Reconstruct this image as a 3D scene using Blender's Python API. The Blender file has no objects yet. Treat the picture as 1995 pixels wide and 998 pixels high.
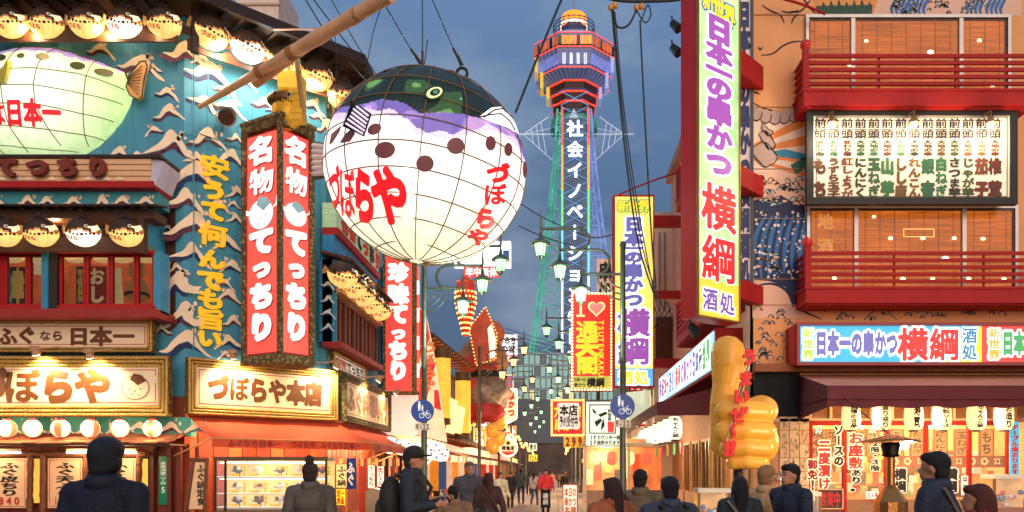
import bpy, bmesh, math, random
import numpy as np
from mathutils import Vector, Matrix, noise as mnoise

random.seed(7)
SC = bpy.context.scene
COL = SC.collection
PI = math.pi

# ---------------------------------------------------------------- camera
U0, V0, F, EYE = 1085.0, 915.0, 1566.0, 1.6      # principal point and focal length in photo pixels, eye height
cam_d = bpy.data.cameras.new('camera')
cam_d.sensor_width = 36
cam_d.lens = F / 1995 * 36
cam_d.shift_x = (997.5 - U0) / 1995
cam_d.shift_y = (V0 - 499.0) / 1995
cam_d.clip_end = 3000
cam_d.clip_start = 0.1
cam_o = bpy.data.objects.new('camera', cam_d)
COL.objects.link(cam_o)
cam_o.location = (0, 0, EYE)
cam_o.rotation_euler = (PI / 2, 0, 0)
SC.camera = cam_o

# ---------------------------------------------------------------- sky, dusk light, exposure
SUN_EL, SUN_ROT = math.radians(14), math.radians(196)
w = bpy.data.worlds.new('World')
SC.world = w
w.use_nodes = True
nt = w.node_tree
nt.nodes.clear()
def N(nt, typ, **kw):
    n = nt.nodes.new(typ)
    for k, v in kw.items():
        setattr(n, k, v)
    return n
out = N(nt, 'ShaderNodeOutputWorld')
bg = N(nt, 'ShaderNodeBackground')
sky = N(nt, 'ShaderNodeTexSky')
sky.sky_type = 'NISHITA'
sky.sun_disc = False
sky.sun_elevation = SUN_EL
sky.sun_rotation = SUN_ROT
sky.ozone_density = 3.0
sky.air_density = 1.2
tc = N(nt, 'ShaderNodeTexCoord')
mp = N(nt, 'ShaderNodeMapping')
mp.inputs['Scale'].default_value = (1.0, 1.0, 2.2)
nz = N(nt, 'ShaderNodeTexNoise')
nz.inputs['Scale'].default_value = 3.4
nz.inputs['Detail'].default_value = 6
nz.inputs['Roughness'].default_value = 0.55
cr = N(nt, 'ShaderNodeValToRGB')
cr.color_ramp.elements[0].position = 0.47
cr.color_ramp.elements[1].position = 0.66
sep = N(nt, 'ShaderNodeSeparateXYZ')
gr = N(nt, 'ShaderNodeValToRGB')                       # dusk haze: darker slate low down, clearer blue above
gr.color_ramp.elements[0].position = 0.0
gr.color_ramp.elements[0].color = (0.036, 0.054, 0.088, 1)
gr.color_ramp.elements[1].position = 0.62
gr.color_ramp.elements[1].color = (0.125, 0.215, 0.375, 1)
e = gr.color_ramp.elements.new(0.28)
e.color = (0.058, 0.098, 0.175, 1)
mix1 = N(nt, 'ShaderNodeMix', data_type='RGBA', blend_type='MIX')
mix2 = N(nt, 'ShaderNodeMix', data_type='RGBA', blend_type='MIX')
scl = N(nt, 'ShaderNodeMix', data_type='RGBA', blend_type='MULTIPLY')
L = nt.links.new
L(tc.outputs['Generated'], mp.inputs['Vector'])
L(mp.outputs['Vector'], nz.inputs['Vector'])
L(nz.outputs['Fac'], cr.inputs['Fac'])
L(tc.outputs['Generated'], sep.inputs[0])
L(sep.outputs['Z'], gr.inputs['Fac'])
# Nishita sky scaled down to dusk
scl.inputs[0].default_value = 1.0
L(sky.outputs['Color'], scl.inputs[6])
scl.inputs[7].default_value = (0.034, 0.034, 0.042, 1)
mix1.inputs[0].default_value = 0.82
L(scl.outputs[2], mix1.inputs[6])
L(gr.outputs['Color'], mix1.inputs[7])
# thin cloud streaks
mm = N(nt, 'ShaderNodeMath', operation='MULTIPLY')
mm.inputs[1].default_value = 0.6
L(cr.outputs['Color'], mm.inputs[0])
L(mm.outputs[0], mix2.inputs[0])
L(mix1.outputs[2], mix2.inputs[6])
mix2.inputs[7].default_value = (0.20, 0.25, 0.33, 1)
L(mix2.outputs[2], bg.inputs['Color'])
bg.inputs['Strength'].default_value = 0.72
L(bg.outputs[0], out.inputs['Surface'])

sun_d = bpy.data.lights.new('sun', 'SUN')
sun_d.energy = 0.9
sun_d.angle = math.radians(50)
sun_d.color = (1.0, 0.74, 0.56)
sun_o = bpy.data.objects.new('sun', sun_d)
COL.objects.link(sun_o)
# from behind the camera, low
dv = Vector((math.sin(SUN_ROT) * math.cos(SUN_EL) * -1, math.cos(SUN_ROT) * math.cos(SUN_EL) , math.sin(SUN_EL)))
sun_o.rotation_euler = dv.to_track_quat('Z', 'Y').to_euler()

SC.view_settings.view_transform = 'Standard'
SC.view_settings.look = 'None'
SC.view_settings.exposure = 1.15
SC.view_settings.gamma = 1.0
SC.render.engine = 'CYCLES'
cy = SC.cycles
cy.max_bounces = 5
cy.diffuse_bounces = 3
cy.glossy_bounces = 2
cy.transmission_bounces = 4
cy.transparent_max_bounces = 8
cy.use_denoising = True
cy.sample_clamp_indirect = 4
cy.use_light_tree = True
cy.caustics_reflective = False
cy.caustics_refractive = False

# ---------------------------------------------------------------- materials
def lin(h):
    if not isinstance(h, str):
        return tuple(h)
    h = h.lstrip('#')
    r = [int(h[i:i + 2], 16) / 255 for i in (0, 2, 4)]
    return tuple(x / 12.92 if x <= .04045 else ((x + .055) / 1.055) ** 2.4 for x in r)
MATS = {}
def M(col, rough=.6, metal=0, emit=0, var=.18, scale=3.0, bump=.15, ecol=None, kind=None, alpha=None, trans=0):
    """plain procedural surface: base colour with wear noise, fine relief; emit>0 for lamps, lit sign faces and glow put into unlit things"""
    key = (col, rough, metal, emit, var, scale, bump, ecol, kind, alpha, trans)
    if key in MATS:
        return MATS[key]
    m = bpy.data.materials.new('surface_' + str(len(MATS)))
    m.use_nodes = True
    t = m.node_tree
    b = t.nodes['Principled BSDF']
    c = lin(col)
    b.inputs['Roughness'].default_value = rough
    b.inputs['Metallic'].default_value = metal
    b.inputs['Transmission Weight'].default_value = trans
    if alpha is not None:
        b.inputs['Alpha'].default_value = alpha
    tcn = N(t, 'ShaderNodeTexCoord')
    n1 = N(t, 'ShaderNodeTexNoise')
    n1.inputs['Scale'].default_value = scale
    n1.inputs['Detail'].default_value = 5
    n1.inputs['Roughness'].default_value = .6
    src = tcn.outputs['Object']
    if kind in ('wood', 'blind', 'streak', 'straw', 'rock'):
        mpn = N(t, 'ShaderNodeMapping')
        mpn.inputs['Scale'].default_value = {'wood': (1, 1, 9), 'blind': (1.2, 1, 46), 'streak': (5, 5, .5), 'straw': (1, 1, 1), 'rock': (1, 1, 1)}[kind]
        t.links.new(src, mpn.inputs['Vector'])
        src = mpn.outputs['Vector']
    t.links.new(src, n1.inputs['Vector'])
    rp = N(t, 'ShaderNodeMapRange')
    rp.inputs[1].default_value = .25
    rp.inputs[2].default_value = .75
    rp.inputs[3].default_value = 1 - var
    rp.inputs[4].default_value = 1 + var
    t.links.new(n1.outputs['Fac'], rp.inputs[0])
    fac = rp.outputs[0]
    if kind in ('straw', 'rock'):
        v = N(t, 'ShaderNodeTexVoronoi')
        v.inputs['Scale'].default_value = 14 if kind == 'straw' else 9
        t.links.new(src, v.inputs['Vector'])
        r2 = N(t, 'ShaderNodeMapRange')
        r2.inputs[1].default_value = .05
        r2.inputs[2].default_value = .55
        r2.inputs[3].default_value = 1.5
        r2.inputs[4].default_value = .35
        t.links.new(v.outputs['Distance'], r2.inputs[0])
        mu = N(t, 'ShaderNodeMath', operation='MULTIPLY')
        t.links.new(fac, mu.inputs[0])
        t.links.new(r2.outputs[0], mu.inputs[1])
        fac = mu.outputs[0]
    mx = N(t, 'ShaderNodeMix', data_type='RGBA', blend_type='MULTIPLY')
    mx.inputs[0].default_value = 1
    mx.inputs[6].default_value = (*c, 1)
    t.links.new(fac, mx.inputs[7])
    t.links.new(mx.outputs[2], b.inputs['Base Color'])
    if bump:
        bp = N(t, 'ShaderNodeBump')
        bp.inputs['Strength'].default_value = bump
        bp.inputs['Distance'].default_value = .02
        n2 = N(t, 'ShaderNodeTexNoise')
        n2.inputs['Scale'].default_value = scale * 9
        n2.inputs['Detail'].default_value = 3
        t.links.new(src, n2.inputs['Vector'])
        t.links.new(n2.outputs['Fac'], bp.inputs['Height'])
        t.links.new(bp.outputs[0], b.inputs['Normal'])
    if emit:
        ec = lin(ecol) if ecol else c
        me = N(t, 'ShaderNodeMix', data_type='RGBA', blend_type='MULTIPLY')
        me.inputs[0].default_value = 1
        me.inputs[6].default_value = (*ec, 1)
        t.links.new(rp.outputs[0], me.inputs[7])
        t.links.new(me.outputs[2], b.inputs['Emission Color'])
        b.inputs['Emission Strength'].default_value = emit
    MATS[key] = m
    return m
def Memit(col, s=1.0, var=.06, scale=1.5):
    """a backlit sign face, lamp, or wall glowing in place of room light: dark plastic plus its own light"""
    return M(col, rough=.4, emit=s, var=var, scale=scale, bump=0)
def Mattr(rough=.6, emit=0, bump=.1, name='painted'):
    """surface whose colours are painted on the mesh (a colour attribute)"""
    key = ('attr', rough, emit, bump)
    if key in MATS:
        return MATS[key]
    m = bpy.data.materials.new('painted_' + str(len(MATS)))
    m.use_nodes = True
    t = m.node_tree
    b = t.nodes['Principled BSDF']
    b.inputs['Roughness'].default_value = rough
    a = N(t, 'ShaderNodeVertexColor')
    a.layer_name = 'paint'
    nz = N(t, 'ShaderNodeTexNoise')
    nz.inputs['Scale'].default_value = 5
    nz.inputs['Detail'].default_value = 5
    tcn = N(t, 'ShaderNodeTexCoord')
    t.links.new(tcn.outputs['Object'], nz.inputs['Vector'])
    rp = N(t, 'ShaderNodeMapRange')
    rp.inputs[1].default_value = .25
    rp.inputs[2].default_value = .75
    rp.inputs[3].default_value = .82
    rp.inputs[4].default_value = 1.12
    t.links.new(nz.outputs['Fac'], rp.inputs[0])
    mx = N(t, 'ShaderNodeMix', data_type='RGBA', blend_type='MULTIPLY')
    mx.inputs[0].default_value = 1
    t.links.new(a.outputs['Color'], mx.inputs[6])
    t.links.new(rp.outputs[0], mx.inputs[7])
    t.links.new(mx.outputs[2], b.inputs['Base Color'])
    if emit:
        t.links.new(mx.outputs[2], b.inputs['Emission Color'])
        b.inputs['Emission Strength'].default_value = emit
    MATS[key] = m
    return m

# ---------------------------------------------------------------- glyphs: outline of the built-in face, thickened through a distance field
RAW = {}
def raw_glyph(ch):
    if ch in RAW:
        return RAW[ch]
    c = bpy.data.curves.new('t', 'FONT')
    c.body = ch
    c.resolution_u = 3
    o = bpy.data.objects.new('t', c)
    m = bpy.data.meshes.new_from_object(o)
    co = np.array([v.co[:2] for v in m.vertices]) if len(m.vertices) else np.zeros((0, 2))
    cnt = {}
    for p in m.polygons:
        vs = list(p.vertices)
        for i in range(len(vs)):
            k = tuple(sorted((vs[i], vs[(i + 1) % len(vs)])))
            cnt[k] = cnt.get(k, 0) + 1
    ed = np.array([k for k, n in cnt.items() if n == 1], dtype=int).reshape(-1, 2)
    bpy.data.objects.remove(o)
    bpy.data.meshes.remove(m)
    bpy.data.curves.remove(c)
    RAW[ch] = (co, ed)
    return RAW[ch]
GL = {}
def glyph(ch, r=.03, n=44, split=99, rot=False):
    """returns verts (in a -.5..+.5 em box), faces and outline segments of a glyph thickened by r"""
    key = (ch, r, n, split, rot)
    if key in GL:
        return GL[key]
    co, ed = raw_glyph(ch)
    if len(co) == 0:
        GL[key] = ([], [], [])
        return GL[key]
    w = 1.0 if ord(ch) > 255 else max(co[:, 0]) + .06
    cx, cyy = (.5, .38) if ord(ch) > 255 else (w / 2, .345)
    fk = min(1, max(.3, 52 / max(1, len(ed))))      # dense kanji keep thinner strokes
    r = fk * .07 + (r - .07) if r > .105 else fk * r
    A = co[ed[:, 0]] - (cx, cyy)
    B = co[ed[:, 1]] - (cx, cyy)
    if ord(ch) <= 255:
        k = 1.25
        A = A * k
        B = B * k
    if rot:
        A = np.stack([-A[:, 1], -A[:, 0] * 1], 1)
        B = np.stack([-B[:, 1], -B[:, 0] * 1], 1)
    g = np.linspace(-.62, .62, n)
    X, Y = np.meshgrid(g, g)
    Pp = np.stack([X.ravel(), Y.ravel()], 1)
    D = np.full(len(Pp), 9.0)
    ins = np.zeros(len(Pp), bool)
    for a, b in zip(A, B):
        ab = b - a
        l2 = ab @ ab + 1e-12
        tt = np.clip(((Pp - a) @ ab) / l2, 0, 1)
        d = np.hypot(*(Pp - a - tt[:, None] * ab).T)
        D = np.minimum(D, d)
        cond = (a[1] > Pp[:, 1]) != (b[1] > Pp[:, 1])
        with np.errstate(divide='ignore', invalid='ignore'):
            xi = a[0] + (Pp[:, 1] - a[1]) / (b[1] - a[1]) * ab[0]
        ins ^= cond & (Pp[:, 0] < xi)
    S = np.where(ins, D, -D).reshape(n, n) + r      # >0 inside
    S[0, :] = S[-1, :] = S[:, 0] = S[:, -1] = -1
    V, Fc, SG, idx = [], [], [], {}
    def vid(k, p):
        if k not in idx:
            idx[k] = len(V)
            V.append(p)
        return idx[k]
    def corner(i, j):
        return vid((i, j), (g[j], g[i]))
    def edge(i, j, i2, j2):
        k = (min((i, j), (i2, j2)), max((i, j), (i2, j2)))
        a, b = S[i, j], S[i2, j2]
        t = a / (a - b)
        return vid(k, (g[j] + (g[j2] - g[j]) * t, g[i] + (g[i2] - g[i]) * t))
    full = (S[:-1, :-1] > 0) & (S[1:, :-1] > 0) & (S[:-1, 1:] > 0) & (S[1:, 1:] > 0)
    anyc = (S[:-1, :-1] > 0) | (S[1:, :-1] > 0) | (S[:-1, 1:] > 0) | (S[1:, 1:] > 0)
    for i in range(n - 1):
        j = 0
        while j < n - 1:
            if full[i, j]:
                j0 = j
                while j < n - 1 and full[i, j] and j - j0 < split:
                    j += 1
                Fc.append((corner(i, j0), corner(i, j), corner(i + 1, j), corner(i + 1, j0)))
                continue
            if anyc[i, j]:
                cs = [(i, j), (i, j + 1), (i + 1, j + 1), (i + 1, j)]
                ply, cr_ = [], []
                for q in range(4):
                    a, b = cs[q], cs[(q + 1) % 4]
                    if S[a] > 0:
                        ply.append(corner(*a))
                    if (S[a] > 0) != (S[b] > 0):
                        ev = edge(*a, *b)
                        ply.append(ev)
                        cr_.append(ev)
                if len(ply) >= 3:
                    Fc.append(tuple(ply))
                if len(cr_) == 2:
                    SG.append(tuple(cr_))
            j += 1
    GL[key] = (V, Fc, SG)
    return GL[key]

# ---------------------------------------------------------------- planes and mesh builder
def ray(u, v):
    return Vector(((u - U0) / F, 1.0, (V0 - v) / F))
def P(u, v, y):
    r = ray(u, v)
    return Vector((r.x * y, y, EYE + r.z * y))
class Plane:
    """vertical plane; local a along ex, b = height, c = out of the plane"""
    def __init__(s, x, y, ex=(1, 0)):
        s.o = Vector((x, y, 0))
        e = Vector((ex[0], ex[1], 0)).normalized()
        s.ex = e
        s.n = Vector((e.y, -e.x, 0))
    def q(s, u, v):
        r = ray(u, v)
        t = s.o.dot(s.n) / Vector((r.x, r.y, 0)).dot(s.n)
        p = Vector((r.x * t, r.y * t, EYE + r.z * t))
        return ((p - s.o).dot(s.ex), p.z)
    def w(s, a, b, c=0):
        return s.o + s.ex * a + s.n * c + Vector((0, 0, b))
    def off(s, c):
        return Plane(*(s.o + s.n * c)[:2], s.ex[:2])
ORG = {}
class MB:
    def __init__(s, pl=None):
        s.v, s.f, s.mi, s.pl, s.k, s.smooth = [], [], [], pl, 0, []
        s.col = []
    def mat(s, k):
        s.k = k
        return s
    def add(s, vs, fs, sm=False):
        o = len(s.v)
        if s.pl:
            s.v += [tuple(s.pl.w(*p)) for p in vs]
        else:
            s.v += [tuple(p) for p in vs]
        for f in fs:
            s.f.append(tuple(i + o for i in f))
            s.mi.append(s.k)
            s.smooth.append(sm)
        return s
    # local coordinates: (x, y, z) = (a, height, out) when a plane is set, world otherwise
    def box(s, x0, x1, y0, y1, z0, z1):
        vs = [(x, y, z) for x in (x0, x1) for y in (y0, y1) for z in (z0, z1)]
        return s.add(vs, [(0, 1, 3, 2), (4, 6, 7, 5), (0, 4, 5, 1), (2, 3, 7, 6), (0, 2, 6, 4), (1, 5, 7, 3)])
    def pbox(s, u0, v0, u1, v1, z0, z1):
        a0, b1 = s.pl.q(u0, v0)
        a1, b0 = s.pl.q(u1, v1)
        return s.box(a0, a1, b0, b1, z0, z1)
    def prism(s, pts, z0, z1, px=False):
        if px:
            pts = [s.pl.q(*p) for p in pts]
        n = len(pts)
        vs = [(a, b, z1) for a, b in pts] + [(a, b, z0) for a, b in pts]
        fs = [tuple(range(n)), tuple(range(2 * n - 1, n - 1, -1))]
        fs += [(i, i + n, (i + 1) % n + n, (i + 1) % n) for i in range(n)]
        return s.add(vs, fs)
    def flat(s, pts, z, px=False):
        if px:
            pts = [s.pl.q(*p) for p in pts]
        return s.add([(a, b, z) for a, b in pts], [tuple(range(len(pts)))])
    def frame(s, a0, a1, b0, b1, w, z0, z1, inner=None):
        """four mitred bars round a rectangle (outer size given)"""
        i = [(a0 + w, b0 + w), (a1 - w, b0 + w), (a1 - w, b1 - w), (a0 + w, b1 - w)]
        o = [(a0, b0), (a1, b0), (a1, b1), (a0, b1)]
        zi = z1 if inner is None else inner
        vs = [(x, y, z0) for x, y in o] + [(x, y, z1) for x, y in o] + [(x, y, zi) for x, y in i] + [(x, y, z0) for x, y in i]
        fs = []
        for k in range(4):
            j = (k + 1) % 4
            fs += [(k, j, j + 4, k + 4), (k + 4, j + 4, j + 8, k + 8), (k + 8, j + 8, j + 12, k + 12)]
        return s.add(vs, fs)
    def cyl(s, p0, p1, r0, r1=None, n=10, cap=True):
        r1 = r0 if r1 is None else r1
        p0, p1 = Vector(p0), Vector(p1)
        d = (p1 - p0).normalized()
        a = d.orthogonal().normalized()
        b = d.cross(a)
        vs = []
        for p, r in ((p0, r0), (p1, r1)):
            vs += [p + (a * math.cos(2 * PI * i / n) + b * math.sin(2 * PI * i / n)) * r for i in range(n)]
        fs = [(i, (i + 1) % n, (i + 1) % n + n, i + n) for i in range(n)]
        s.add(vs, fs, True)
        if cap:
            s.add(vs, [tuple(range(n - 1, -1, -1)), tuple(range(n, 2 * n))])
        return s
    def tube(s, pts, r, n=6):
        pts = [Vector(p) for p in pts]
        rr = r if isinstance(r, (list, tuple)) else [r] * len(pts)
        vs = []
        a = None
        for i, p in enumerate(pts):
            d = (pts[min(i + 1, len(pts) - 1)] - pts[max(i - 1, 0)]).normalized()
            if a is None:
                a = d.orthogonal().normalized()
            else:
                a = (a - d * a.dot(d))
                a = a.normalized() if a.length > 1e-6 else d.orthogonal().normalized()
            b = d.cross(a)
            vs += [p + (a * math.cos(2 * PI * k / n) + b * math.sin(2 * PI * k / n)) * rr[i] for k in range(n)]
        fs = [(i * n + k, i * n + (k + 1) % n, (i + 1) * n + (k + 1) % n, (i + 1) * n + k) for i in range(len(pts) - 1) for k in range(n)]
        s.add(vs, fs, True)
        s.add(vs, [tuple(range(n - 1, -1, -1)), tuple(range(len(vs) - n, len(vs)))])
        return s
    def ball(s, c, r, nu=12, nv=8, sm=True):
        rx, ry, rz = r if isinstance(r, (tuple, list)) else (r, r, r)
        vs = []
        for j in range(nv + 1):
            th = PI * j / nv
            for i in range(nu):
                ph = 2 * PI * i / nu
                vs.append((c[0] + rx * math.sin(th) * math.cos(ph), c[1] + ry * math.sin(th) * math.sin(ph), c[2] + rz * math.cos(th)))
        fs = [(j * nu + i, (j + 1) * nu + i, (j + 1) * nu + (i + 1) % nu, j * nu + (i + 1) % nu) for j in range(nv) for i in range(nu)]
        return s.add(vs, fs, sm)
    def lathe(s, prof, c=(0, 0, 0), n=14, sm=True, a0=0):
        """prof: (radius, height) pairs round a vertical axis through c"""
        vs = [(c[0] + r * math.cos(a0 + 2 * PI * i / n), c[1] + r * math.sin(a0 + 2 * PI * i / n), c[2] + h) for r, h in prof for i in range(n)]
        fs = [(j * n + i, j * n + (i + 1) % n, (j + 1) * n + (i + 1) % n, (j + 1) * n + i) for j in range(len(prof) - 1) for i in range(n)]
        return s.add(vs, fs, sm)
    def text(s, txt, a0, a1, b0, b1, z, vert=False, r=.035, n=40, depth=0, fit=1.0, split=99, warp=None, slant=0):
        """txt laid out in equal cells inside a rectangle of the plane, as real letter shapes"""
        k = len(txt)
        for i, ch in enumerate(txt):
            if vert:
                cw, chh = (a1 - a0), (b1 - b0) / k
                cx, cy_ = (a0 + a1) / 2, b1 - (i + .5) * chh
            else:
                cw, chh = (a1 - a0) / k, (b1 - b0)
                cx, cy_ = a0 + (i + .5) * cw, (b0 + b1) / 2
            s.glyph(ch, cx, cy_, cw * fit, chh * fit, z, r, n, depth, split, warp, vert, slant)
        return s
    def glyph(s, ch, cx, cy_, w_, h_, z, r=.035, n=40, depth=0, split=99, warp=None, vert=False, slant=0):
        if ch in ' 　':
            return s
        gv, gf, gs = glyph(ch, r, n, split, vert and ch in 'ー～')
        vs = [(cx + x * w_ + slant * y * w_, cy_ + y * h_, z) for x, y in gv]
        if warp:
            vs = [warp(*p) for p in vs]
        s.add(vs, gf)
        if depth:
            n0 = len(gv)
            vs2 = vs + [(x, y, zz - depth) for x, y, zz in vs]
            s.add(vs2, [(a, b, b + n0, a + n0) for a, b in gs])
        return s
    def build(s, name, mats, parent=None, thing=False, kind=None, label=None, paint=None, loc=None):
        org = Vector((0, 0, 0))
        if parent is not None:
            org = ORG.get(parent.name, org)
        if loc is not None:
            org = Vector(loc)
        me = bpy.data.meshes.new(name)
        if org.length > 0:
            ox, oy, oz = org
            vv = [(x - ox, y - oy, z - oz) for x, y, z in s.v]
        else:
            vv = s.v
        me.from_pydata(vv, [], s.f)
        if not isinstance(mats, (list, tuple)):
            mats = [mats]
        for m in mats:
            me.materials.append(m)
        if len(mats) > 1:
            me.polygons.foreach_set('material_index', s.mi)
        me.polygons.foreach_set('use_smooth', s.smooth)
        if paint:
            ca = me.color_attributes.new('paint', 'FLOAT_COLOR', 'CORNER')
            arr = np.ones((len(me.loops), 4), 'f')
            k = 0
            for p in me.polygons:
                c = s.v[p.vertices[0]]
                cen = Vector((0, 0, 0))
                for vi in p.vertices:
                    cen += Vector(s.v[vi])
                cl = paint(cen / len(p.vertices))
                for _ in p.vertices:
                    arr[k, :3] = cl
                    k += 1
            ca.data.foreach_set('color', arr.ravel())
        me.update()
        o = bpy.data.objects.new(name, me)
        COL.objects.link(o)
        if parent is not None:
            o.parent = parent
        elif loc is not None:
            o.location = loc
        ORG[o.name] = org
        if kind:
            o['kind'] = kind
        if label and parent is not None:
            o['label'] = label
        return o
def thing(name, label, cat, loc=(0, 0, 0), group=None):
    o = bpy.data.objects.new(name, None)
    COL.objects.link(o)
    o.empty_display_size = .2
    o.location = loc
    ORG[o.name] = Vector(loc)
    o['label'] = label
    o['category'] = cat
    if group:
        o['group'] = group
    return o
def tag(o, label, cat, group=None):
    o['label'] = label
    o['category'] = cat
    if group:
        o['group'] = group
    return o
def struct(o):
    o['kind'] = 'structure'
    return o
def copy_tree(o, loc=None, rot=None, label=None, parent=None, scale=None):
    c = o.copy()
    COL.objects.link(c)
    if parent is not None:
        c.parent = parent
    for ch in list(o.children):
        copy_tree(ch, parent=c)
    if loc is not None:
        c.location = loc
    if rot is not None:
        c.rotation_euler = rot
    if scale is not None:
        c.scale = scale
    if label:
        c['label'] = label
    return c
def lamp(p, energy, col=(1, .62, .3), r=.08, name='lamp_light', kind='POINT', to=None, spot=1.6, parent=None):
    d = bpy.data.lights.new(name, kind)
    d.energy = energy * 1.85
    d.color = col
    if kind != 'SUN':
        d.shadow_soft_size = r
    if kind == 'SPOT':
        d.spot_size = spot
        d.spot_blend = .7
    o = bpy.data.objects.new(name, d)
    COL.objects.link(o)
    o.location = p
    if to is not None:
        o.rotation_euler = (Vector(p) - Vector(to)).to_track_quat('Z', 'Y').to_euler()
    if parent is not None:
        o.parent = parent
        o.location = Vector(p) - ORG.get(parent.name, Vector((0, 0, 0)))
    return o
# ---------------------------------------------------------------- common colours
E_ = .39
GOLD = M('#a8843c', rough=.5, metal=.3, var=.6, scale=9, bump=.9, kind='rock')
GOLD2 = M('#c39c4e', rough=.4, metal=.4, var=.4, scale=14, bump=.5)
STONE = M('#a08650', rough=.8, var=.5, scale=16, bump=.9, kind='rock')
CREAM = M('#f2dcb4', rough=.5, var=.06, scale=1.2, bump=.03)
BROWN = M('#4a2a16', rough=.6, var=.35, scale=2, bump=.3, kind='wood')
DBROWN = M('#2a170e', rough=.6, var=.35, scale=2, bump=.3, kind='wood')
REDP = M('#ac0d0a', rough=.7, var=.12, scale=2.5, bump=.08)
LTR = M('#6b3a14', rough=.5, var=.15, bump=.05)
INK = M('#17120f', rough=.6, var=.1, bump=0)
REDK = M('#c41e22', rough=.5, var=.08, bump=0)
BLUEW = M('#4492ae', rough=.55, var=.16, scale=1.1, bump=.12, kind='streak')
WIRE = M('#14251f', rough=.5, bump=0)
STEEL = M('#8c8b88', rough=.35, metal=.8, var=.15, bump=.05)
WAVC = M('#ffe6c2', rough=.6, var=.12, scale=3, bump=.03)
WAVD = M('#5a1f33', rough=.6, var=.2, scale=6, bump=.03)
WAVN = M('#1d2a5c', rough=.6, var=.2, scale=6, bump=.03)
GLASS = M('#20140e', rough=.08, var=.05, bump=0, alpha=.35)
CLEAR = M('#ffffff', rough=.03, var=0, bump=0, alpha=.12)
RLIT = Memit('#e0483f', E_ * .82, var=.12, scale=1.2)
WLIT = Memit('#fff6ea', E_ * 1.25)
YLIT = Memit('#ffd27a', E_ * 1.3, var=.15, scale=4)
TUBEL = Memit('#ffe9c0', E_ * 4.5)
WTXT = Memit('#fff4ee', E_ * 1.1)
WAVES = [
 ([(-1,-.25),(-.55,-.05),(-.2,.45),(-.02,.62),(.12,.6),(.2,.48),(.5,.05),(.95,-.4),(.6,-.25),(.3,.0),(.08,.22),(-.1,.1),(-.5,-.22)],
  [(-1,-.3),(-.5,-.25),(-.1,.07),(.08,.19),(.3,-.03),(.62,-.28),(.3,-.16),(.08,-.04),(-.15,-.12),(-.55,-.4),(-.95,-.44)]),
 ([(-1,-.05),(-.6,.02),(-.3,.3),(.0,.52),(.2,.45),(.38,.5),(.3,.3),(.5,.0),(.75,-.3),(1,-.62),(.6,-.42),(.3,-.05),(.1,.12),(-.2,.0),(-.6,-.14)],
  [(-1,-.12),(-.6,-.18),(-.2,-.04),(.1,.09),(.3,-.08),(.55,-.42),(.3,-.24),(.08,-.12),(-.2,-.2),(-.6,-.34),(-.95,-.3)]),
 ([(-.95,-.5),(-.5,-.2),(-.35,.2),(-.1,.6),(.15,.7),(.35,.55),(.3,.35),(.42,.2),(.45,-.05),(.95,-.1),(.7,-.25),(.9,-.35),(.4,-.38),(.1,-.15),(-.05,.15),(-.3,-.15),(-.55,-.45)],
  [(-.95,-.56),(-.55,-.5),(-.3,-.2),(-.06,.1),(.1,-.2),(.4,-.44),(.1,-.4),(-.06,-.16),(-.3,-.42),(-.55,-.68)]),
]
def soften(pts, n=2):
    for _ in range(n):
        o = []
        for i in range(len(pts)):
            p, q = pts[i], pts[(i + 1) % len(pts)]
            o += [(p[0] * .8 + q[0] * .2, p[1] * .8 + q[1] * .2), (p[0] * .2 + q[0] * .8, p[1] * .2 + q[1] * .8)]
        pts = o
    return pts
WAVES = [(soften(a), soften(b)) for a, b in WAVES]
def wave(mb, a, b, s, k=None, flip=False, z=.012, dots=True, sy=1.0, mats=(0, 1, 2)):
    k = random.randrange(3) if k is None else k
    fx = -1 if flip else 1
    top, bot = WAVES[k]
    w1, w2, w3 = random.uniform(-.12, .12), random.uniform(-.1, .1), random.uniform(0, 6)
    jit = lambda x, y: (a + fx * x * s + .05 * s * math.sin(7 * y + w3), b + (y + w1 * x + w2 * x * x + .035 * math.sin(9 * x + w3)) * s * sy)
    mb.mat(random.choice(mats[1:])).flat([jit(x, y) for x, y in bot], z)
    mb.mat(mats[0]).flat([jit(x, y) for x, y in top], z + .004)
    if dots:
        for _ in range(random.randint(2, 5)):
            r = random.uniform(.03, .09) * s
            x, y = a + fx * random.uniform(.25, .6) * s, b + random.uniform(.3, .6) * s
            mb.flat([(x + r * math.cos(q), y + r * math.sin(q) * 1.3) for q in [i * PI / 4 for i in range(8)]], z + .004)

def rope(mb, a0, a1, b0, b1, z, r, step=.07):
    """a carved rope moulding round a rectangle"""
    for p, q in (((a0, b0), (a1, b0)), ((a1, b0), (a1, b1)), ((a1, b1), (a0, b1)), ((a0, b1), (a0, b0))):
        L_ = math.hypot(q[0] - p[0], q[1] - p[1])
        n = max(3, int(L_ / step))
        pts = [(p[0] + (q[0] - p[0]) * i / n, p[1] + (q[1] - p[1]) * i / n, z) for i in range(n + 1)]
        mb.tube(pts, [r * (1.25 if i % 2 else .8) for i in range(n + 1)], 6)

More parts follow.
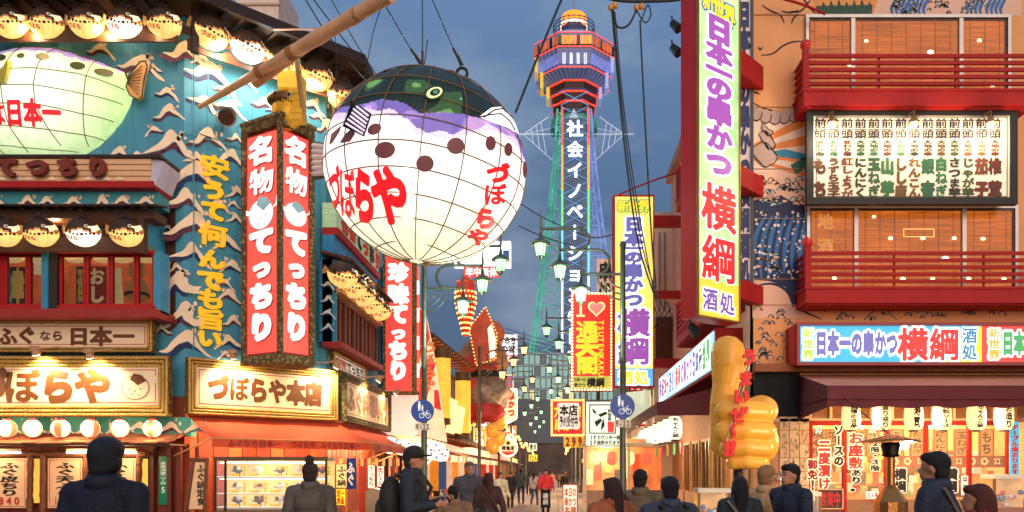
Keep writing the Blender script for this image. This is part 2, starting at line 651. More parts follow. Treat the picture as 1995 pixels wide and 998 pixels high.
def goldboard(pl, a0, a1, b0, b1, fw, label, c=.12, depth=.2, nm='shop_sign', ropes=3, face=CREAM, fmat=GOLD):
    t = thing(nm, label, 'sign', pl.w((a0 + a1) / 2, b0, c))
    MB(pl).box(a0 + fw, a1 - fw, b0 + fw, b1 - fw, c - .05, c + depth * .5).build('face', face, t)
    MB(pl).frame(a0, a1, b0, b1, fw, c - .06, c + depth * .72, inner=c + depth * .55).build('frame', fmat, t)
    for i in range(ropes):
        d = fw * (i + .5) / ropes
        m = MB(pl)
        rope(m, a0 + d, a1 - d, b0 + d, b1 - d, c + depth * (.82 - .12 * i), fw / ropes * .42, step=max(.05, fw / 5))
        m.build('rope_moulding', GOLD2 if fmat is GOLD else fmat, t)
    k = fw + .06
    m = MB(pl).frame(a0 + k, a1 - k, b0 + k, b1 - k, .02, c + depth * .5, c + depth * .5 + .006)
    m.build('red_line', REDK, t)
    return t, c + depth * .5 + .01

# pufferfish doodle: round body with tail fin and small beak, as printed line shapes
def fish_mark(mb, cx, cy_, s, z, mats=(0, 1)):
    """body disc (mats[0]), outline ring, fins and spots (mats[1])"""
    ring = [(cx + s * .5 * math.cos(q), cy_ + s * .42 * math.sin(q)) for q in [i * PI / 12 for i in range(24)]]
    mb.mat(mats[1]).flat([(cx + (x - cx) * 1.06, cy_ + (y - cy_) * 1.06) for x, y in ring], z)
    mb.mat(mats[0]).flat(ring, z + .003)
    mb.flat([(cx + .45 * s, cy_ + .1 * s), (cx + .62 * s, cy_ + .22 * s), (cx + .66 * s, cy_ + .42 * s), (cx + .8 * s, cy_ + .45 * s), (cx + .8 * s, cy_ + .18 * s), (cx + .64 * s, cy_ + .16 * s)], z + .003)
    mb.flat([(cx - .42 * s, cy_ + .12 * s), (cx - .7 * s, cy_ + .22 * s), (cx - .68 * s, cy_ + .05 * s), (cx - .48 * s, cy_ + .02 * s)], z + .003)
    mb.mat(mats[1])
    mb.flat([(cx - .2 * s, cy_ + .3 * s), (cx - .05 * s, cy_ + .52 * s), (cx + .25 * s, cy_ + .45 * s), (cx + .42 * s, cy_ + .25 * s), (cx + .1 * s, cy_ + .08 * s), (cx - .05 * s, cy_ + .2 * s)], z + .006)
    for i, (x, y) in enumerate([(-.2, -.05), (.0, -.12), (.2, -.05), (-.1, -.25), (.15, -.28)]):
        mb.flat([(cx + (x + .03 * math.cos(q)) * s, cy_ + (y + .03 * math.sin(q)) * s) for q in [j * PI / 4 for j in range(8)]], z + .006)

# ---------------------------------------------------------------- pufferfish lanterns
def ell(c, r, az, el, k=1.0):
    return Vector((c[0] + r[0] * k * math.cos(el) * math.cos(az), c[1] + r[1] * k * math.cos(el) * math.sin(az), c[2] + r[2] * k * math.sin(el)))
def fish_paint(warm):
    body = lin('#ffcf7a') if warm else lin('#fff0d8')
    def f(p):
        # head towards +x; p in units of the radius, centre at the origin
        x, y, z = p.x, p.y, p.z
        h = .30 + .16 * math.sin(2.2 * x + .3) - .3 * max(0, x - .35)
        if z > h:
            if x > .62 and z < .62 and abs(y) < .5:
                return lin('#f6dcae')
            return lin('#241509')
        if z > h - .1:
            return lin('#a86a3c')
        return body
    return f
def make_fish(label, warm=True, nm='pufferfish_lantern'):
    """small paper fish lantern, radius 1, head +x, hung with its centre at the origin; text faces -y"""
    t = thing(nm, label, 'lantern')
    m = MB().ball((0, 0, 0), (1.08, 1, .95), 36, 24)
    m.build('paper_body', Mattr(rough=.7, emit=E_ * (1.1 if warm else 1.6), name='fish'), t, paint=fish_paint(warm))
    c, r = (0, 0, 0), (1.08, 1, .95)
    m = MB()
    for k in range(10):                                   # row of side spots
        for sgn in (-1,):
            az = -PI / 2 + (-1.0 + .24 * k)
            for q in (0,):
                rr = .075 if k % 3 else .1
                pts = [ell(c, r, az + rr * math.cos(a), .1 + .05 * math.sin(k) + rr * math.sin(a), 1.012) for a in [i * PI / 4 for i in range(8)]]
                m.add(pts, [tuple(range(8))])
    for a0_, s0 in ((-PI / 2 - .6, .14),):
        pts = [ell(c, r, a0_ + s0 * x, .12 + s0 * y, 1.02) for x, y in ((-1, 1), (-.2, .3), (1, 1), (.5, 0), (1, -1), (-.2, -.4), (-1, -1), (-.5, 0))]
        m.add(pts, [tuple(range(8))])
    m.build('spot_marks', INK, t, kind='stuff')
    m = MB()
    def wp(x, y, z):
        return ell(c, r, -PI / 2 - .28 + x, y, 1.02)
    m.text('ぼらや' if random.random() < .6 else 'づぼら', -.45, .5, -.42, -.08, 0, r=.05, n=24, warp=wp, split=3)
    m.build('lettering', REDK, t)
    m = MB()
    for k in range(4):
        az = -PI / 2 - .9 + .6 * k
        m.tube([ell(c, r, az, e_, 1.005) for e_ in [-1.4 + .2 * i for i in range(11)]], .008, 4)
    m.build('paper_seams', M('#9a6a30', bump=0), t, kind='stuff')
    az = -PI / 2 + .78
    m = MB()
    m.add([ell(c, r, az + .17 * math.cos(a), .66 + .13 * math.sin(a), 1.02) for a in [i * PI / 5 for i in range(10)]], [tuple(range(10))])
    eye = m.build('eye', M('#f6e6c8', bump=0), t)
    m = MB()
    m.add([ell(c, r, az + .08 * math.cos(a), .66 + .06 * math.sin(a), 1.035) for a in [i * PI / 4 for i in range(8)]], [tuple(range(8))])
    m.build('pupil', INK, eye)
    m = MB()
    m.ball((1.12, -.06, .22), (.14, .2, .12), 10, 6)
    m.build('mouth', M('#c88e4c', bump=0), t)
    m = MB()
    for s_ in (0, 1, 2):
        m.ball((-.1 + .2 * s_ - .1, 0, 1.0 + .04 * (s_ == 1)), (.17, .12, .13), 8, 5)
    m.cyl((0, 0, 1.05), (0, 0, 1.5), .03, n=5)
    m.build('hanger_knot', DBROWN, t)
    m = MB()
    m.add([(-1.0, 0, .12), (-1.35, -.04, .36), (-1.42, -.04, .0), (-1.35, -.04, -.32), (-1.0, 0, -.1), (-1.0, .05, .0)], [(0, 1, 2, 5), (5, 2, 3, 4)])
    m.build('tail_fin', M('#d9a860', bump=0), t)
    return t

LF = Plane(0, 22)
CA, CB = (-10.2, 22.0), (-7.15, 24.9)
LC = Plane(*CA, (CB[0] - CA[0], CB[1] - CA[1]))
LCW = math.hypot(CB[0] - CA[0], CB[1] - CA[1])
LS = Plane(*CB, (0, 1))
TOP = 14.0

# =============== the blue corner building
bld = thing('corner_restaurant_building', 'blue corner restaurant building painted with cream wave crests and dark timber eaves', 'building', (-12, 23, 0))
XL = -16.5
m = MB(LF).box(XL, CA[0], 3.6, TOP, -.3, 0)
m.build('blue_front_wall', BLUEW, bld)
MB(LC).box(0, LCW, 3.6, TOP, -.3, 0).build('blue_corner_wall', BLUEW, bld)
MB(LS).box(0, 8.6, 3.6, TOP, -.3, 0).build('blue_side_wall', BLUEW, bld)
MB().box(XL, -7.5, 25, 33, 3.6, TOP).box(XL, -10.5, 22.35, 25, 3.6, TOP).build('building_core', BLUEW, bld)
# corrugation ribs of the sheet cladding
m = MB(LF)
for i in range(16):
    x = XL + .25 + i * .42
    m.box(x, x + .03, 4.8, TOP, 0, .012)
m.build('sheet_ribs', BLUEW, bld, kind='stuff')
m = MB(LC)
for i in range(10):
    x = .2 + i * .42
    m.box(x, x + .03, 4.8, TOP, 0, .012)
for b in (7.7, 10.8):
    m.box(0, LCW, b, b + .03, 0, .014)
m.build('sheet_ribs', BLUEW, bld, kind='stuff')
wl = [(197,93,30,1,0),(275,123,46,1,0),(363,105,42,0,0),(412,143,48,1,0),(397,197,28,1,0),(447,205,30,1,0),(330,217,34,0,0),(326,178,26,1,0),(333,283,56,0,0),(405,268,36,0,0),(452,307,32,0,1),(232,297,30,0,0),(265,309,32,0,0),
 (380,342,52,0,0),(463,375,24,0,1),(362,390,40,0,0),(460,425,20,0,1),(376,440,50,0,0),(444,472,28,0,1),(374,494,38,0,0),(452,518,26,0,1),(348,552,48,2,0),(447,575,26,0,1),(357,612,44,2,0),(455,624,22,0,0),(362,668,46,0,0),(447,663,26,1,1),(516,200,26,1,0),(430,170,15,1,0),(607,203,26,1,0),(637,243,22,2,0),(650,170,14,1,0),(315,640,22,0,1),(585,262,20,0,0),(400,610,18,0,1),(345,330,16,0,1),(325,440,12,0,0),(322,500,12,0,1),(420,555,14,0,0),(300,250,20,1,1),(385,310,26,0,1),(460,268,18,0,0),(425,395,22,1,0),(455,395,14,0,1),(345,520,22,0,1),(438,548,18,1,0),(330,395,16,0,0),(440,690,18,0,1),(540,210,20,0,0),(620,225,18,1,0),(300,130,18,0,1),(480,160,20,0,0),(395,115,22,0,1)]
for pl, name, test in ((LF, 0, lambda u: u <= 359), (LC, 1, lambda u: 359 < u)):
    m = MB(pl)
    for u, v, wd, k, fl in wl:
        if test(u):
            a, b = pl.q(u, v)
            y = pl.w(a, b)[1]
            m = MB(pl)
            wave(m, a, b - .08, wd / F * y * (1.2 if name else 1.04), k, bool(fl), sy=.98)
            m.build('painted_wave', [WAVC, WAVD, WAVN], bld)
m = MB(LS)
for i in range(34):
    m = MB(LS)
    wave(m, .5 + (i % 3) * 1.9 + random.uniform(-.4, .4), 4.4 + (i // 3) * .8 + random.uniform(-.2, .2), random.uniform(.4, .62), None, random.random() < .5, sy=1.5)
    m.build('painted_wave', [WAVC, WAVD, WAVN], bld)

# roof with eaves following the three walls
def ring(c0, c1, z0, z1, mb):
    """strip between offsets c0 and c1 in front of the three walls"""
    def pts(c):
        f = LF.w(XL, 0, c)
        j = Vector((CA[0] + c * .38, CA[1] - c, 0))
        j2 = Vector((CB[0] + c, CB[1] - c * .38, 0))
        e = LS.w(8.6, 0, c)
        return [f, j, j2, e]
    A, B = pts(c0), pts(c1)
    for i in range(3):
        q = [A[i], A[i + 1], B[i + 1], B[i]]
        vs = [(p.x, p.y, z) for z in (z0, z1) for p in q]
        mb.add(vs, [(3, 2, 1, 0), (4, 5, 6, 7), (0, 1, 5, 4), (1, 2, 6, 5), (2, 3, 7, 6), (3, 0, 4, 7)])
m = MB(); ring(-.3, 1.25, TOP, TOP + .12, m); m.build('eave_boards', BROWN, bld)
m = MB(); ring(1.15, 1.33, TOP - .1, TOP + .2, m); m.build('eave_fascia', DBROWN, bld)
m = MB(); ring(.52, .64, 13.25, 13.42, m); m.build('lantern_rail', BROWN, bld)
for pl, a0, a1 in ((LF, XL, CA[0]), (LC, 0, LCW), (LS, 0, 8.6)):
    n = int((a1 - a0) / .45)
    for i in range(n):
        a = a0 + (i + .5) * (a1 - a0) / n
        MB(pl).box(a - .035, a + .035, TOP - .09, TOP - .002, 0, 1.14).build('rafter', BROWN, bld)
# scalloped board the eave lanterns sit in
def scallop(pl, a0, a1, b0, b1, cs, r, z, name='scalloped_board', parent=bld):
    n = int((a1 - a0) / .06)
    top = []
    for i in range(n + 1):
        a = a0 + (a1 - a0) * i / n
        h = b1
        for c in cs:
            d = abs(a - c)
            if d < r:
                h = min(h, b1 - (math.sqrt(r * r - d * d)) * .42)
        top.append((a, h))
    pts = [(a1, b0), (a0, b0)] + top
    MB(pl).prism(pts[::-1], z, z + .06).build(name, BROWN, parent)
fl_front = [20 - 77, 20, 90, 168, 242, 320]
cs = [LF.off(.75).q(u, 50)[0] for u in fl_front]
scallop(LF, XL, CA[0] + .15, 12.93, 13.22, cs, .42, .66)
fl_cor = [(410, 65), (482, 92), (553, 122), (617, 148), (667, 186)]
cc = [LC.off(.62).q(u, v)[0] for u, v in fl_cor]
scallop(LC, -.1, LCW + .2, 12.85, 13.16, cc, .42, .52)
for u in (370,):
    MB(LC).box(-.05, .12, 12.75, TOP - .1, .62, .78).build('corner_post', DBROWN, bld)
MB(LC).box(LCW - .1, LCW + .06, 12.75, TOP - .1, .6, .74).build('corner_post', DBROWN, bld)
# pale rooftop plant box above the eaves
t = thing('rooftop_box', 'pale boxy rooftop housing rising above the timber eaves', 'rooftop box', (-9.4, 27, 14))
MB().box(-10.4, -9.0, 26, 28, 14, 17.4).build('box_wall', M('#e6cdbb', rough=.6), t)
m = MB()
for z in (15.9, 16.6, 17.2):
    m.box(-10.45, -8.95, 25.95, 26.0, z, z + .07)
m.build('band', M('#c7a692'), t)
MB().box(-9.9, -9.4, 25.9, 25.98, 15.2, 16.0).build('vent_panel', M('#7a3b2a'), t)
m = MB(); ring(-3.5, -.25, TOP + .1, TOP + .5, m); m.build('roof_slope', M('#2b2622', rough=.8), bld)

# eave lanterns
ordw = ['first', 'second', 'third', 'fourth', 'fifth', 'sixth', 'seventh', 'eighth', 'ninth', 'tenth', 'eleventh', 'twelfth', 'thirteenth', 'fourteenth', 'fifteenth', 'sixteenth', 'seventeenth', 'eighteenth']
fish_w = make_fish('x', True)
fish_c = make_fish('x', False)
FG = 'pufferfish lanterns hung along the blue building'
_used = set()
def place_fish(p, r, rz, label, warm=True, tilt=0):
    o = fish_w if warm else fish_c
    if o.name in _used:
        o = copy_tree(o)
    _used.add(o.name)
    o.location = p
    o.scale = (r, r, r)
    o.rotation_euler = Matrix.Rotation(rz, 3, 'Z').to_euler()
    o.rotation_euler = (Matrix.Rotation(rz, 3, 'Z') @ Matrix.Rotation(random.uniform(.1, .2), 3, 'Y') @ Matrix.Rotation(.42, 3, 'X')).to_euler()
    o['label'] = label
    o['group'] = FG
    return o
k = 0
for i, u in enumerate(fl_front):
    if i == 0:
        continue
    pl = LF.off(.78)
    a, b = pl.q(u, 46)
    lab = 'brightest white' if i == 4 else ordw[i - 1] + ' from the left'
    place_fish(pl.w(a, b), .40, 0, 'round paper pufferfish lantern under the top front eaves, ' + lab, i != 4)
for i, (u, v) in enumerate(fl_cor):
    pl = LC.off(.66)
    a, b = pl.q(u, v)
    place_fish(pl.w(a, b), .44, .75 - .18 * (i > 2), 'pufferfish lantern under the slanting corner eaves, ' + ordw[i] + ' from the corner post', i != 1)
pl = LS.off(.7)
place_fish(pl.w(.9, 13.4), .42, 1.4, 'pufferfish lantern round the corner at the far end of the top eaves')
for u in (60, 205, 300):
    a, b = LF.off(.95).q(u, 60)
    lamp(LF.w(a, 13.1, .8), 27, (1, .66, .36), .15, parent=None)
for a in (.7, 2.0, 3.4):
    lamp(LC.w(a, 12.9, .8), 36, (1, .75, .5) if a != 2.0 else (.85, 1, .95), .15)

# =============== big lit fish relief on the front wall (left)
ft = thing('pufferfish_wall_relief', 'huge glowing green-white pufferfish relief on the blue wall with red characters', 'sign', tuple(LF.w(-14.5, 12, 0)))
outl = [(270,153),(262,185),(252,212),(238,238),(218,262),(196,284),(165,303),(133,315),(85,318),(40,317),(8,305),(-25,285),(-50,262),(-75,235),(-92,205),(-100,160),(-60,130),(0,108),(40,98),(80,95),(130,101),(190,120),(235,138)]
OL = [LF.q(*p) for p in outl]
def dome(pl, OL, cen, depth, rings=14, per=4):
    ol = []
    n = len(OL)
    for i in range(n):
        a, b = OL[i], OL[(i + 1) % n]
        for k in range(per):
            ol.append((a[0] + (b[0] - a[0]) * k / per, a[1] + (b[1] - a[1]) * k / per))
    n = len(ol)
    vs = [(cen[0], cen[1], depth)]
    for j in range(1, rings + 1):
        t = j / rings
        h = depth * math.sqrt(max(0, 1 - t ** 2.6))
        vs += [(cen[0] + (x - cen[0]) * t, cen[1] + (y - cen[1]) * t, h) for x, y in ol]
    fs = [(0, 1 + i, 1 + (i + 1) % n) for i in range(n)]
    for j in range(rings - 1):
        o = 1 + j * n
        fs += [(o + i, o + n + i, o + n + (i + 1) % n, o + (i + 1) % n) for i in range(n)]
    return vs, fs
cen = LF.q(85, 205)
vs, fs = dome(LF, OL, cen, .75, 40, 8)
up = [LF.q(*p) for p in [(-100,150),(-60,138),(0,110),(60,105),(120,106),(200,130),(270,153)]]
pu = [LF.q(*p) for p in [(-100,160),(-60,150),(0,128),(60,116),(120,120),(200,138),(270,155)]]
def interp(poly, x):
    for (x0, y0), (x1, y1) in zip(poly, poly[1:]):
        if x0 <= x <= x1:
            return y0 + (y1 - y0) * (x - x0) / (x1 - x0)
    return poly[-1][1] if x > poly[-1][0] else poly[0][1]
def paint(p):
    a, b = p.x, p.z
    if b > interp(up, a) + .02 * math.sin(9 * a):
        return lin('#5a2f18')
    if b > interp(pu, a) + .03 * math.sin(14 * a):
        return lin('#a48fc4')
    d = math.hypot((a - cen[0]) * .8, b - cen[1] + .1)
    t = min(1, max(0, (d - .5) / 1.2))
    c0, c1 = lin('#f4ffe6'), lin('#bfe39a')
    return tuple(c0[i] * (1 - t) + c1[i] * t for i in range(3))
m = MB(LF); m.add(vs, fs, True)
rb = m.build('lit_body', Mattr(rough=.5, emit=E_ * .95), ft, paint=paint)
def hdome(a, b):
    # height of the dome above the wall at (a, b)
    best = 1.0
    dx, dy = a - cen[0], b - cen[1]
    ang = math.atan2(dy, dx)
    n = len(OL)
    for i in range(n):
        p, q = OL[i], OL[(i + 1) % n]
        x1, y1, x2, y2 = p[0] - cen[0], p[1] - cen[1], q[0] - cen[0], q[1] - cen[1]
        den = dx * (y2 - y1) - dy * (x2 - x1)
        if abs(den) < 1e-9:
            continue
        t = (x1 * (y2 - y1) - y1 * (x2 - x1)) / den
        u = (x1 * dy - y1 * dx) / den
        if t > 0 and -1e-6 <= u <= 1 + 1e-6:
            best = min(1, 1 / t)
    return .75 * math.sqrt(max(0, 1 - best ** 2.6))
def curve_on(pxs, n=10, lift=.012):
    pts = []
    for (p, q) in zip(pxs, pxs[1:]):
        for i in range(n):
            u, v = p[0] + (q[0] - p[0]) * i / n, p[1] + (q[1] - p[1]) * i / n
            a, b = LF.q(u, v)
            pts.append((a, b, hdome(a, b) + lift))
    return pts
seam = M('#6e6a2a', bump=0)
for c in ([(-95,185),(0,160),(100,157),(180,166),(262,187)], [(-60,215),(0,190),(100,191),(180,203),(255,212)], [(-60,250),(0,224),(100,226),(180,240),(235,244)], [(-30,285),(0,260),(80,268),(160,275),(212,276)], [(0,292),(60,300),(120,304),(165,302)],
          [(122,106),(105,150),(100,190),(103,225),(120,265),(140,300)], [(60,100),(42,150),(38,190),(42,225),(50,265),(75,312)], [(198,125),(195,170),(190,205),(185,250),(180,295)], [(0,112),(-10,160),(-12,220),(0,270),(20,312)]):
    MB(LF).tube(curve_on(c), .012, 4).build('wire_seam', seam, ft)
sp = M('#3b4420', bump=0, var=.3, scale=20)
for (u, v, ru, rv) in ((30,134,12,8),(70,131,8,6),(110,132,13,8),(176,149,14,9),(223,159,17,9)):
    a, b = LF.q(u, v)
    pts = []
    for q in range(14):
        x, y = a + ru / 71 * math.cos(q * PI / 7), b + rv / 71 * math.sin(q * PI / 7) - .1 * ru / 71 * math.cos(q * PI / 7)
        pts.append((x, y, hdome(x, y) + .03))
    MB(LF).add(pts, [tuple(range(14))]).build('dark_spot', sp, ft)
m = MB(LF)
a0, b1 = LF.q(-58, 218); a1, b0 = LF.q(150, 270)
m.text('の味は日本一', a0, a1, b0, b1, 0, r=.05, n=40, split=3, warp=lambda x, y, z: (x, y + .02, hdome(x, y) + .035), fit=.98)
m.build('lettering', Memit('#d8242c', E_ * .75), ft)
fin = [(256,152),(262,160),(275,145),(285,132),(295,131),(299,142),(292,168),(289,198),(281,206),(265,196),(258,180),(262,168)]
MB(LF).prism(fin, .25, .33, px=True).build('tail_fin', M('#d9a05a', rough=.5), ft)
m = MB(LF)
for i in range(9):
    t_ = i / 8
    p, q = LF.q(262, 163 + 6 * t_ * 2), LF.q(290 - 8 * t_, 140 + 56 * t_)
    m.tube([(p[0], p[1], .335), (q[0], q[1], .335)], .012, 4)
m.tube([(*LF.q(*p), .335) for p in fin + fin[:1]], .018, 4)
m.build('fin_rays', M('#2b2410', bump=0), ft, kind='stuff')
for pts_ in ([(33,188),(38,172),(57,147),(54,168),(50,189)], [(42,92),(45,88),(52,93)], [(90,93),(98,85),(113,84),(110,92)]):
    m = MB(LF)
    m.prism(pts_, .2, .85 if pts_[0][0] == 33 else .3, px=True)
    m.build('side_fin', M('#b8b040' if pts_[0][0] == 33 else '#c59a60', rough=.5), ft)
# =============== projecting second-floor bay with sign fascia, lanterns and windows
BY = LF.off(.75)
bx1 = BY.q(318, 400)[0]
def zb(v, pl=BY):
    return pl.q(0, v)[1]
bay = thing('window_bay', 'projecting timber window bay with cream sign fascia above a row of red framed windows', 'bay window', tuple(LF.w(-13.5, zb(620), 0)))
def bb(u0, v0, u1, v1, z0, z1, name, mat, parent=bay, pl=BY):
    return MB(pl).pbox(u0, v0, u1, v1, z0, z1).build(name, mat, parent)
ux = -150
bb(ux, 370, 316, 608, -.75, -.745, 'bay_back', M('#3a1a10', rough=.7), bay)
for i in range(4):
    v0 = 324 + i * 10.2
    bb(ux, v0, 312 - i * 1.2, v0 + 9.6, -.1, .5 - i * .035, 'fascia_plank', M('#e9b98a', rough=.6, var=.12, scale=2, bump=.1, kind='wood'))
MB(BY).prism([(312, 321), (334, 326), (318, 372), (309, 362)], -.5, .42, px=True).build('fascia_end', M('#c9c4d8', rough=.5), bay)
bb(ux, 317, 334, 323, -.5, .56, 'fascia_cap', DBROWN)
bb(ux, 365, 316, 377, -.5, .46, 'red_strip', REDP)
bb(ux, 377, 313, 404, -.5, .15, 'painted_strip', M('#3a8f9a', rough=.5))
pl = BY
for u in (-60, 0, 62, 98, 150, 205, 245, 290):
    m = MB(BY)
    a, b = BY.q(u, 399)
    wave(m, a, b, .34, None, z=.155)
    m.build('painted_wave', [WAVC, WAVD, WAVN], bay)
for u in (25, 57, 75, 120, 190, 225, 250):
    m = MB(BY); a, b = BY.q(u, 362)
    m.flat([(a - .14, b), (a + .14, b), (a, b + .1)], .42)
    m.build('painted_peak', M('#f6e2c0', bump=0), bay)
m = MB(BY)
a0, b1 = BY.q(-20, 328); a1, b0 = BY.q(240, 362)
for i, ch in enumerate('きてつちり'):
    u = -15 + i * 57.5
    a, b = BY.q(u, 342)
    m = MB(BY)
    m.glyph(ch, a, b, .55, .5, .62, r=.085, n=40, depth=.1)
    m.build('raised_character', M('#7a2a10', rough=.5), bay)
# little shelf roof with rafters ends
MB(BY).add([BYp for BYp in [(BY.q(ux, 405)[0], zb(405), .1), (BY.q(330, 405)[0], zb(405), .1), (BY.q(334, 420)[0], zb(418), .85), (BY.q(ux, 420)[0], zb(418), .85), (BY.q(ux, 405)[0], zb(409), .1), (BY.q(330, 405)[0], zb(409), .1), (BY.q(334, 420)[0], zb(421), .85), (BY.q(ux, 420)[0], zb(421), .85)]],
   [(0, 1, 2, 3), (7, 6, 5, 4), (3, 2, 6, 7), (1, 5, 6, 2), (0, 3, 7, 4), (0, 4, 5, 1)]).build('shelf_roof', DBROWN, bay)
for u in range(-20, 320, 23):
    a, b = BY.q(u, 416)
    MB(BY).box(a - .03, a + .03, b - .06, b, .0, .8).build('rafter_end', BROWN, bay)
bb(ux, 421, 318, 437, -.2, .5, 'lantern_beam', BROWN)
fl_bay = [-68, 8, 80, 162, 246]
cs = [BY.off(.62).q(u, 455)[0] for u in fl_bay]
b0_, b1_ = zb(491, BY.off(.5)), zb(462, BY.off(.5))
scallop(BY, BY.q(ux, 0)[0], BY.q(292, 0)[0], b0_, b1_, cs, .4, .45, parent=bay)
bb(289, 437, 299, 503, .3, .5, 'lantern_post', BROWN)
for i, u in enumerate(fl_bay[1:]):
    pl = BY.off(.62)
    a, b = pl.q(u, 453)
    place_fish(pl.w(a, b), .38, 0, 'round paper pufferfish lantern above the red framed windows, ' + ordw[i] + ' from the left', i != 2)
lamp(BY.w(BY.q(120, 0)[0], zb(440), .3), 14, (1, .6, .3), .12)
# windows: red frames, a glowing wall in place of room light, with folk signs
bb(ux, 491, 305, 497, -.15, .12, 'window_head', REDP)
bb(ux, 597, 307, 606, -.15, .14, 'window_sill', REDP)
bb(ux, 606, 316, 622, -.75, .3, 'bay_ledge', M('#a02a1c', rough=.5))
MB(BY).pbox(ux, 491, 305, 606, -.74, -.72).build('room_wall', Memit('#c8622e', E_ * .8, var=.4), bay)
fr = [(-120, -62), (-60, -2), (0, 11), (11, 57), (57, 90), (118, 170), (170, 217), (217, 267), (267, 303)]
for i, (u0, u1) in enumerate(fr):
    a0, b1 = BY.q(u0, 497); a1, b0 = BY.q(u1, 597)
    f = MB(BY).frame(a0 + .01, a1 - .01, b0, b1, .055, -.05, .06).build('window_frame', REDP, bay)
    MB(BY).box(a0 + .06, a1 - .06, b0 + .05, b1 - .05, -.01, 0).build('glass_pane', GLASS, f)
bb(90, 491, 102, 606, -.1, .2, 'blue_post', M('#2f86a8', rough=.5))
bb(102, 491, 118, 606, -.1, .15, 'dark_post', DBROWN)
bb(303, 491, 316, 610, -.4, .1, 'blue_post', M('#3a95bb', rough=.5))
m = MB(LF)
for (u0, v0, u1, v1) in ((306, 438, 322, 495),):
    m.pbox(u0, v0, u1, v1, 0, .85)
m.build('blue_post', M('#3a95bb', rough=.5), bay)
inner = BY.off(-.45)
fold = [('幸', '#6a2418', '#c9a24a', 22, 52, 521, 595), ('山', '#28504a', '#4ab09a', 13, 28, 521, 595), ('おし', '#9c2a1a', '#e9c890', 172, 208, 520, 594), ('酒', '#2a2018', '#c08a40', 150, 166, 520, 594)]
for s_, c1, c2, u0, u1, v0, v1 in fold:
    t = thing('painted_sign', 'painted wooden sign inside the red framed windows, %s' % {'幸': 'dark brown with gold characters', '山': 'narrow dark green', 'おし': 'red-brown with pale characters', '酒': 'narrow black'}[s_], 'sign', tuple(inner.w(*inner.q((u0 + u1) / 2, v1), 0)))
    MB(inner).pbox(u0, v0, u1, v1, 0, .04).build('board', M(c1, rough=.5, emit=.12), t)
    a0, b1 = inner.q(u0, v0); a1, b0 = inner.q(u1, v1)
    MB(inner).text(s_, a0 + .03, a1 - .03, b0 + .03, b1 - .03, .05, vert=True, r=.06, n=36).build('lettering', Memit(c2, E_ * .6), t)
# figure behind the glass: plain seated cat-like lucky figure
t = thing('lucky_figure', 'plump pale folk figure with rounded ears behind the right-hand bay window', 'figurine', tuple(inner.w(*inner.q(270, 594), 0)))
ca, cb = inner.q(271, 568)
m = MB().ball((inner.w(ca, cb, .1)), (.3, .2, .36), 14, 10).ball(inner.w(ca, cb + .48, .12), (.22, .18, .2), 14, 10).ball(inner.w(ca - .14, cb + .64, .12), (.07, .06, .09)).ball(inner.w(ca + .14, cb + .64, .12), (.07, .06, .09))
m.build('body', M('#c98a4a', rough=.5, emit=.15), t)
m = MB().lathe([(.31, 0), (.315, .04), (.3, .08)], inner.w(ca, cb - .15, .1))
m.build('sash', INK, t)
t = thing('paper_notice', 'blank cream paper pasted inside the left bay window', 'notice', tuple(inner.w(*inner.q(80, 540), 0)))
MB(inner).pbox(71, 502, 88, 537, .1, .11).build('paper', M('#f0d6a8', rough=.8, emit=.3), t)
t = thing('paper_banner', 'tall cream paper sheet leaning behind the middle bay window', 'banner', tuple(inner.w(*inner.q(232, 594), 0)))
MB(inner).prism([(222, 522), (238, 524), (243, 594), (224, 594)], .05, .06, px=True).build('paper', M('#e8c88a', rough=.8, emit=.25), t)
for i, u in enumerate((25, 75, 150, 205, 240, 288)):
    c = inner.w(*inner.q(u, 503), 0)
    t = thing('paper_lampshade', 'pale round lampshade glowing behind the bay windows, %s from the left' % ordw[i], 'lamp', tuple(c))
    MB().ball(c, (.34, .1, .14), 16, 8).build('shade', Memit('#ffd995', E_ * .9), t)

# =============== gold framed name boards on the front
g1 = LF.off(.25)
a0, b1 = g1.q(-190, 622); a1, b0 = g1.q(307, 690)
t, z = goldboard(g1, a0, a1, b0, b1, .16, 'long upper gold framed sign reading fugu nara nihonichi below the bay', ropes=2)
m = MB(g1)
for ch, u, v, s_ in (('ふ', 24, 658, .5), ('ぐ', 62, 656, .48), ('な', 98, 657, .28), ('ら', 122, 657, .28), ('日', 163, 658, .5), ('本', 206, 658, .52), ('一', 250, 658, .5), ('は', -30, 658, .5)):
    a, b = g1.q(u, v)
    m.glyph(ch, a, b, s_ * 1.15, s_, z, r=.05, n=44)
m.build('lettering', LTR, t)
g2 = LF.off(.45)
a0, b1 = g2.q(-260, 696); a1, b0 = g2.q(338, 813)
t, z = goldboard(g2, a0, a1, b0, b1, .3, 'widest gold framed sign reading zuboraya with a pufferfish drawing', ropes=3)
m = MB(g2)
for ch, u, w_ in (('づ', -10, 1.0), ('ぼ', 54, .98), ('ら', 123, .92), ('や', 190, .98)):
    a, b = g2.q(u, 754)
    m.glyph(ch, a, b, w_, .95, z, r=.075, n=50)
m.build('lettering', LTR, t)
m = MB(g2)
a, b = g2.q(272, 757)
fish_mark(m, a, b, .72, z, (0, 1))
m.build('fish_drawing', [CREAM, LTR], t)
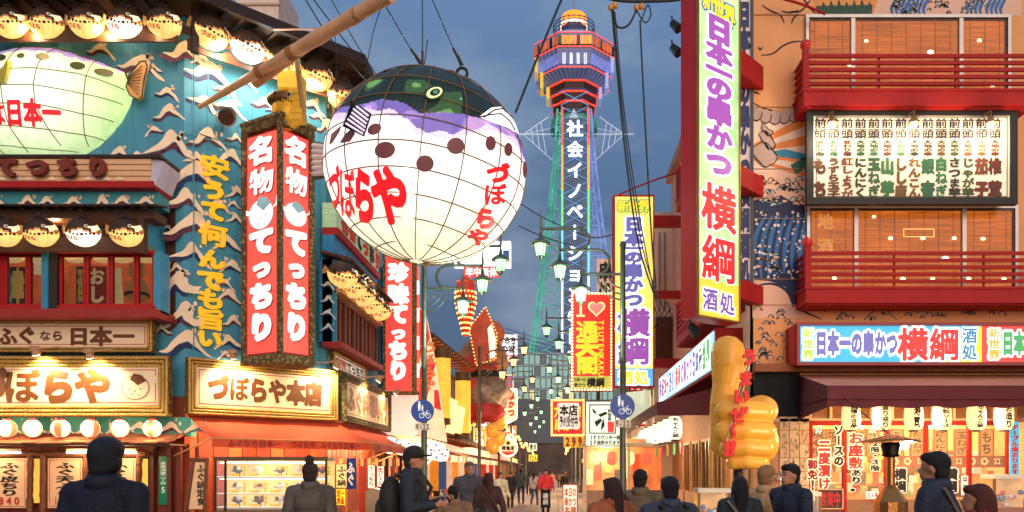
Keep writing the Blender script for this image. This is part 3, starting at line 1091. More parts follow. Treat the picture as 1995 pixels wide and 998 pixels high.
# corner board on the chamfer, tall gold frame
g3 = LC.off(.3)
a0, b1 = g3.q(348, 700); a1, _ = g3.q(634, 728); b0 = LF.off(.3).q(0, 818)[1]
b1 = 4.62; b0 = 3.08
t, z = goldboard(g3, -.1, LCW + .1, b0, b1, .24, 'gold framed corner sign reading zuboraya honten over the red awning', ropes=3)
MB(g3).text('づぼらや本店', .45, LCW - .4, b0 + .42, b1 - .4, z, r=.07, n=46).build('lettering', LTR, t)
g4 = LS.off(.3)
t, z = goldboard(g4, .1, 6.9, b0, b1, .24, 'gold framed side street sign reading fugu ryori senmon', ropes=3, fmat=M('#8a7a4a', rough=.5, metal=.25, var=.5, scale=12, bump=.8, kind='rock'))
m = MB(g4)
m.text('ふぐ料理専門', .5, 6.4, b0 + .38, b1 - .35, z, r=.075, n=46)
m.build('lettering', M('#9a6242', rough=.5, var=.2), t)
# small spotlights over the boards
def spotlight(p, aim, label, col=(1, .75, .42), e=85, nm='sign_spotlight', sc=1.0, arm=None):
    p = Vector(p); aim = Vector(aim)
    d = (aim - p).normalized()
    t = thing(nm, label, 'spotlight', tuple(p), group='small spotlights over the sign boards')
    MB().box(p.x - .11 * sc, p.x + .11 * sc, p.y - .07 * sc, p.y + .07 * sc, p.z, p.z + .1 * sc).cyl(p + Vector((0, 0, .02)), p + d * .12 * sc, .07 * sc, .12 * sc, 10).build('housing', M('#b98d66', rough=.4), t)
    MB().cyl(p + d * .122 * sc, p + d * .13 * sc, .105 * sc, .1 * sc, 10).build('lens', Memit('#fff0c8', 6), t)
    if arm is not None:
        MB().tube([Vector(arm), p + Vector((0, 0, .06))], .018, 6).build('arm', M('#d8b088', rough=.4), t)
    lamp(p + d * .2 * sc, e, col, .06, kind='SPOT', to=aim + d * .2, spot=2.3, parent=t)
    return t
for i, (u, v) in enumerate(((-90, 688), (68, 682), (173, 688))):
    pl = LF.off(1.15)
    a, b = pl.q(u, v)
    spotlight(pl.w(a, b), LF.w(a, b - 1.0, .5), 'spotlight leaning over the widest gold sign, %s' % ('left one', 'under the ふぐ letters', 'right one')[i] if i else 'spotlight over the left end of the widest gold sign beyond the frame', arm=LF.w(a + .3, b + .2, .4))
for a, lab in ((.9, 'boxy spotlight at the left top of the corner sign'), (LCW - .2, 'spotlight on an arm at the right top of the corner sign')):
    spotlight(LC.w(a, 4.75, 1.1), LC.w(a + .3 * (1 if a < 2 else -1), 3.9, .4), lab, arm=LC.w(a - .9 if a > 2 else a, 4.75, .3))
for i, (a, b) in enumerate(((2.6, 4.72), (5.6, 4.55))):
    spotlight(LS.w(a, b, 1.1), LS.w(a, 3.9, .4), 'spotlight on a pale arm over the side street sign, %s one' % ('near', 'far')[i], arm=LS.w(a - .2, b, .3), e=50)
# up-lights shining on the wave wall, as the photo's tube floodlight
t = thing('tube_floodlight', 'pale cylindrical floodlight angled on the wave wall below the bamboo pole', 'floodlight', tuple(LC.w(1.0, 11.6, 0)))
pl = LC.off(.5)
c = pl.w(*pl.q(442, 228), 0)
MB().cyl(c + Vector((-.25, .3, .1)), c + Vector((.05, -.12, -.06)), .2, .26, 16, False).build('barrel', M('#e6b890', rough=.4), t)
MB().cyl(c + Vector((.0, -.06, -.04)), c + Vector((.005, -.07, -.045)), .21, .21, 16).build('lens', M('#5a3a2a', rough=.1), t)
MB().tube([LC.w(.4, 10.9, .02), LC.w(1.4, 10.75, .25), LC.w(2.2, 10.5, .3)], .012, 5).build('cable', WIRE, t)
pl = None

# yellow vertical lettering on the wave wall
pl = LC.off(.05)
t = thing('vertical_lettering', 'vertical yellow raised characters reading yasukute nandemo umai on the wave wall', 'sign', tuple(LC.w(.8, 5.2, .05)))
for ch, u, v, s_ in (('安', 418, 326, 1), ('う', 416, 371, .85), ('て', 416, 411, .85), ('何', 414, 458, .95), ('ん', 412, 505, .85), ('で', 410, 546, .9), ('も', 410, 583, .9), ('旨', 409, 622, .95), ('い', 408, 660, .8)):
    a, b = pl.q(u, v)
    MB(pl).glyph(ch, a, b, .86 * s_, .66 * s_, .06, r=.03 if ch in '安何旨' else .055, n=40, depth=.07).build('character', M('#f2b41e', rough=.45, emit=.25, var=.05), t)

# =============== V shaped double red sign pillar
AX = Vector((P(545, 0, 21.0).x, 21.0))
AL = Vector((P(471, 0, 21.75).x, 21.75))
AR = Vector((P(612, 0, 21.95).x, 21.95))
tp = thing('corner_pillar_sign', 'tall V-shaped red vertical sign with speckled stone frame beside the wave wall', 'sign', (AX.x, AX.y + .6, 4.9))
ztop, zbot = P(0, 226, 21).z, P(0, 697, 21).z
for (p, q_, nm_) in ((AL, AX, 0), (AX, AR, 1)):
    pp = Plane(p.x, p.y, (q_ - p).to_3d()[:2])
    Lw = (q_ - p).length
    MB(pp).frame(0, Lw, zbot, ztop - .06, .13, -.12, .03, inner=-.02).build('stone_frame', STONE, tp)
    MB(pp).box(.13, Lw - .13, zbot + .16, ztop - .28, -.1, -.06).build('lit_face', Memit('#ea5a4c', E_ * .78, var=.14, scale=1.2), tp)
    MB(pp).frame(.13, Lw - .13, zbot + .16, ztop - .28, .02, -.06, -.045).build('red_border', REDK, tp)
    m1, m2 = MB(pp), MB(pp)
    H_ = ztop - zbot
    for ch, f_, s_ in (('名', .115, 1), ('物', .245, .95), ('て', .5, .95), ('っ', .61, .78), ('ち', .73, .95), ('り', .86, 1)):
        w_, h_ = Lw * .68 * s_, .74 * s_
        m1.glyph(ch, Lw * .5, ztop - f_ * H_, w_, h_, -.03, r=.058 if ch in '名物' else .095, n=46)
        m2.glyph(ch, Lw * .5 + .03, ztop - f_ * H_ - .025, w_, h_, -.045, r=.058 if ch in '名物' else .095, n=46)
    m1.build('lettering', WTXT, tp)
    m2.build('lettering_shadow_print', M('#8c1a1c', bump=0, emit=.2), tp, kind='stuff')
    m = MB(pp)
    fish_mark(m, Lw * .48, ztop - .385 * H_, .62 * Lw, -.04, (0, 1))
    m.build('fish_emblem', [WTXT, M('#8fb0b8', emit=.2, bump=0)], tp)
m = MB()
for z0, z1, g in ((ztop - .06, ztop + .03, .02), (ztop + .03, ztop + .12, .07), (zbot - .12, zbot, .05)):
    ps = []
    c = (AX + AL + AR) / 3
    for v_ in (AL, AX, AR, Vector((AX.x + .1, AX.y + 1.5))):
        d = (v_ - c).normalized() * g
        ps.append(v_ + d)
    vs = [(p.x, p.y, z) for z in (z0, z1) for p in ps]
    m.add(vs, [(0, 3, 2, 1), (4, 5, 6, 7), (0, 1, 5, 4), (1, 2, 6, 5), (2, 3, 7, 6), (3, 0, 4, 7)])
m.build('stone_cornice', STONE, tp, kind='stuff')
m = MB()
back = Vector((AX.x + .1, AX.y + 1.5))
for p, q_ in ((AL, back), (AR, back)):
    vs = [(x.x, x.y, z) for z in (zbot, ztop) for x in (p + (back - p) * .03, q_)]
    m.add(vs, [(0, 1, 3, 2)])
m.build('side_panel', M('#7a5a3a'), tp)
m = MB()
for z in (5.2, 8, 11):
    m.tube([(AL.x + .3, AL.y + .2, z), (AL.x + .2, AL.y + 2.2, z)], .05)
m.build('wall_bracket', DBROWN, tp, kind='stuff')
# golden pufferfish figure on the pillar top
gf = thing('gold_fish_figure', 'gold-yellow pufferfish figure standing on its tail on the stone pillar', 'statue', (AX.x + .05, AX.y + .45, ztop + .1))
c = P(557, 205, 21.4)
m = MB().ball(c + Vector((.05, 0, -.15)), (.42, .36, .52), 20, 14).ball(c + Vector((.1, 0, .42)), (.3, .26, .34), 16, 10)
m.build('body', M('#d9a12a', rough=.35, metal=.3, emit=.12), gf)
MB().ball(c + Vector((-.05, -.06, .1)), (.44, .34, .22), 16, 8).build('dark_back', M('#7a5418', rough=.4), gf)
for dx, dz in ((-.16, .15), (.2, .12)):
    e_ = MB().ball(c + Vector((dx, -.33, dz)), (.09, .04, .09), 12, 6).build('eye', M('#e8c070'), gf)
    MB().ball(c + Vector((dx, -.37, dz)), (.045, .02, .045), 8, 5).build('pupil', INK, e_)
for i in range(7):
    MB().box(c.x + .18, c.x + .52, c.y - .32, c.y + .1, c.z - .5 + i * .17, c.z - .37 + i * .17).build('tail_plate', M('#e8b43a', rough=.3, metal=.3, emit=.1), gf)
MB().box(c.x - .1, c.x + .38, c.y - .35, c.y - .05, c.z + .32, c.z + .75).build('tail_base', M('#f2c43a', rough=.3, emit=.25), gf)
m = MB()
for i in range(9):
    m.ball(c + Vector((-.3 + .07 * i, -.36, -.02 - .02 * (i % 3))), .025, 6, 4)
m.build('spots', INK, gf, kind='stuff')

# =============== bamboo pole that carries the great lantern
bp = thing('bamboo_pole', 'long thick pale bamboo pole slanting up from the wave wall to the great lantern', 'pole', tuple(LC.w(.6, 11, 0)))
p0, p1 = P(388, 209, 21.2), P(760, -10, 17.6)
pts = []
rr = []
for i in range(25):
    t_ = i / 24
    pts.append(p0 + (p1 - p0) * t_)
    rr.append((.055 + .1 * min(1, t_ * 1.6)) * (1.12 if i % 4 == 0 else 1))
MB().tube(pts, rr, 12).build('main_cane', M('#e0ab7c', rough=.45, var=.2, scale=2), bp)
q0, q1 = P(498, 162, 20.6), P(607, 82, 19.3)
MB().tube([q0, q1], .13, 12).build('support_cane', M('#d49c6a', rough=.45), bp)
MB().tube([P(577, 112, 20.3), P(583, 160, 20.8), P(594, 238, 21.3)], .06, 8).build('stay_cane', M('#c9a46a', rough=.5), bp)
MB().tube([P(534, 58, 22), P(645, 56, 19)], .025, 6).build('cross_rod', M('#e0a080'), bp)
m = MB()
for t_ in (.35, .52, .83):
    c = p0 + (p1 - p0) * t_
    d = (p1 - p0).normalized()
    for k in range(4):
        m.cyl(c + d * .05 * k, c + d * (.05 * k + .035), .17, None, 10)
m.build('rope_lashing', M('#a9744a', rough=.9), bp, kind='stuff')

# =============== the great lit pufferfish lantern
LCN = P(830, 330, 18.0)
RX, RY, RZ = 2.235, 2.1, 2.075
TILT = math.radians(-6)
def lv(x, y, z):            # lantern local unit coordinates to the world (x along the body, z up, leaning a little)
    ct, st = math.cos(TILT), math.sin(TILT)
    X, Z = x * RX, z * RZ
    return Vector((LCN.x + X * ct + Z * st, LCN.y + y * RY, LCN.z - X * st * -1 * -1 + Z * ct)) if False else Vector((LCN.x + X * ct + Z * st * -1, LCN.y + y * RY, LCN.z + X * st + Z * ct))
def hit(u, v, lift=0.0):
    """point where the line from the eye through (u, v) meets the lantern skin"""
    r = ray(u, v)
    o = Vector((0, 0, EYE)) - LCN
    ct, st = math.cos(TILT), math.sin(TILT)
    def inv(p):
        return Vector(((p.x * ct + p.z * st) / RX, p.y / RY, (-p.x * st + p.z * ct) / RZ))
    O, D = inv(o), inv(r)
    a, b, c = D.dot(D), 2 * O.dot(D), O.dot(O) - 1
    disc = b * b - 4 * a * c
    t = (-b - math.sqrt(disc)) / (2 * a) if disc > 0 else -b / (2 * a)
    n = (O + D * t).normalized()
    n *= 1 + lift / 2.1
    return lv(n.x, n.y, n.z)
gl = thing('great_pufferfish_lantern', 'giant glowing white paper pufferfish lantern with a dark back and red characters', 'lantern', tuple(LCN - Vector((0, 0, RZ))))
blk = [(560,212),(640,212),(704,204),(743,193),(788,201),(805,212),(818,221),(867,219),(907,223),(937,232),(995,250),(1019,272),(1100,330)]
pur = [(560,225),(670,222),(708,214),(730,213),(755,214),(774,218),(796,232),(810,252),(849,257),(885,259),(929,250),(950,244),(973,252),(1008,276),(1021,307),(1100,380)]
def gp(p):
    # photo position on the skin for the visible half; the far half mirrors it
    y = p.y if p.y < LCN.y else 2 * LCN.y - p.y
    u, v = U0 + F * p.x / y, V0 - F * (p.z - EYE) / y
    if v < interp(blk, u):
        g = mnoise.noise(p * 1.6)
        if g > .05 and u < 900 and v > 155:
            return lin('#5d8a46') if g > .22 else lin('#2d4a28')
        return lin('#15201a')
    if v < interp(pur, u) + 3 * math.sin(u * .13):
        g = mnoise.noise(p * 2.1)
        return lin('#6a5aa0') if g < .05 else (lin('#8a74b8') if g < .25 else lin('#b08cc0'))
    if v < interp(pur, u) + 9 + 6 * mnoise.noise(p * 3):
        return lin('#cdbfe6')
    zz = (LCN.z - p.z) / RZ
    t = min(1, max(0, (zz - .35) / .6))
    c0, c1 = (1, .97, .93), lin('#f8f2cc')
    return tuple(c0[i] * (1 - t) + c1[i] * t for i in range(3))
def interp(poly, x):
    for (x0, y0), (x1, y1) in zip(poly, poly[1:]):
        if x0 <= x <= x1:
            return y0 + (y1 - y0) * (x - x0) / (x1 - x0)
    return poly[-1][1] if x > poly[-1][0] else poly[0][1]
m = MB()
nu, nv = 420, 230
vs = [lv(math.sin(PI * j / nv) * math.cos(2 * PI * i / nu), math.sin(PI * j / nv) * math.sin(2 * PI * i / nu), math.cos(PI * j / nv)) for j in range(nv + 1) for i in range(nu)]
# paper panels sag a little between the wires
def sag(j, i):
    return 1 - .012 * abs(math.sin(i / nu * 2 * PI * 8)) * abs(math.sin(j / nv * PI * 7))
vs = [LCN + (v - LCN) * sag(k // nu, k % nu) for k, v in enumerate(vs)]
fs = [(j * nu + i, (j + 1) * nu + i, (j + 1) * nu + (i + 1) % nu, j * nu + (i + 1) % nu) for j in range(nv) for i in range(nu)]
m.add(vs, fs, True)
m.build('paper_skin', Mattr(rough=.45, emit=E_ * 1.2), gl, paint=gp)
WS = M('#8a6430', bump=0)
for i in range(16):
    az = 2 * PI * i / 16 + .12
    MB().tube([lv(1.004 * math.cos(e_) * math.cos(az), 1.004 * math.cos(e_) * math.sin(az), 1.004 * math.sin(e_)) for e_ in [-1.5 + 3.0 * k / 30 for k in range(31)]], .013, 4).build('wire_rib', WS, gl)
for e_ in (-1.15, -.85, -.6, -.36, -.12, .12, .36, .62, .9):
    MB().tube([lv(1.004 * math.cos(e_) * math.cos(a), 1.004 * math.cos(e_) * math.sin(a), 1.004 * math.sin(e_) + .02 * math.sin(3 * a)) for a in [2 * PI * k / 60 for k in range(61)]], .013, 4).build('wire_hoop', WS, gl)
def patch(pxs, lift, name, mat, parent, sub=3):
    """painted patch following the skin: polygon triangulated from its centre"""
    cu, cv = sum(p[0] for p in pxs) / len(pxs), sum(p[1] for p in pxs) / len(pxs)
    n = len(pxs)
    vs = [hit(cu, cv, lift)]
    for j in range(1, sub + 1):
        vs += [hit(cu + (u - cu) * j / sub, cv + (v - cv) * j / sub, lift) for u, v in pxs]
    fs = [(0, 1 + i, 1 + (i + 1) % n) for i in range(n)]
    for j in range(sub - 1):
        o = 1 + j * n
        fs += [(o + i, o + n + i, o + n + (i + 1) % n, o + (i + 1) % n) for i in range(n)]
    return MB().add(vs, fs, True).build(name, mat, parent)
def ov(cx, cy_, rx, ry, rot=0, n=18):
    return [(cx + rx * math.cos(q) * math.cos(rot) - ry * math.sin(q) * math.sin(rot), cy_ + rx * math.cos(q) * math.sin(rot) + ry * math.sin(q) * math.cos(rot)) for q in [2 * PI * i / n for i in range(n)]]
SPM = M('#7a4446', rough=.5, emit=.12, var=.15)
for o_ in ((731,253,14,10,-.5), (751,293,20,16,-.2), (828,319,17,16,0), (887,285,17,16,0), (954,280,10,14,0), (988,292,8,13,0), (1020,331,4.5,16,0)):
    patch(ov(*o_), .03, 'skin_spot', SPM, gl)
DK = M('#1c1410', rough=.5, bump=0)
patch([(675,262),(690,250),(694,262),(684,277),(664,280)], .03, 'skin_spot', SPM, gl)
patch([(648,262),(668,245),(664,258),(650,280),(644,283)], .03, 'skin_spot', SPM, gl)
patch([(931,230),(955,212),(973,210),(992,222),(1002,243),(1008,262),(985,250),(950,238)], .035, 'mouth_patch', Memit('#fff4f0', E_ * 1.2), gl)
for cvp in ([(931,231),(950,226),(973,224),(990,238),(1000,256)], [(940,231),(960,217),(976,214),(996,232)]):
    MB().tube([hit(*p, .045) for p in cvp], .014, 5).build('mouth_line', DK, gl)
# eye
e0 = patch(ov(845,184,20,13,-.35), .03, 'eye_rim', M('#0c100c', bump=0), gl)
e1 = patch(ov(846,184,16,10,-.35), .045, 'eye', Memit('#d9e6a0', E_), gl)
patch(ov(847,184,10,6.5,-.35), .055, 'pupil', M('#1a2a18', bump=0), e1)
patch(ov(848,184,5,3.5,-.35), .065, 'pupil_glow', M('#4f8a5a', bump=0, emit=.3), e1)
RT = M('#e01f26', rough=.45, emit=.42, var=.03, bump=0)
m = MB()
def gt(ch, cu, cv, wu, hv, sk=0, r=.08, shear=0):
    gv, gf, gs = glyph(ch, r, 56, 3)
    vs = [hit(cu + x * wu + shear * y * wu, cv - y * hv - x * sk, .035) for x, y in gv]
    MB().add(vs, gf).build('red_character', RT, gl)
gt('や', 760, 380, 72, 118, -14, .07, -.1)
gt('ら', 711, 381, 44, 110, -12, .065, -.1)
gt('ぼ', 679, 375, 31, 106, -10, .045, -.15)
gt('づ', 655, 366, 22, 98, -6, .04, -.15)
for ch, u, v, w_, h_ in (('づ', 968, 338, 44, 40), ('ぼ', 962, 378, 44, 44), ('ら', 944, 424, 42, 42), ('や', 930, 460, 42, 34)):
    gt(ch, u, v, w_, h_, 0, .07)
# fins
def solid(pts3, th, name, mat, parent):
    c = sum(pts3, Vector((0, 0, 0))) / len(pts3)
    nrm = (pts3[1] - pts3[0]).cross(pts3[2] - pts3[0]).normalized() * th
    n = len(pts3)
    return MB().add(pts3 + [p + nrm for p in pts3], [tuple(range(n)), tuple(range(2 * n - 1, n - 1, -1))] + [(i, i + n, (i + 1) % n + n, (i + 1) % n) for i in range(n)]).build(name, mat, parent)
FINM = M('#ded2ea', rough=.5, emit=.35)
def fin_at(pxs, y0, rays, nm='fin'):
    f = solid([P(u, v, y0 + .1 * i) for i, (u, v) in enumerate(pxs)], .05, nm, DK, gl)
    for (ua, va), (ub, vb) in rays:
        MB().tube([P(ua, va, y0 - .06), P(ub, vb, y0 - .06 + .1)], .02, 6).build('fin_ray', FINM, f)
fin_at([(686,196),(724,222),(709,266),(667,246)], 15.75, [((690 + 1 * 4, 203 + 4), (718, 226)), ((688, 212), (717, 234)), ((685, 219), (714, 241)), ((682, 226), (712, 248)), ((677, 232), (710, 255)), ((673, 240), (707, 261))], 'side_fin')
fin_at([(749,172),(767,152),(782,158),(771,172)], 17.0, [((756,170),(768,156)), ((763,170),(774,158)), ((769,171),(779,160))], 'back_fin')
tl = solid([P(612,276,18.9), P(641,280,18.4), P(633,346,18.4), P(608,350,18.9)], .06, 'tail_fin', M('#4a2f22', rough=.6), gl)
for i in range(6):
    MB().tube([P(611, 284 + 11 * i, 18.85), P(635, 287 + 10 * i, 18.33)], .06, 6).build('fin_ray', M('#d8b8b0', rough=.5, emit=.1), tl)
# suspension: hooks, turnbuckles and cables
m = MB()
for (u, v, h_) in ((823, 148, 0), (900, 143, 0)):
    p = P(u, v, 18)
    m.tube([p + Vector((.12 * math.cos(a), 0, .12 * math.sin(a))) for a in [i * PI / 5 for i in range(11)]], .035, 5)
m.build('hanging_ring', M('#3a2f28', metal=.5), gl, kind='stuff')
for i, (a, b, ya, yb) in enumerate((((823,143), (823,-20), 18, 18), ((823,135), (747,5), 18, 17.9), ((900,135), (836,-15), 18, 18), ((827,125), (833,78), 18, 18), ((903,128), (893,108), 18, 18))):
    t = thing('suspension_cable', ('upright steel cable above the giant lantern', 'slanting cable from the bamboo pole end to the giant lantern', 'cable slanting up to the left from the right ring of the giant lantern', 'short loose wire end above the left ring', 'short loose wire end above the right ring')[i], 'cable', tuple(P(*a, ya)))
    MB().tube([P(*a, ya), P(*b, yb)], .013, 5).build('wire', WIRE, t)
    if i < 3:
        MB().cyl(P(*a, ya) + Vector((0, 0, .1)), P(*a, ya) + (P(*b, yb) - P(*a, ya)).normalized() * .5, .03, None, 6).build('turnbuckle', M('#4a4038', metal=.5), t)
# =============== ground and street
g = MB().add([(-900, -40, 0), (900, -40, 0), (900, 1600, 0), (-900, 1600, 0)], [(0, 1, 2, 3)]).build('ground', M('#4a4440', rough=.8, var=.3, scale=.6))
struct(g)
PAVE = M('#a08a78', rough=.7, var=.2, scale=.9, bump=.2)
PAVE2 = M('#8a7464', rough=.7, var=.2, scale=.9, bump=.2)
g = struct(MB().add([(-5.6, 2, .004), (3.4, 2, .004), (3.4, 150, .004), (-5.6, 150, .004)], [(0, 1, 2, 3)]).build('street', M('#5d5148', rough=.8, bump=.1)))
pm = [bpy.data.meshes.new('paver') for _ in range(2)]
for k_, pmm in enumerate(pm):
    pmm.from_pydata([(-.44, -.44, 0), (.44, -.44, 0), (.44, .44, 0), (-.44, .44, 0), (-.43, -.43, .012), (.43, -.43, .012), (.43, .43, .012), (-.43, .43, .012)], [], [(4, 5, 6, 7), (0, 1, 5, 4), (1, 2, 6, 5), (2, 3, 7, 6), (3, 0, 4, 7)])
    pmm.materials.append((PAVE, PAVE2)[k_])
cnt = 0
for j in range(30):
    for i in range(9):
        o = bpy.data.objects.new('paving_stone', pm[1 if (i % 4 == 0) else 0])
        COL.objects.link(o); o.parent = g; o.location = (-4.9 + i * .9, 28.5 + j * .9, .004)
m = MB()
for j in range(30, 110):
    for i in range(9):
        x, y = -4.9 + i * .9, 28.5 + j * .9
        m.mat(1 if i % 4 == 0 else 0).add([(x - .44, y - .44, .01), (x + .44, y - .44, .01), (x + .44, y + .44, .01), (x - .44, y + .44, .01)], [(0, 1, 2, 3)])
m.build('far_paving_stones', [PAVE, PAVE2], g, kind='stuff')
for x0, x1, nm in ((-7.1, -5.6, 'kerb'), (3.4, 4.3, 'kerb')):
    struct(MB().box(x0, x1, 24, 150, -.02, .12).build(nm, M('#8c8078', rough=.8, var=.2)))

# =============== ground floor of the corner restaurant
GW = LF.off(.0)
WOODR = M('#8a3a22', rough=.6, var=.3, scale=2, bump=.3, kind='wood')
WOODL = M('#b0683a', rough=.6, var=.35, scale=2.5, bump=.3, kind='wood')
gf0 = thing('ground_floor_front', 'timber ground floor front with shingle canopy under the widest gold sign', 'shop front', (-13, 22, 0))
m = MB(LF).box(XL, CA[0], 0, 3.6, -.3, -.02).build('timber_wall', WOODR, gf0)
MB(LC).box(0, LCW, 0, 3.6, -.6, -.3).build('timber_wall', WOODR, gf0)
MB(LS).box(0, 8.6, 0, 3.6, -.3, -.02).build('timber_wall', WOODR, gf0)
for i in range(14):
    x = XL + .2 + i * .45
    MB(LF).box(x, x + .4, 0, 2.3, -.02, .0).build('wall_plank', WOODR, gf0)
for i in range(10):
    x = .05 + i * .42
    MB(LC).box(x, x + .38, 0, 2.6, -.3, -.27).build('wall_plank', WOODR if i % 3 else WOODL, gf0)
for i in range(14):
    x = .1 + i * .5
    MB(LS).box(x, x + .44, 0, 2.6, -.02, .02).build('wall_plank', WOODR if i % 4 else WOODL, gf0)
pl = LF.off(.25)
m = MB(pl).pbox(-260, 813, 372, 850, -.3, 0).build('painted_frieze', M('#3fa08c', rough=.5, var=.2), gf0)
for u in range(-90, 380, 52):
    m = MB(pl); a, b = pl.q(u + random.uniform(-8, 8), 838)
    wave(m, a, b, .5, 0, random.random() < .5, z=.01, sy=.75)
    m.build('painted_wave', [WAVC, WAVD, M('#2f7f86', bump=0)], gf0)
# shingle canopy
zt, zl = pl.q(0, 848)[1], 2.26
a0, a1 = XL, pl.q(362, 848)[0]
sh = [M('#a8623a', rough=.8, var=.3, scale=3, bump=.4, kind='wood'), M('#8f4c2c', rough=.8, var=.3, scale=3, bump=.4, kind='wood'), M('#bd7a4a', rough=.8, var=.3, scale=3, bump=.4, kind='wood')]
MB(LF).box(a0, a1, zl - .03, zl + .02, .2, 1.15).build('canopy_board', BROWN, gf0)
for row in range(3):
    a = a0 - .2 * (row % 2)
    t0, t1 = row / 3 - .04, (row + 1) / 3 + .03
    while a < a1:
        wd = random.uniform(.26, .46)
        b0_, c0_ = zt + (zl - zt) * t0 + .05, .22 + .95 * t0
        b1_, c1_ = zt + (zl - zt) * t1 + .04 + random.uniform(0, .03), .22 + .95 * t1
        aa = min(a + wd - .015, a1)
        MB(LF).add([(a, b0_, c0_), (aa, b0_, c0_), (aa - .08, b1_, c1_), (a - .08, b1_, c1_), (a, b0_ - .04, c0_), (aa, b0_ - .04, c0_), (aa - .08, b1_ - .04, c1_), (a - .08, b1_ - .04, c1_)],
                   [(3, 2, 1, 0), (4, 5, 6, 7), (2, 3, 7, 6), (1, 2, 6, 5), (0, 4, 7, 3)]).build('shingle', random.choice(sh), gf0)
        a += wd
# round white party lanterns
for i, u in enumerate((-45, 14, 63, 118, 176, 233, 297)):
    pl = LF.off(.85)
    a, b = pl.q(u, 835)
    p = pl.w(a, b)
    t = thing('round_paper_lantern', 'round white paper lantern with red top under the widest gold sign, %s' % (ordw[i - 1] + ' from the left' if i else 'beyond the left edge'), 'lantern', tuple(p), 'round white lanterns over the shingle canopy')
    m = MB()
    for k in range(8):
        m.mat(k % 2 and 1 or (2 if k in (2, 6) else 0))
        vs, n_ = [], 7
        for j in range(n_ + 1):
            th = .25 + (PI - .5) * j / n_
            for s_ in range(3):
                az = 2 * PI * (k + s_ / 2) / 8 + i
                vs.append(p + Vector((.235 * math.sin(th) * math.cos(az), .235 * math.sin(th) * math.sin(az), .24 * math.cos(th))))
        m.add(vs, [(j * 3 + s_, (j + 1) * 3 + s_, (j + 1) * 3 + s_ + 1, j * 3 + s_ + 1) for j in range(n_) for s_ in (0, 1)], True)
    m.build('paper_globe', [Memit('#fff0d4', E_ * 1.5), Memit('#ffe0b4', E_ * 1.1), Memit('#e8784a', E_ * 1.0)], t)
    MB().cyl(p + Vector((0, 0, .22)), p + Vector((0, 0, .26)), .09).build('top_ring', REDK, t)
    MB().cyl(p + Vector((0, 0, -.25)), p + Vector((0, 0, -.22)), .07).build('bottom_ring', REDK, t)
    MB().tube([p + Vector((0, 0, -.24)), p + Vector((.02, 0, -.42))], .02, 5).build('tassel', REDK, t)
    if i % 2 == 0:
        lamp(p + Vector((0, -.33, 0)), 8, (1, .75, .45), .2, parent=t)
# fluorescent tubes
for i, (u0, u1) in enumerate(((-60, 40), (130, 176), (222, 266))):
    pl = LF.off(.7)
    q0, q1 = pl.w(*pl.q(u0, 882)), pl.w(*pl.q(u1, 882))
    t = thing('fluorescent_tube', 'lit fluorescent tube over the %s price poster' % ('leftmost', 'middle', 'right-hand')[i], 'light', tuple(q0))
    MB().cyl(q0, q1, .03).build('tube', TUBEL, t)
    MB().box(q0.x, q1.x, q0.y - .03, q0.y + .03, q0.z + .04, q0.z + .1).build('holder', M('#e8d0a8'), t)
    lamp((q0 + q1) / 2 + Vector((0, -.1, -.06)), 10, (1, .72, .42), .3, parent=t)
# price posters in log frames
LOGM = M('#7a4424', rough=.6, var=.4, scale=5, bump=.6)
for i, (u0, v0, u1, v1, txt, pr, lab) in enumerate(((-16, 893, 52, 990, 'ふぐ皮ちり', '840', 'log framed price poster reading fugu kawa chiri 840'), (93, 893, 160, 990, 'ふぐ天ぷら', '1,200', 'log framed price poster reading fugu tempura 1,200'), (196, 893, 264, 990, 'ふぐの唐揚', '1,000', 'log framed price poster mostly hidden behind the man in the wool hat'))):
    pl = LF.off(.4)
    a0, b1 = pl.q(u0, v0); a1, b0 = pl.q(u1, v1)
    t = thing('price_poster', lab, 'poster', tuple(pl.w((a0 + a1) / 2, b0)))
    MB(pl).box(a0, a1, b0, b1, -.03, 0).build('paper', M('#eeb888', rough=.7, var=.12, scale=3, bump=.5, emit=.06), t)
    MB(pl).frame(a0 + .04, a1 - .04, b0 + .04, b1 - .04, .015, 0, .004).build('red_line', REDK, t)
    for (x0, y0, x1, y1) in ((a0 - .12, b0 - .2, a0 - .1, b1 + .1), (a1 + .1, b0 - .2, a1 + .12, b1 + .1), (a0 - .3, b1 + .1, a1 + .3, b1 + .12)):
        m = MB(pl)
        n = 12
        m.tube([(x0 + (x1 - x0) * k / n, y0 + (y1 - y0) * k / n, .03) for k in range(n + 1)], [.075 + random.uniform(-.012, .02) for k in range(n + 1)], 8)
        for k in range(5):
            f_ = random.random()
            m.ball((x0 + (x1 - x0) * f_, y0 + (y1 - y0) * f_, .1), .025, 6, 4)
        m.build('log', LOGM, t)
    k = len(txt)
    MB(pl).text(txt, a0 + .22, a1 - .2, b0 + .32, b1 - .1, .01, vert=True, r=.045, n=36).build('lettering', INK, t)
    MB(pl).text(pr, a0 + .15, a1 - .15, b0 + .08, b0 + .3, .01, r=.04, n=30).build('price', REDK, t)
for i, (u0, u1) in enumerate(((65, 81), (275, 291), (168, 172))):
    pl = LF.off(.05)
    MB(pl).pbox(u0, 894, u1, 980, 0, .03).build('lit_window_slit', Memit('#ffc452', E_ * .95), gf0)
    a0, b1 = pl.q(u0, 894); a1, b0 = pl.q(u1, 980)
    MB(pl).frame(a0 - .05, a1 + .05, b0 - .05, b1 + .05, .05, 0, .08).build('window_frame', DBROWN, gf0)
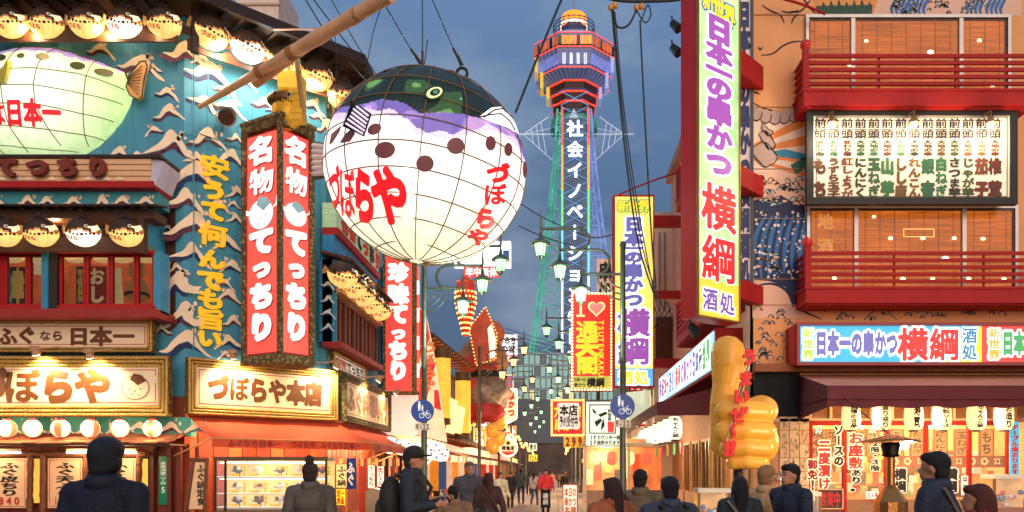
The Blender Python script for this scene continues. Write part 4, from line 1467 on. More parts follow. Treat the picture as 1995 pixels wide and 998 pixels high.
# green street plaque
pl = LF.off(.12)
a0, b1 = pl.q(309, 889); a1, b0 = pl.q(327, 984)
t = thing('green_address_plaque', 'narrow green vertical address plaque with white characters and number 5 on red planks', 'plaque', tuple(pl.w(a0, b0)))
MB(pl).box(a0, a1, b0, b1, -.02, 0).build('plate', M('#0f8a5a', rough=.35, bump=0), t)
MB(pl).text('恵美須東二丁目', a0 + .04, a1 - .04, b0 + .55, b1 - .15, .004, vert=True, r=.02, n=28).build('lettering', M('#f4f4f0', bump=0), t)
MB(pl).text('5', a0 + .03, a1 - .03, b0 + .32, b0 + .5, .004, r=.03).build('number', M('#f4f4f0', bump=0), t)
# wooden posts and lattice between
for i, u in enumerate((300, 334, 352, 388)):
    pl = LF.off(.1)
    MB(pl).pbox(u - 4, 872, u + 4, 1120, 0, .14).build('timber_post', M('#6a2a1a', rough=.5, var=.3), gf0)
# leaning log sign frame near case
pl = LF.off(.5)
t = thing('log_framed_menu', 'tall slanting log framed menu sheet left of the food display case', 'menu board', tuple(pl.w(*pl.q(388, 992))))
MB(pl).prism([(376, 897), (404, 897), (398, 992), (364, 992)], 0, .02, px=True).build('paper', M('#f0c490', rough=.7, emit=.08), t)
for p_, q_ in (((378, 893), (363, 1000)), ((405, 893), (400, 1000)), ((372, 896), (410, 896))):
    MB(pl).tube([(*pl.q(*p_), .04), (*pl.q(*q_), .04)], .06, 8).build('log', LOGM, t)
a0, b1 = pl.q(384, 905); a1, b0 = pl.q(400, 985)
MB(pl).text('ふぐ鍋定食', a0, a1, b0, b1, .03, vert=True, r=.04).build('lettering', INK, t)

# =============== red awning round the corner
aw = thing('corner_awning', 'long red-orange canvas awning round the corner with lettered valance', 'awning', tuple(LC.w(0, 2.2, 0)))
AWM = M('#d8502e', rough=.75, var=.14, scale=2, bump=.15)
def join(c):
    return Vector((CB[0] + c, CB[1] - c * .38))
l0 = LC.w(.0, 0, .28); l1 = LC.w(*LC.off(1.6).q(413, 860), 1.6)
J0, J1 = join(.28), join(1.5)
e0, e1 = LS.w(8.2, 0, .28), LS.w(7.6, 0, 1.5)
zw, zf = 3.08, 2.42
A = [(l0.x, l0.y, zw), (J0.x, J0.y, zw), (e0.x, e0.y, zw)]
B = [(l1.x, l1.y, zf), (J1.x, J1.y, zf), (e1.x, e1.y, zf)]
m = MB()
for i in (0, 1):
    n = 8
    grid = []
    for s_ in range(n + 1):
        for t_ in range(5):
            a = Vector(A[i]).lerp(Vector(A[i + 1]), s_ / n)
            b = Vector(B[i]).lerp(Vector(B[i + 1]), s_ / n)
            p = a.lerp(b, t_ / 4)
            p.z -= .05 * math.sin(PI * t_ / 4) * (1 + .4 * math.sin(s_ * 2.1))
            grid.append(p)
    m.add(grid, [(s_ * 5 + t_, s_ * 5 + t_ + 1, s_ * 5 + t_ + 6, s_ * 5 + t_ + 5) for s_ in range(n) for t_ in range(4)], True)
m.build('canvas_top', AWM, aw)
for i in (0, 1):
    p, q_ = Vector(B[i]), Vector(B[i + 1])
    pp = Plane(p.x, p.y, (q_.x - p.x, q_.y - p.y))
    Lq = (q_ - p).length
    m = MB(pp)
    n = 24
    top = [(Lq * k / n, zf) for k in range(n + 1)]
    bot = [(Lq * k / n, zf - .24 + .012 * math.sin(k * 1.7)) for k in range(n + 1)][::-1]
    m.prism((top + bot)[::-1], -.012, .0)
    m.build('valance', AWM, aw)
    tx = MB(pp)
    for a, s_, w_ in (((.4, 'ふぐなら日本一', 1.5), (2.15, 'づぼらや', .8), (3.1, 'ふぐなら日本一', 1.3)) if i == 0 else ((.4, 'ふぐ料理', 1.0), (2.6, '日本一', .9), (4.8, 'づぼらや', 1.1))):
        tx.text(s_, a, a + w_, zf - .22, zf - .02, .006, r=.04, n=30)
    tx.build('lettering', M('#8a1418', bump=0), aw)
    MB(pp).tube([(0, zf, .0), (Lq, zf, .0)], .02).build('front_rail', M('#d8a060'), aw)
for x in (l1, ):
    MB().tube([(l1.x, l1.y, zf), (LC.w(.0, 0, .1).x - .5, 22, 1.9)], .02).build('arm', M('#e8b070'), aw)
for a in (.8, 3.2, 5.4):
    MB(LS).tube([(a, 1.75, .05), (a + .5, zf - .05, 1.4)], .025).build('arm', M('#e8b070'), aw)
for p in (LC.w(1.2, 2.55, .9), LC.w(3.3, 2.55, .9), LS.w(1.6, 2.5, .8), LS.w(4.6, 2.5, .8)):
    lamp(p, 46, (1, .64, .3), .18, name='awning_bulb_light')  # lamps and bulbs added under the awning to warm the ground floor
    tag(MB().ball(p + Vector((0, 0, .05)), .05, 8, 6).build('awning_bulb', Memit('#ffdca0', 5)), 'added warm bulb under the red awning, %s' % ('left of the display case', 'above the right end of the display case', 'by the blue door curtain', 'farthest along the side street')[[p_ for p_ in range(4)][int(len([o for o in bpy.data.objects if o.name.startswith('awning_bulb') and o.type == 'MESH']) - 1) % 4]], 'bulb')

# =============== food display case
dcp = Plane(0, 21.1)
x0, zt_ = dcp.q(418, 896); x1, _ = dcp.q(638, 896)
dc = thing('food_display_case', 'glass fronted food display case with lit shelves of model dishes under the awning', 'display case', ((x0 + x1) / 2, 21.1, 0))
CM = M('#c9a77a', rough=.3, metal=.6, var=.1)
MB(dcp).box(x0, x1, 0, .55, -.7, 0).build('cabinet_base', M('#8a6a4a', rough=.4), dc)
MB(dcp).box(x0, x1, .55, zt_, -.7, -.66).build('back_panel', Memit('#ffcf8a', E_ * .55), dc)
MB(dcp).box(x0 - .02, x1 + .02, zt_ - .02, zt_ + .08, -.72, .03).build('case_top', M('#6a5236', rough=.4), dc)
for x in (x0, x0 + .26, x1 - .06):
    MB(dcp).box(x, x + .05, .5, zt_, -.04, .02).build('case_post', M('#3a2a1c', rough=.4, metal=.4), dc)
MB(dcp).box(x0, x1, .55, zt_, -.012, -.004).build('glass_front', CLEAR, dc)
shz = [1.42, .98, .62]
FOODC = ['#e8a03a', '#f2ead8', '#c8402a', '#7a3a20', '#f2c84a', '#3a5a2a']
dish = 0
for si, z in enumerate(shz):
    MB(dcp).box(x0 + .05, x1 - .05, z - .02, z, -.62, -.03).build('glass_shelf', M('#f4f8f0', rough=.1, emit=.25, bump=0), dc)
    MB(dcp).box(x0 + .05, x1 - .05, z - .035, z - .02, -.05, -.02).build('shelf_edge', CM, dc)
    if si < 2:
        MB(dcp).cyl((x0 + .1, z + .37, -.1), (x1 - .1, z + .37, -.1), .015, n=6).build('shelf_tube', TUBEL, dc)
    for k in range(5):
        a = x0 + .5 + k * .56
        if a > x1 - .2:
            continue
        dish += 1
        t = thing('dish_model', 'model dish with price card, %s on the %s shelf of the display case' % (ordw[k], ('top', 'middle', 'lowest')[si]), 'food model', tuple(dcp.w(a, z, -.3)), 'model dishes in the display case')
        c = dcp.w(a, z + .1, -.3)
        MB().lathe([(.06, -.1), (.05, 0), (.1, .005), (.2, .06), (.19, .065), (.09, .02), (0, .02)], c, 14).build('plate', M(random.choice(['#2a1a12', '#e8e0d0', '#3a4a6a']), rough=.25, bump=0), t)
        for q in range(6):
            an = q * PI / 3 + k
            rr_ = .09 if q else 0
            f_ = MB().ball(c + Vector((rr_ * math.cos(an), rr_ * math.sin(an), .08 + .05 * random.random())), (.06, .06, .045 + .04 * random.random()), 8, 5)
            f_.build('food_piece', M(random.choice(FOODC), rough=.4, bump=0, emit=.1), t)
        MB(dcp).box(a - .2, a + .1, z + .0, z + .075, -.1, -.09).build('price_card', M('#f2c63a', rough=.5, bump=0, emit=.25), t)
        MB(dcp).text(random.choice(['1,200円', '2,500円', '3,500円', '1,600円']), a - .18, a + .08, z + .01, z + .068, -.085, r=.03, n=24).build('price', REDK, t)
        MB(dcp).box(a + .15, a + .25, z, z + .28, -.22, -.21).build('name_card', M('#f8d04a', rough=.5, bump=0, emit=.25), t)
        MB(dcp).text('てっさ', a + .16, a + .24, z + .02, z + .26, -.205, vert=True, r=.04, n=22).build('lettering', REDK, t)
MB(dcp).cyl((x0 + .1, zt_ - .08, -.1), (x1 - .1, zt_ - .08, -.1), .02, n=8).build('top_tube', TUBEL, dc)
lamp(dcp.w((x0 + x1) / 2, zt_ - .12, -.15), 10, (1, .8, .55), .4, parent=dc)
# bits right of the case: hanging scroll menus, blue curtain, lit menus, counter
pl = Plane(0, 23.4)
def board(pl, u0, v0, u1, v1, name, label, cat, col, emit=.2, txt=None, tcol=INK, vert=True, frame=None, r=.04, depth=.04, back=None, n=32, margin=.15):
    a0, b1 = pl.q(u0, v0); a1, b0 = pl.q(u1, v1)
    t = thing(name, label, cat, tuple(pl.w((a0 + a1) / 2, b0)))
    mm_ = col if not isinstance(col, str) else (Memit(col, E_ * emit * .9) if emit > .5 else M(col, rough=.5, emit=emit))
    MB(pl).box(a0, a1, b0, b1, -depth, 0).build('panel', mm_, t)
    if frame:
        fw = min(a1 - a0, b1 - b0) * .07
        MB(pl).frame(a0 - fw, a1 + fw, b0 - fw, b1 + fw, fw, -depth - .02, .03).build('frame', frame, t)
    if txt:
        w_, h_ = a1 - a0, b1 - b0
        cols = txt if isinstance(txt, (list, tuple)) else [txt]
        k = len(cols)
        for i, s_ in enumerate(cols):
            tcx = tcol[i % len(tcol)] if isinstance(tcol, (list, tuple)) else tcol
            if vert:
                cw = w_ * (1 - 2 * margin * .5) / k
                x0_ = a0 + w_ * margin * .5 + cw * (k - 1 - i)
                MB(pl).text(s_, x0_, x0_ + cw, b0 + h_ * .05, b1 - h_ * .05, .006, vert=True, r=r, n=n).build('lettering', tcx, t)
            else:
                chh = h_ * (1 - margin) / k
                y1_ = b1 - h_ * margin * .5 - chh * i
                MB(pl).text(s_, a0 + w_ * .05, a1 - w_ * .05, y1_ - chh, y1_, .006, r=r, n=n).build('lettering', tcx, t)
    return t
pl1 = Plane(0, 23.6)
board(pl1, 655, 905, 676, 950, 'scroll_menu', 'bright hanging scroll menu with dish photos right of the display case', 'menu', '#ffdf90', .8, ['ふぐ鍋'], INK, frame=LOGM)
board(pl1, 655, 953, 672, 984, 'yellow_menu_card', 'yellow menu card below the bright scroll menu', 'menu', '#f2c01e', .5, ['一品', '定食'], REDK)
t = thing('blue_door_curtain', 'indigo blue noren curtain with white marks by the restaurant door', 'curtain', tuple(pl1.w(*pl1.q(683, 966))))
m = MB(pl1)
a0, b1 = pl1.q(675, 893); a1, b0 = pl1.q(694, 953)
n = 10
vs = [(a0 + (a1 - a0) * i / n, b, .05 * math.sin(i * 1.9)) for b in (b0, b1) for i in range(n + 1)]
m.add(vs, [(i, i + 1, i + n + 2, i + n + 1) for i in range(n)], True).build('cloth', M('#1f4a94', rough=.8), t)
MB(pl1).text('ふぐ', a0 + .03, a1 - .03, b0 + .1, b1 - .1, .07, vert=True, r=.06).build('lettering', M('#f0f0f0', bump=0), t)
pl2 = Plane(0, 24.6)
board(pl2, 717, 907, 730, 951, 'white_menu_strip', 'white vertical menu strip reading tecchiri in a log frame, left of a pair', 'menu', '#fff4dc', 1.0, ['てっちり'], INK, frame=LOGM)
board(pl2, 735, 909, 748, 948, 'white_menu_strip', 'white vertical menu strip with small red characters, right of a pair', 'menu', '#fff4dc', 1.0, ['生ビール'], REDK, frame=LOGM)
t = thing('steel_counter', 'curved stainless steel counter below the paired white menus', 'counter', tuple(pl2.w(*pl2.q(735, 1010))))
MB(pl2).prism([(712, 1060), (712, 958), (722, 951), (745, 955), (760, 966), (764, 1060)], -.5, 0, px=True).build('body', STEEL, t)
m = MB(pl2)
for i, u in enumerate(range(640, 790, 7)):
    if i % 2:
        a, b = pl2.q(u, 893)
        MB(pl2).box(a - .045, a + .045, pl2.q(u, 908)[1], b, -.2, -.16).build('wooden_tag', M('#e0a860' , rough=.5, emit=.08), gf0)
for u in (700, 708, 762):
    a, b = pl2.q(u, 893)
    MB(pl2).box(a - .06, a + .06, 0, b, -.3, -.18).build('red_timber_post', M('#9a2a1a', rough=.5), gf0)

# =============== side street window bay
SBO = LS.off(.45)
sb = thing('side_window_bay', 'projecting side street bay with sign fascia, little roof and dark sliding windows', 'bay window', tuple(LS.w(2, 5.4, 0)))
sa0, sa1 = -.4, 5.4
MB(LS).box(sa0, sa1, 5.5, 8.0, .0, .3).build('bay_wall', M('#2f86a8', rough=.5), sb)
MB(LS).box(sa0, sa1, 8.76, 8.98, .0, .48).build('red_strip', REDP, sb)
MB(LS).box(sa0, sa1, 8.15, 8.76, .0, .36).build('painted_strip', M('#2f8fc0', rough=.5), sb)
for i in range(4):
    MB(LS).box(sa0, sa1, 8.99 + i * .19, 9.165 + i * .19, .0, .42 + .012 * i).build('fascia_plank', M('#a8c49a', rough=.5, emit=.12), sb)
for i, (ch, cl) in enumerate(zip('名物てっちり', ['#d83a30', '#d83a30', '#2a2a30', '#d83a30', '#2a2a30', '#d83a30'])):
    MB(LS).glyph(ch, .5 + i * .92, 9.38, .8, .62, .475, r=.07, n=30, depth=.04).build('character', M(cl, bump=0), sb)
MB(LS).add([(sa0 - .2, 8.25, 0), (sa1 + .2, 8.25, 0), (sa1 + .2, 8.0, .95), (sa0 - .2, 8.0, .95), (sa0 - .2, 8.15, 0), (sa1 + .2, 8.15, 0), (sa1 + .2, 7.93, .95), (sa0 - .2, 7.93, .95)], [(0, 3, 2, 1), (4, 5, 6, 7), (2, 3, 7, 6), (0, 4, 7, 3), (1, 2, 6, 5)]).build('shelf_roof', M('#5a2a1c', rough=.7), sb)
for i in range(14):
    a = sa0 + .2 + i * .42
    MB(LS).box(a, a + .06, 7.88, 7.95, .1, .9).build('rafter_end', BROWN, sb)
MB(LS).box(sa0, sa1, 7.0, 7.12, .35, .6).build('lantern_rail', M('#d8a070'), sb)
MB(LS).box(sa0, sa1, 5.32, 5.5, .0, .6).build('bay_ledge', M('#a02a24'), sb)
for i in range(5):
    a0 = sa0 + .1 + i * 1.14
    f_ = MB(LS).frame(a0, a0 + 1.08, 5.5, 6.95, .07, .3, .4).build('window_frame', M('#7a3018', rough=.5, kind='wood'), sb)
    MB(LS).box(a0 + .07, a0 + 1.01, 5.57, 6.88, .32, .34).build('wood_pane', M('#3a160c', rough=.2), f_)
    MB(LS).box(a0 + .5, a0 + .56, 5.57, 6.88, .34, .39).build('mullion', M('#8a4420', rough=.5), f_)
for z in (5.7, 6.2):
    for dx in (0, .0):
        m = MB(Plane(-7.2, 24.5))
for z, k in ((5.9, 0), (6.35, 1), (6.75, 0), (7.2, 1)):
    m = MB(Plane(-7.0, 24.48))
    m.pl = Plane(-6.98, 24.5)
    wave(m, -.0, z, .26, k, z=.01)
    m.build('painted_wave', [M('#e8e8f0'), WAVN, WAVN], sb)
MB().box(-7.25, -6.72, 24.5, 24.56, 5.5, 8.0).build('bay_end', M('#2f86b0', rough=.5), sb)
for i, (u, v) in enumerate(((668, 535), (687, 556), (705, 573), (722, 589), (738, 603))):
    pl = LS.off(.72)
    a, b = pl.q(u, v)
    place_fish(pl.w(a, b), .42, .35, 'pufferfish lantern in the row along the side street bay, %s from the near end' % ordw[i])
lamp(LS.w(2.4, 7.6, .5), 30, (.95, .9, .5), .2)
ss = LS.off(.08)
t, z = goldboard(ss, .1, 4.4, 4.72, 5.3, .1, 'small gold framed side sign reading meibutsu tecchiri below the side bay', c=.05, depth=.1, ropes=1, face=M('#e8e6d8', rough=.4, emit=.15))
MB(ss).text('名物', .35, 1.7, 4.84, 5.18, z, r=.05, n=30).build('lettering', M('#d84a40', bump=0), t)
MB(ss).text('てっちり', 1.75, 4.1, 4.84, 5.18, z, r=.06, n=30).build('lettering', M('#22304a', bump=0), t)
for z0, z1 in ((4.9, 8.6),):
    tag(MB().tube([(-6.9, 31.4, 4.4), (-6.9, 31.4, 9.5)], .1, 8).build('drain_pipe', M('#2a7fa8', rough=.4)), 'blue drainpipe on the side wall left of the second red sign', 'pipe')

# second red vertical sign
vp = Plane(0, 31.0)
a0, b1 = vp.q(746, 468); a1, b0 = vp.q(808, 768)
t = thing('vertical_sign', 'red vertical sign reading chinmi tecchiri with stone frame under the giant lantern', 'sign', tuple(vp.w(a0, b0)))
MB(vp).frame(a0, a1, b0, b1, .1, -.5, .03).build('stone_frame', STONE, t)
MB(vp).box(a0 + .1, a1 - .1, b0 + .1, b1 - .1, -.45, 0).build('lit_face', RLIT, t)
m = MB(vp); 
for i, ch in enumerate('珍味てっちり'):
    a, b = vp.q(776, (531, 573, 612, 648, 683, 722)[i])
    m.glyph(ch, a, b, .78 * (.8 if ch == 'っ' else 1), .76 * (.75 if ch == 'っ' else 1), .02, r=.09, n=40)
m.build('lettering', WTXT, t)
# =============== right: the red-balconied restaurant
RF = Plane(0, 18)
RS = Plane(4.4, 40, (0, -1))            # its street side, a = 40 - Y
PEACH = M('#f0a868', rough=.6, var=.1, scale=.7, bump=.05)
PINKW = M('#f0c0a4', rough=.6, var=.06, scale=1, bump=.03)
rb = thing('skewer_restaurant_building', 'peach painted corner restaurant with red railed balconies and a sea mural', 'building', (8, 18.3, 0))
XR = 12.5
MB(RF).box(4.4, XR, 3.6, 12.6, -.3, 0).build('mural_wall', PEACH, rb)
MB(RS).box(9, 21.98, 3.6, 12.6, -.3, 0).build('side_wall', M('#e0a890', rough=.6), rb)
MB().box(4.7, XR, 18.3, 31, 3.3, 12.6).box(4.7, XR, 20.8, 31, 0, 3.25).build('building_core', M('#c09070', rough=.7), rb)
MB().box(4.2, XR, 17.8, 31, 12.6, 12.9).build('roof_parapet', M('#b08a70', rough=.7), rb)
# mural: lines, rope band, sun rays, stylised sea
def mline(pts, w=.02, mat=INK, z=.006, name='painted_line'):
    q = [RF.q(*p) for p in pts]
    # smooth by Catmull-Rom
    out_ = []
    for i in range(len(q) - 1):
        p0, p1, p2, p3 = q[max(0, i - 1)], q[i], q[i + 1], q[min(len(q) - 1, i + 2)]
        for k in range(5):
            t = k / 5
            out_.append(tuple(.5 * (2 * p1[j] + (p2[j] - p0[j]) * t + (2 * p0[j] - 5 * p1[j] + 4 * p2[j] - p3[j]) * t * t + (3 * p1[j] - p0[j] - 3 * p2[j] + p3[j]) * t ** 3) for j in (0, 1)))
    out_.append(q[-1])
    L_, R_ = [], []
    for i, p in enumerate(out_):
        a, b = out_[max(0, i - 1)], out_[min(len(out_) - 1, i + 1)]
        d = Vector((b[0] - a[0], b[1] - a[1])).normalized()
        h = w * (.35 + .65 * math.sin(PI * (i + .5) / len(out_)))
        L_.append((p[0] - d.y * h, p[1] + d.x * h, z)); R_.append((p[0] + d.y * h, p[1] - d.x * h, z))
    n = len(out_)
    return MB(RF).add(L_ + R_, [(i, i + 1, i + 1 + n, i + n) for i in range(n - 1)]).build(name, mat, rb)
for l in ([(1484,10),(1502,22),(1520,30),(1528,46)], [(1522,22),(1540,25),(1556,20)], [(1540,22),(1560,22),(1582,-4)], [(1556,27),(1546,36),(1542,46)], [(1482,108),(1505,105),(1525,90),(1545,82),(1566,81)], [(1477,92),(1481,97),(1486,92)], [(1466,180),(1473,181),(1480,184)],
          [(1560,-10),(1575,12),(1590,28)], [(1466,200),(1490,212),(1530,221),(1568,221)]):
    mline(l)
LAV = M('#c4a498', rough=.6, var=.1)
def mpoly(pts, mat, z=.004, name='painted_patch', sm=0):
    return MB(RF).flat([RF.q(*p) for p in pts], z).build(name, mat, rb)
RAYO, RAYW, TEAL, NAVY, MIDB = M('#e8883c'), M('#f4d8c0'), M('#2f8fb0'), M('#08204c', var=.1), M('#2a70b0', var=.1)
mpoly([(1466, 222), (1568, 222), (1568, 345), (1466, 345)], RAYW, .002)
for i in range(8):
    a0, a1 = math.radians(-38 + i * 15), math.radians(-38 + i * 15 + 8)
    cx, cy_ = 1436, 300
    def clip(a):
        r = 132 / max(.2, math.cos(a))
        return (cx + math.cos(a) * r, max(222, min(345, cy_ - math.sin(a) * r)))
    p, q = clip(a0), clip(a1)
    if abs(p[1] - q[1]) > 2:
        mpoly([(1466, cy_ - 30 * math.tan(a0)), p, q, (1466, cy_ - 30 * math.tan(a1))], RAYO, .004, 'painted_ray')
mpoly([(1500, 296), (1530, 291), (1568, 300), (1568, 312), (1520, 306)], TEAL, .006)
mpoly([(1540, 322), (1568, 306), (1568, 330), (1550, 340)], M('#1f6a4a'), .006)
for i in range(6):
    u = 1473 + i * 18
    v = 222 + 5 * math.sin(i * .9) + i * 1.2
    MB(RF).flat([RF.q(u + 12 * math.cos(q), v + 14 * math.sin(q)) for q in [k * PI / 8 for k in range(16)]], .008 + .002 * i).build('painted_rope_link', LAV, rb)
    mline([(u + 12, v - 4), (u + 9, v + 9), (u, v + 14), (u - 9, v + 9)], .012, z=.02)
for pts in ([(1486,240),(1496,252),(1506,258),(1496,266),(1484,252)], [(1478,262),(1492,256),(1510,284),(1496,292)], [(1466,288),(1490,278),(1514,308),(1490,326),(1466,300)]):
    mpoly(pts, LAV, .022, 'painted_paper_strip')
    mline(pts + pts[:1], .012, z=.024)
# sea: pale sky, dark swell with curved stripes, scattered foam dots
mpoly([(1466, 345), (1480, 335), (1530, 332), (1568, 345), (1568, 620), (1466, 620)], PINKW, .004)
mpoly([(1466,392),(1490,385),(1505,400),(1520,380),(1540,392),(1568,400),(1568,560),(1545,600),(1530,560),(1500,548),(1466,545)], NAVY, .008, 'painted_swell')
for k in range(7):
    o_ = k * 15
    mline([(1468 + o_, 545 - k * 3), (1466 + o_ * 1.02, 500), (1474 + o_, 455), (1492 + o_ * .9, 420)], .05, MIDB, .012, 'painted_stripe')
rs = random.Random(4)
m = MB(RF)
for k in range(90):
    u, v = rs.uniform(1468, 1566), rs.uniform(405, 545)
    r = rs.uniform(.012, .04)
    a, b = RF.q(u, v)
    m.flat([(a + r * math.cos(q), b + r * math.sin(q)) for q in [i * PI / 3 for i in range(6)]], .02)
m.build('painted_foam_dots', M('#f4e4dc'), rb, kind='stuff')
FOAM = M('#bcd6cc')
def foam(mb, u0, v0, u1, v1, n, seed, sc=1.0):
    rs = random.Random(seed)
    for k in range(n):
        u, v = rs.uniform(u0, u1), rs.uniform(v0, v1)
        s_ = rs.uniform(5, 10) * sc
        f = rs.choice((-1, 1))
        mb.mat(1 if rs.random() < .45 else 2)
        mb.flat([mb.pl.q(u + f * s_ * x, v + s_ * y) for x, y in ((-1, .3), (-.3, -.5), (.5, -.4), (.9, .3), (.3, .1), (-.2, .2))], .014)
        mb.mat(0)
        pts = [mb.pl.q(u + f * s_ * x, v + s_ * y) for x, y in ((-1, .3), (-.3, -.5), (.5, -.4), (.9, .4), (.3, .05))]
        for (p, q) in zip(pts, pts[1:]):
            d = Vector((q[0] - p[0], q[1] - p[1])).normalized() * .009
            mb.flat([(p[0] - d.y, p[1] + d.x), (q[0] - d.y, q[1] + d.x), (q[0] + d.y, q[1] - d.x), (p[0] + d.y, p[1] - d.x)], .017)
FM = [M('#1a2436'), FOAM, PINKW, M('#b09a8c')]
m = MB(RF); foam(m, 1480, 345, 1562, 400, 42, 1); foam(m, 1468, 480, 1520, 530, 16, 2); m.build('painted_foam_curls', FM, rb, kind='stuff')
m = MB(RF); foam(m, 1472, 600, 1545, 712, 34, 3); foam(m, 1595, 592, 1960, 622, 44, 5, .9); m.build('painted_foam_curls', [FM[0], FM[3], PINKW], rb, kind='stuff')
mline([(1685, 624), (1700, 608), (1714, 598), (1730, 608), (1748, 624)], .012)
mline([(1466, 560), (1500, 553), (1530, 565), (1555, 600), (1600, 622)], .03, NAVY)
# strip above the top window
mpoly([(1575, -30), (1720, -30), (1700, 31), (1592, 31)], M('#e89a50'), .003, 'painted_sunset')
mpoly([(1590, 12), (1700, 10), (1698, 31), (1592, 31)], M('#1f4a34', var=.5, scale=9), .006, 'painted_tree_line')
for k in range(7):
    u = 1600 + k * 15
    mpoly([(u, 14), (u + 4, 3 - (k % 3) * 3), (u + 9, 14)], M('#1f4a34', var=.5, scale=9), .008, 'painted_tree')
mpoly([(1720, -30), (1990, -30), (1990, 31), (1700, 31)], PINKW, .003, 'painted_sky')
for u in (1740, 1775, 1885, 1925):
    for k in range(4):
        mline([(u + 9 * k, 31), (u + 9 * k - 3, 18), (u + 9 * k + 3, 4), (u + 9 * k + 9, -6)], .04, MIDB, .008, 'painted_stripe')
m = MB(RF); foam(m, 1735, -8, 1930, 28, 46, 9, .8); m.build('painted_foam_curls', FM, rb, kind='stuff')
# wall clapboard joints
m = MB(RF)
for v in (30, 210, 330, 427, 545, 595):
    a0, b = RF.q(1466, v)
    m.box(4.4, 5.6, b, b + .012, 0, .026)
m.build('sheet_joints', M('#b98a6c'), rb, kind='stuff')

# windows with blinds and glowing spots for reflected lights
ALU = M('#a8a4a0', rough=.35, metal=.6, var=.1)
BLIND = M('#8a4a22', rough=.7, var=.75, scale=.7, bump=.5, kind='blind', emit=.8, ecol='#c2601c')  # room glow and its uneven tone put into the blind's own emission
def bigwin(u0, v0, u1, v1, mull, lab, lights, kind):
    t = thing('wide_window', lab, 'window', tuple(RF.w(*RF.q((u0 + u1) / 2, v1))))
    a0, b1 = RF.q(u0, v0); a1, b0 = RF.q(u1, v1)
    MB(RF).frame(a0, a1, b0, b1, .07, -.1, .09).build('frame', ALU, t)
    MB(RF).frame(a0 + .08, a1 - .08, b0 + .08, b1 - .08, .03, -.1, .05).build('inner_frame', M('#3a2a22', rough=.4), t)
    edges = [a0] + [RF.q(u, v0)[0] for u in mull] + [a1]
    for x in edges[1:-1]:
        MB(RF).box(x - .045, x + .045, b0 + .07, b1 - .07, -.05, .075).build('mullion', ALU, t)
    for i in range(len(edges) - 1):
        p = MB(RF).box(edges[i] + .05, edges[i + 1] - .05, b0 + .08, b1 - .08, .03, .04).build('glass_pane', M('#3a2010', rough=.02, bump=0, alpha=.3), t)
        # reed blind: vertical strings and slats
        x0_, x1_ = edges[i] + .06, edges[i + 1] - .06
        MB(RF).box(x0_, x1_, b0 + .08, b1 - .09, .002, .008).build('reed_blind', BLIND, t)
        m = MB(RF)
        nn = int((x1_ - x0_) / .3)
        for k in range(nn):
            x = x0_ + (k + .5) * (x1_ - x0_) / nn
            m.box(x - .006, x + .006, b0 + .08, b1 - .09, .008, .014)
        m.build('blind_strings', M('#8a4418', emit=.1), t, kind='stuff')
    for i, (u, v, r) in enumerate(lights):
        a, b = RF.q(u, v)
        MB(RF).ball((a, b, .025), (r * .012 * 1.2, r * .012 * .8, .01), 10, 6).build('glass_light_spot', Memit('#ffdc9a', 6), t)  # glowing blobs stand in for lights mirrored in the glass
    return t
bigwin(1568, 32, 1966, 212, (1660, 1870), 'upper wide aluminium framed window with reed blinds behind the top balcony', [(1687,81,3),(1812,103,5),(1907,80,3.5),(1654,128,3),(1738,152,3.4),(1933,166,5),(1620,175,2.5)], 0)
w2 = bigwin(1570, 402, 1980, 592, (1666, 1876), 'lower wide aluminium framed window below the menu board, glowing spots for reflected lights in its panes', [(1702,423,3),(1734,465,3.5),(1797,465,3.5),(1858,465,3.5),(1914,466,3.5),(1841,505,6),(1625,543,3.5),(1758,544,4),(1816,544,3.5),(1886,544,4),(1955,544,3.5)], 1)
pl = RF.off(.045)
for ch, u, v in (('地', 1608, 432), ('酒', 1608, 480)):
    a, b = pl.q(u, v); MB(pl).glyph(ch, a, b, .36, .36, 0, r=.06).build('window_lettering', M('#d0904a', emit=.2), w2)
MB(pl).frame(*(pl.q(1760, 446)[0], pl.q(1820, 446)[0]), *(pl.q(0, 462)[1], pl.q(0, 446)[1]), .012, 0, .006).build('light_fitting', Memit('#ffb060', .8), w2)

# red balconies
def balcony(pl, a0, a1, zb_, lab, h=1.35, prot=.73, back=True, near_end=True):
    """pl: wall plane; floor beam bottom at zb_"""
    t = thing('red_balcony', lab, 'balcony', tuple(pl.w((a0 + a1) / 2, zb_, .3)))
    MB(pl).box(a0, a1, zb_, zb_ + .3, prot - .08, prot).build('floor_beam', REDP, t)
    MB(pl).box(a0, a0 + .08, zb_, zb_ + .3, 0, prot - .08).build('end_beam', REDP, t)
    MB(pl).box(a0 + .08, a1, zb_ - .03, zb_ + .05, .0, prot - .08).build('underside', REDP, t)
    MB(pl).box(a0 - .03, a1, zb_ + .3, zb_ + .35, .0, prot + .03).build('deck', REDP, t)
    for k in range(5):
        z = zb_ + .44 + k * .15
        MB(pl).box(a0 + .1, a1, z, z + .075, prot - .07, prot - .02).build('rail', REDP, t)
        MB(pl).box(a0 + .02, a0 + .07, z, z + .075, 0, prot - .1).build('rail', REDP, t)
    ends = [a0 + .04]
    for a in ends:
        MB(pl).box(a - .05, a + .07, zb_ + .3, zb_ + 1.22, prot - .1, prot + .01).build('corner_post', REDP, t)
        MB(pl).ball(pl.w(a + .01, zb_ + 1.33, prot - .045) if False else (a + .01, zb_ + 1.31, prot - .045), (.115, .115, .115), 14, 10).build('ball_finial', M('#d0302a', rough=.3), t)
    n = int((a1 - a0) / 2.4)
    for k in range(1, n + 1):
        a = a0 + k * (a1 - a0) / (n + 1)
        MB(pl).box(a - .02, a + .02, zb_ + .35, zb_ + 1.1, prot - .11, prot - .07).build('baluster', REDP, t)
    return t
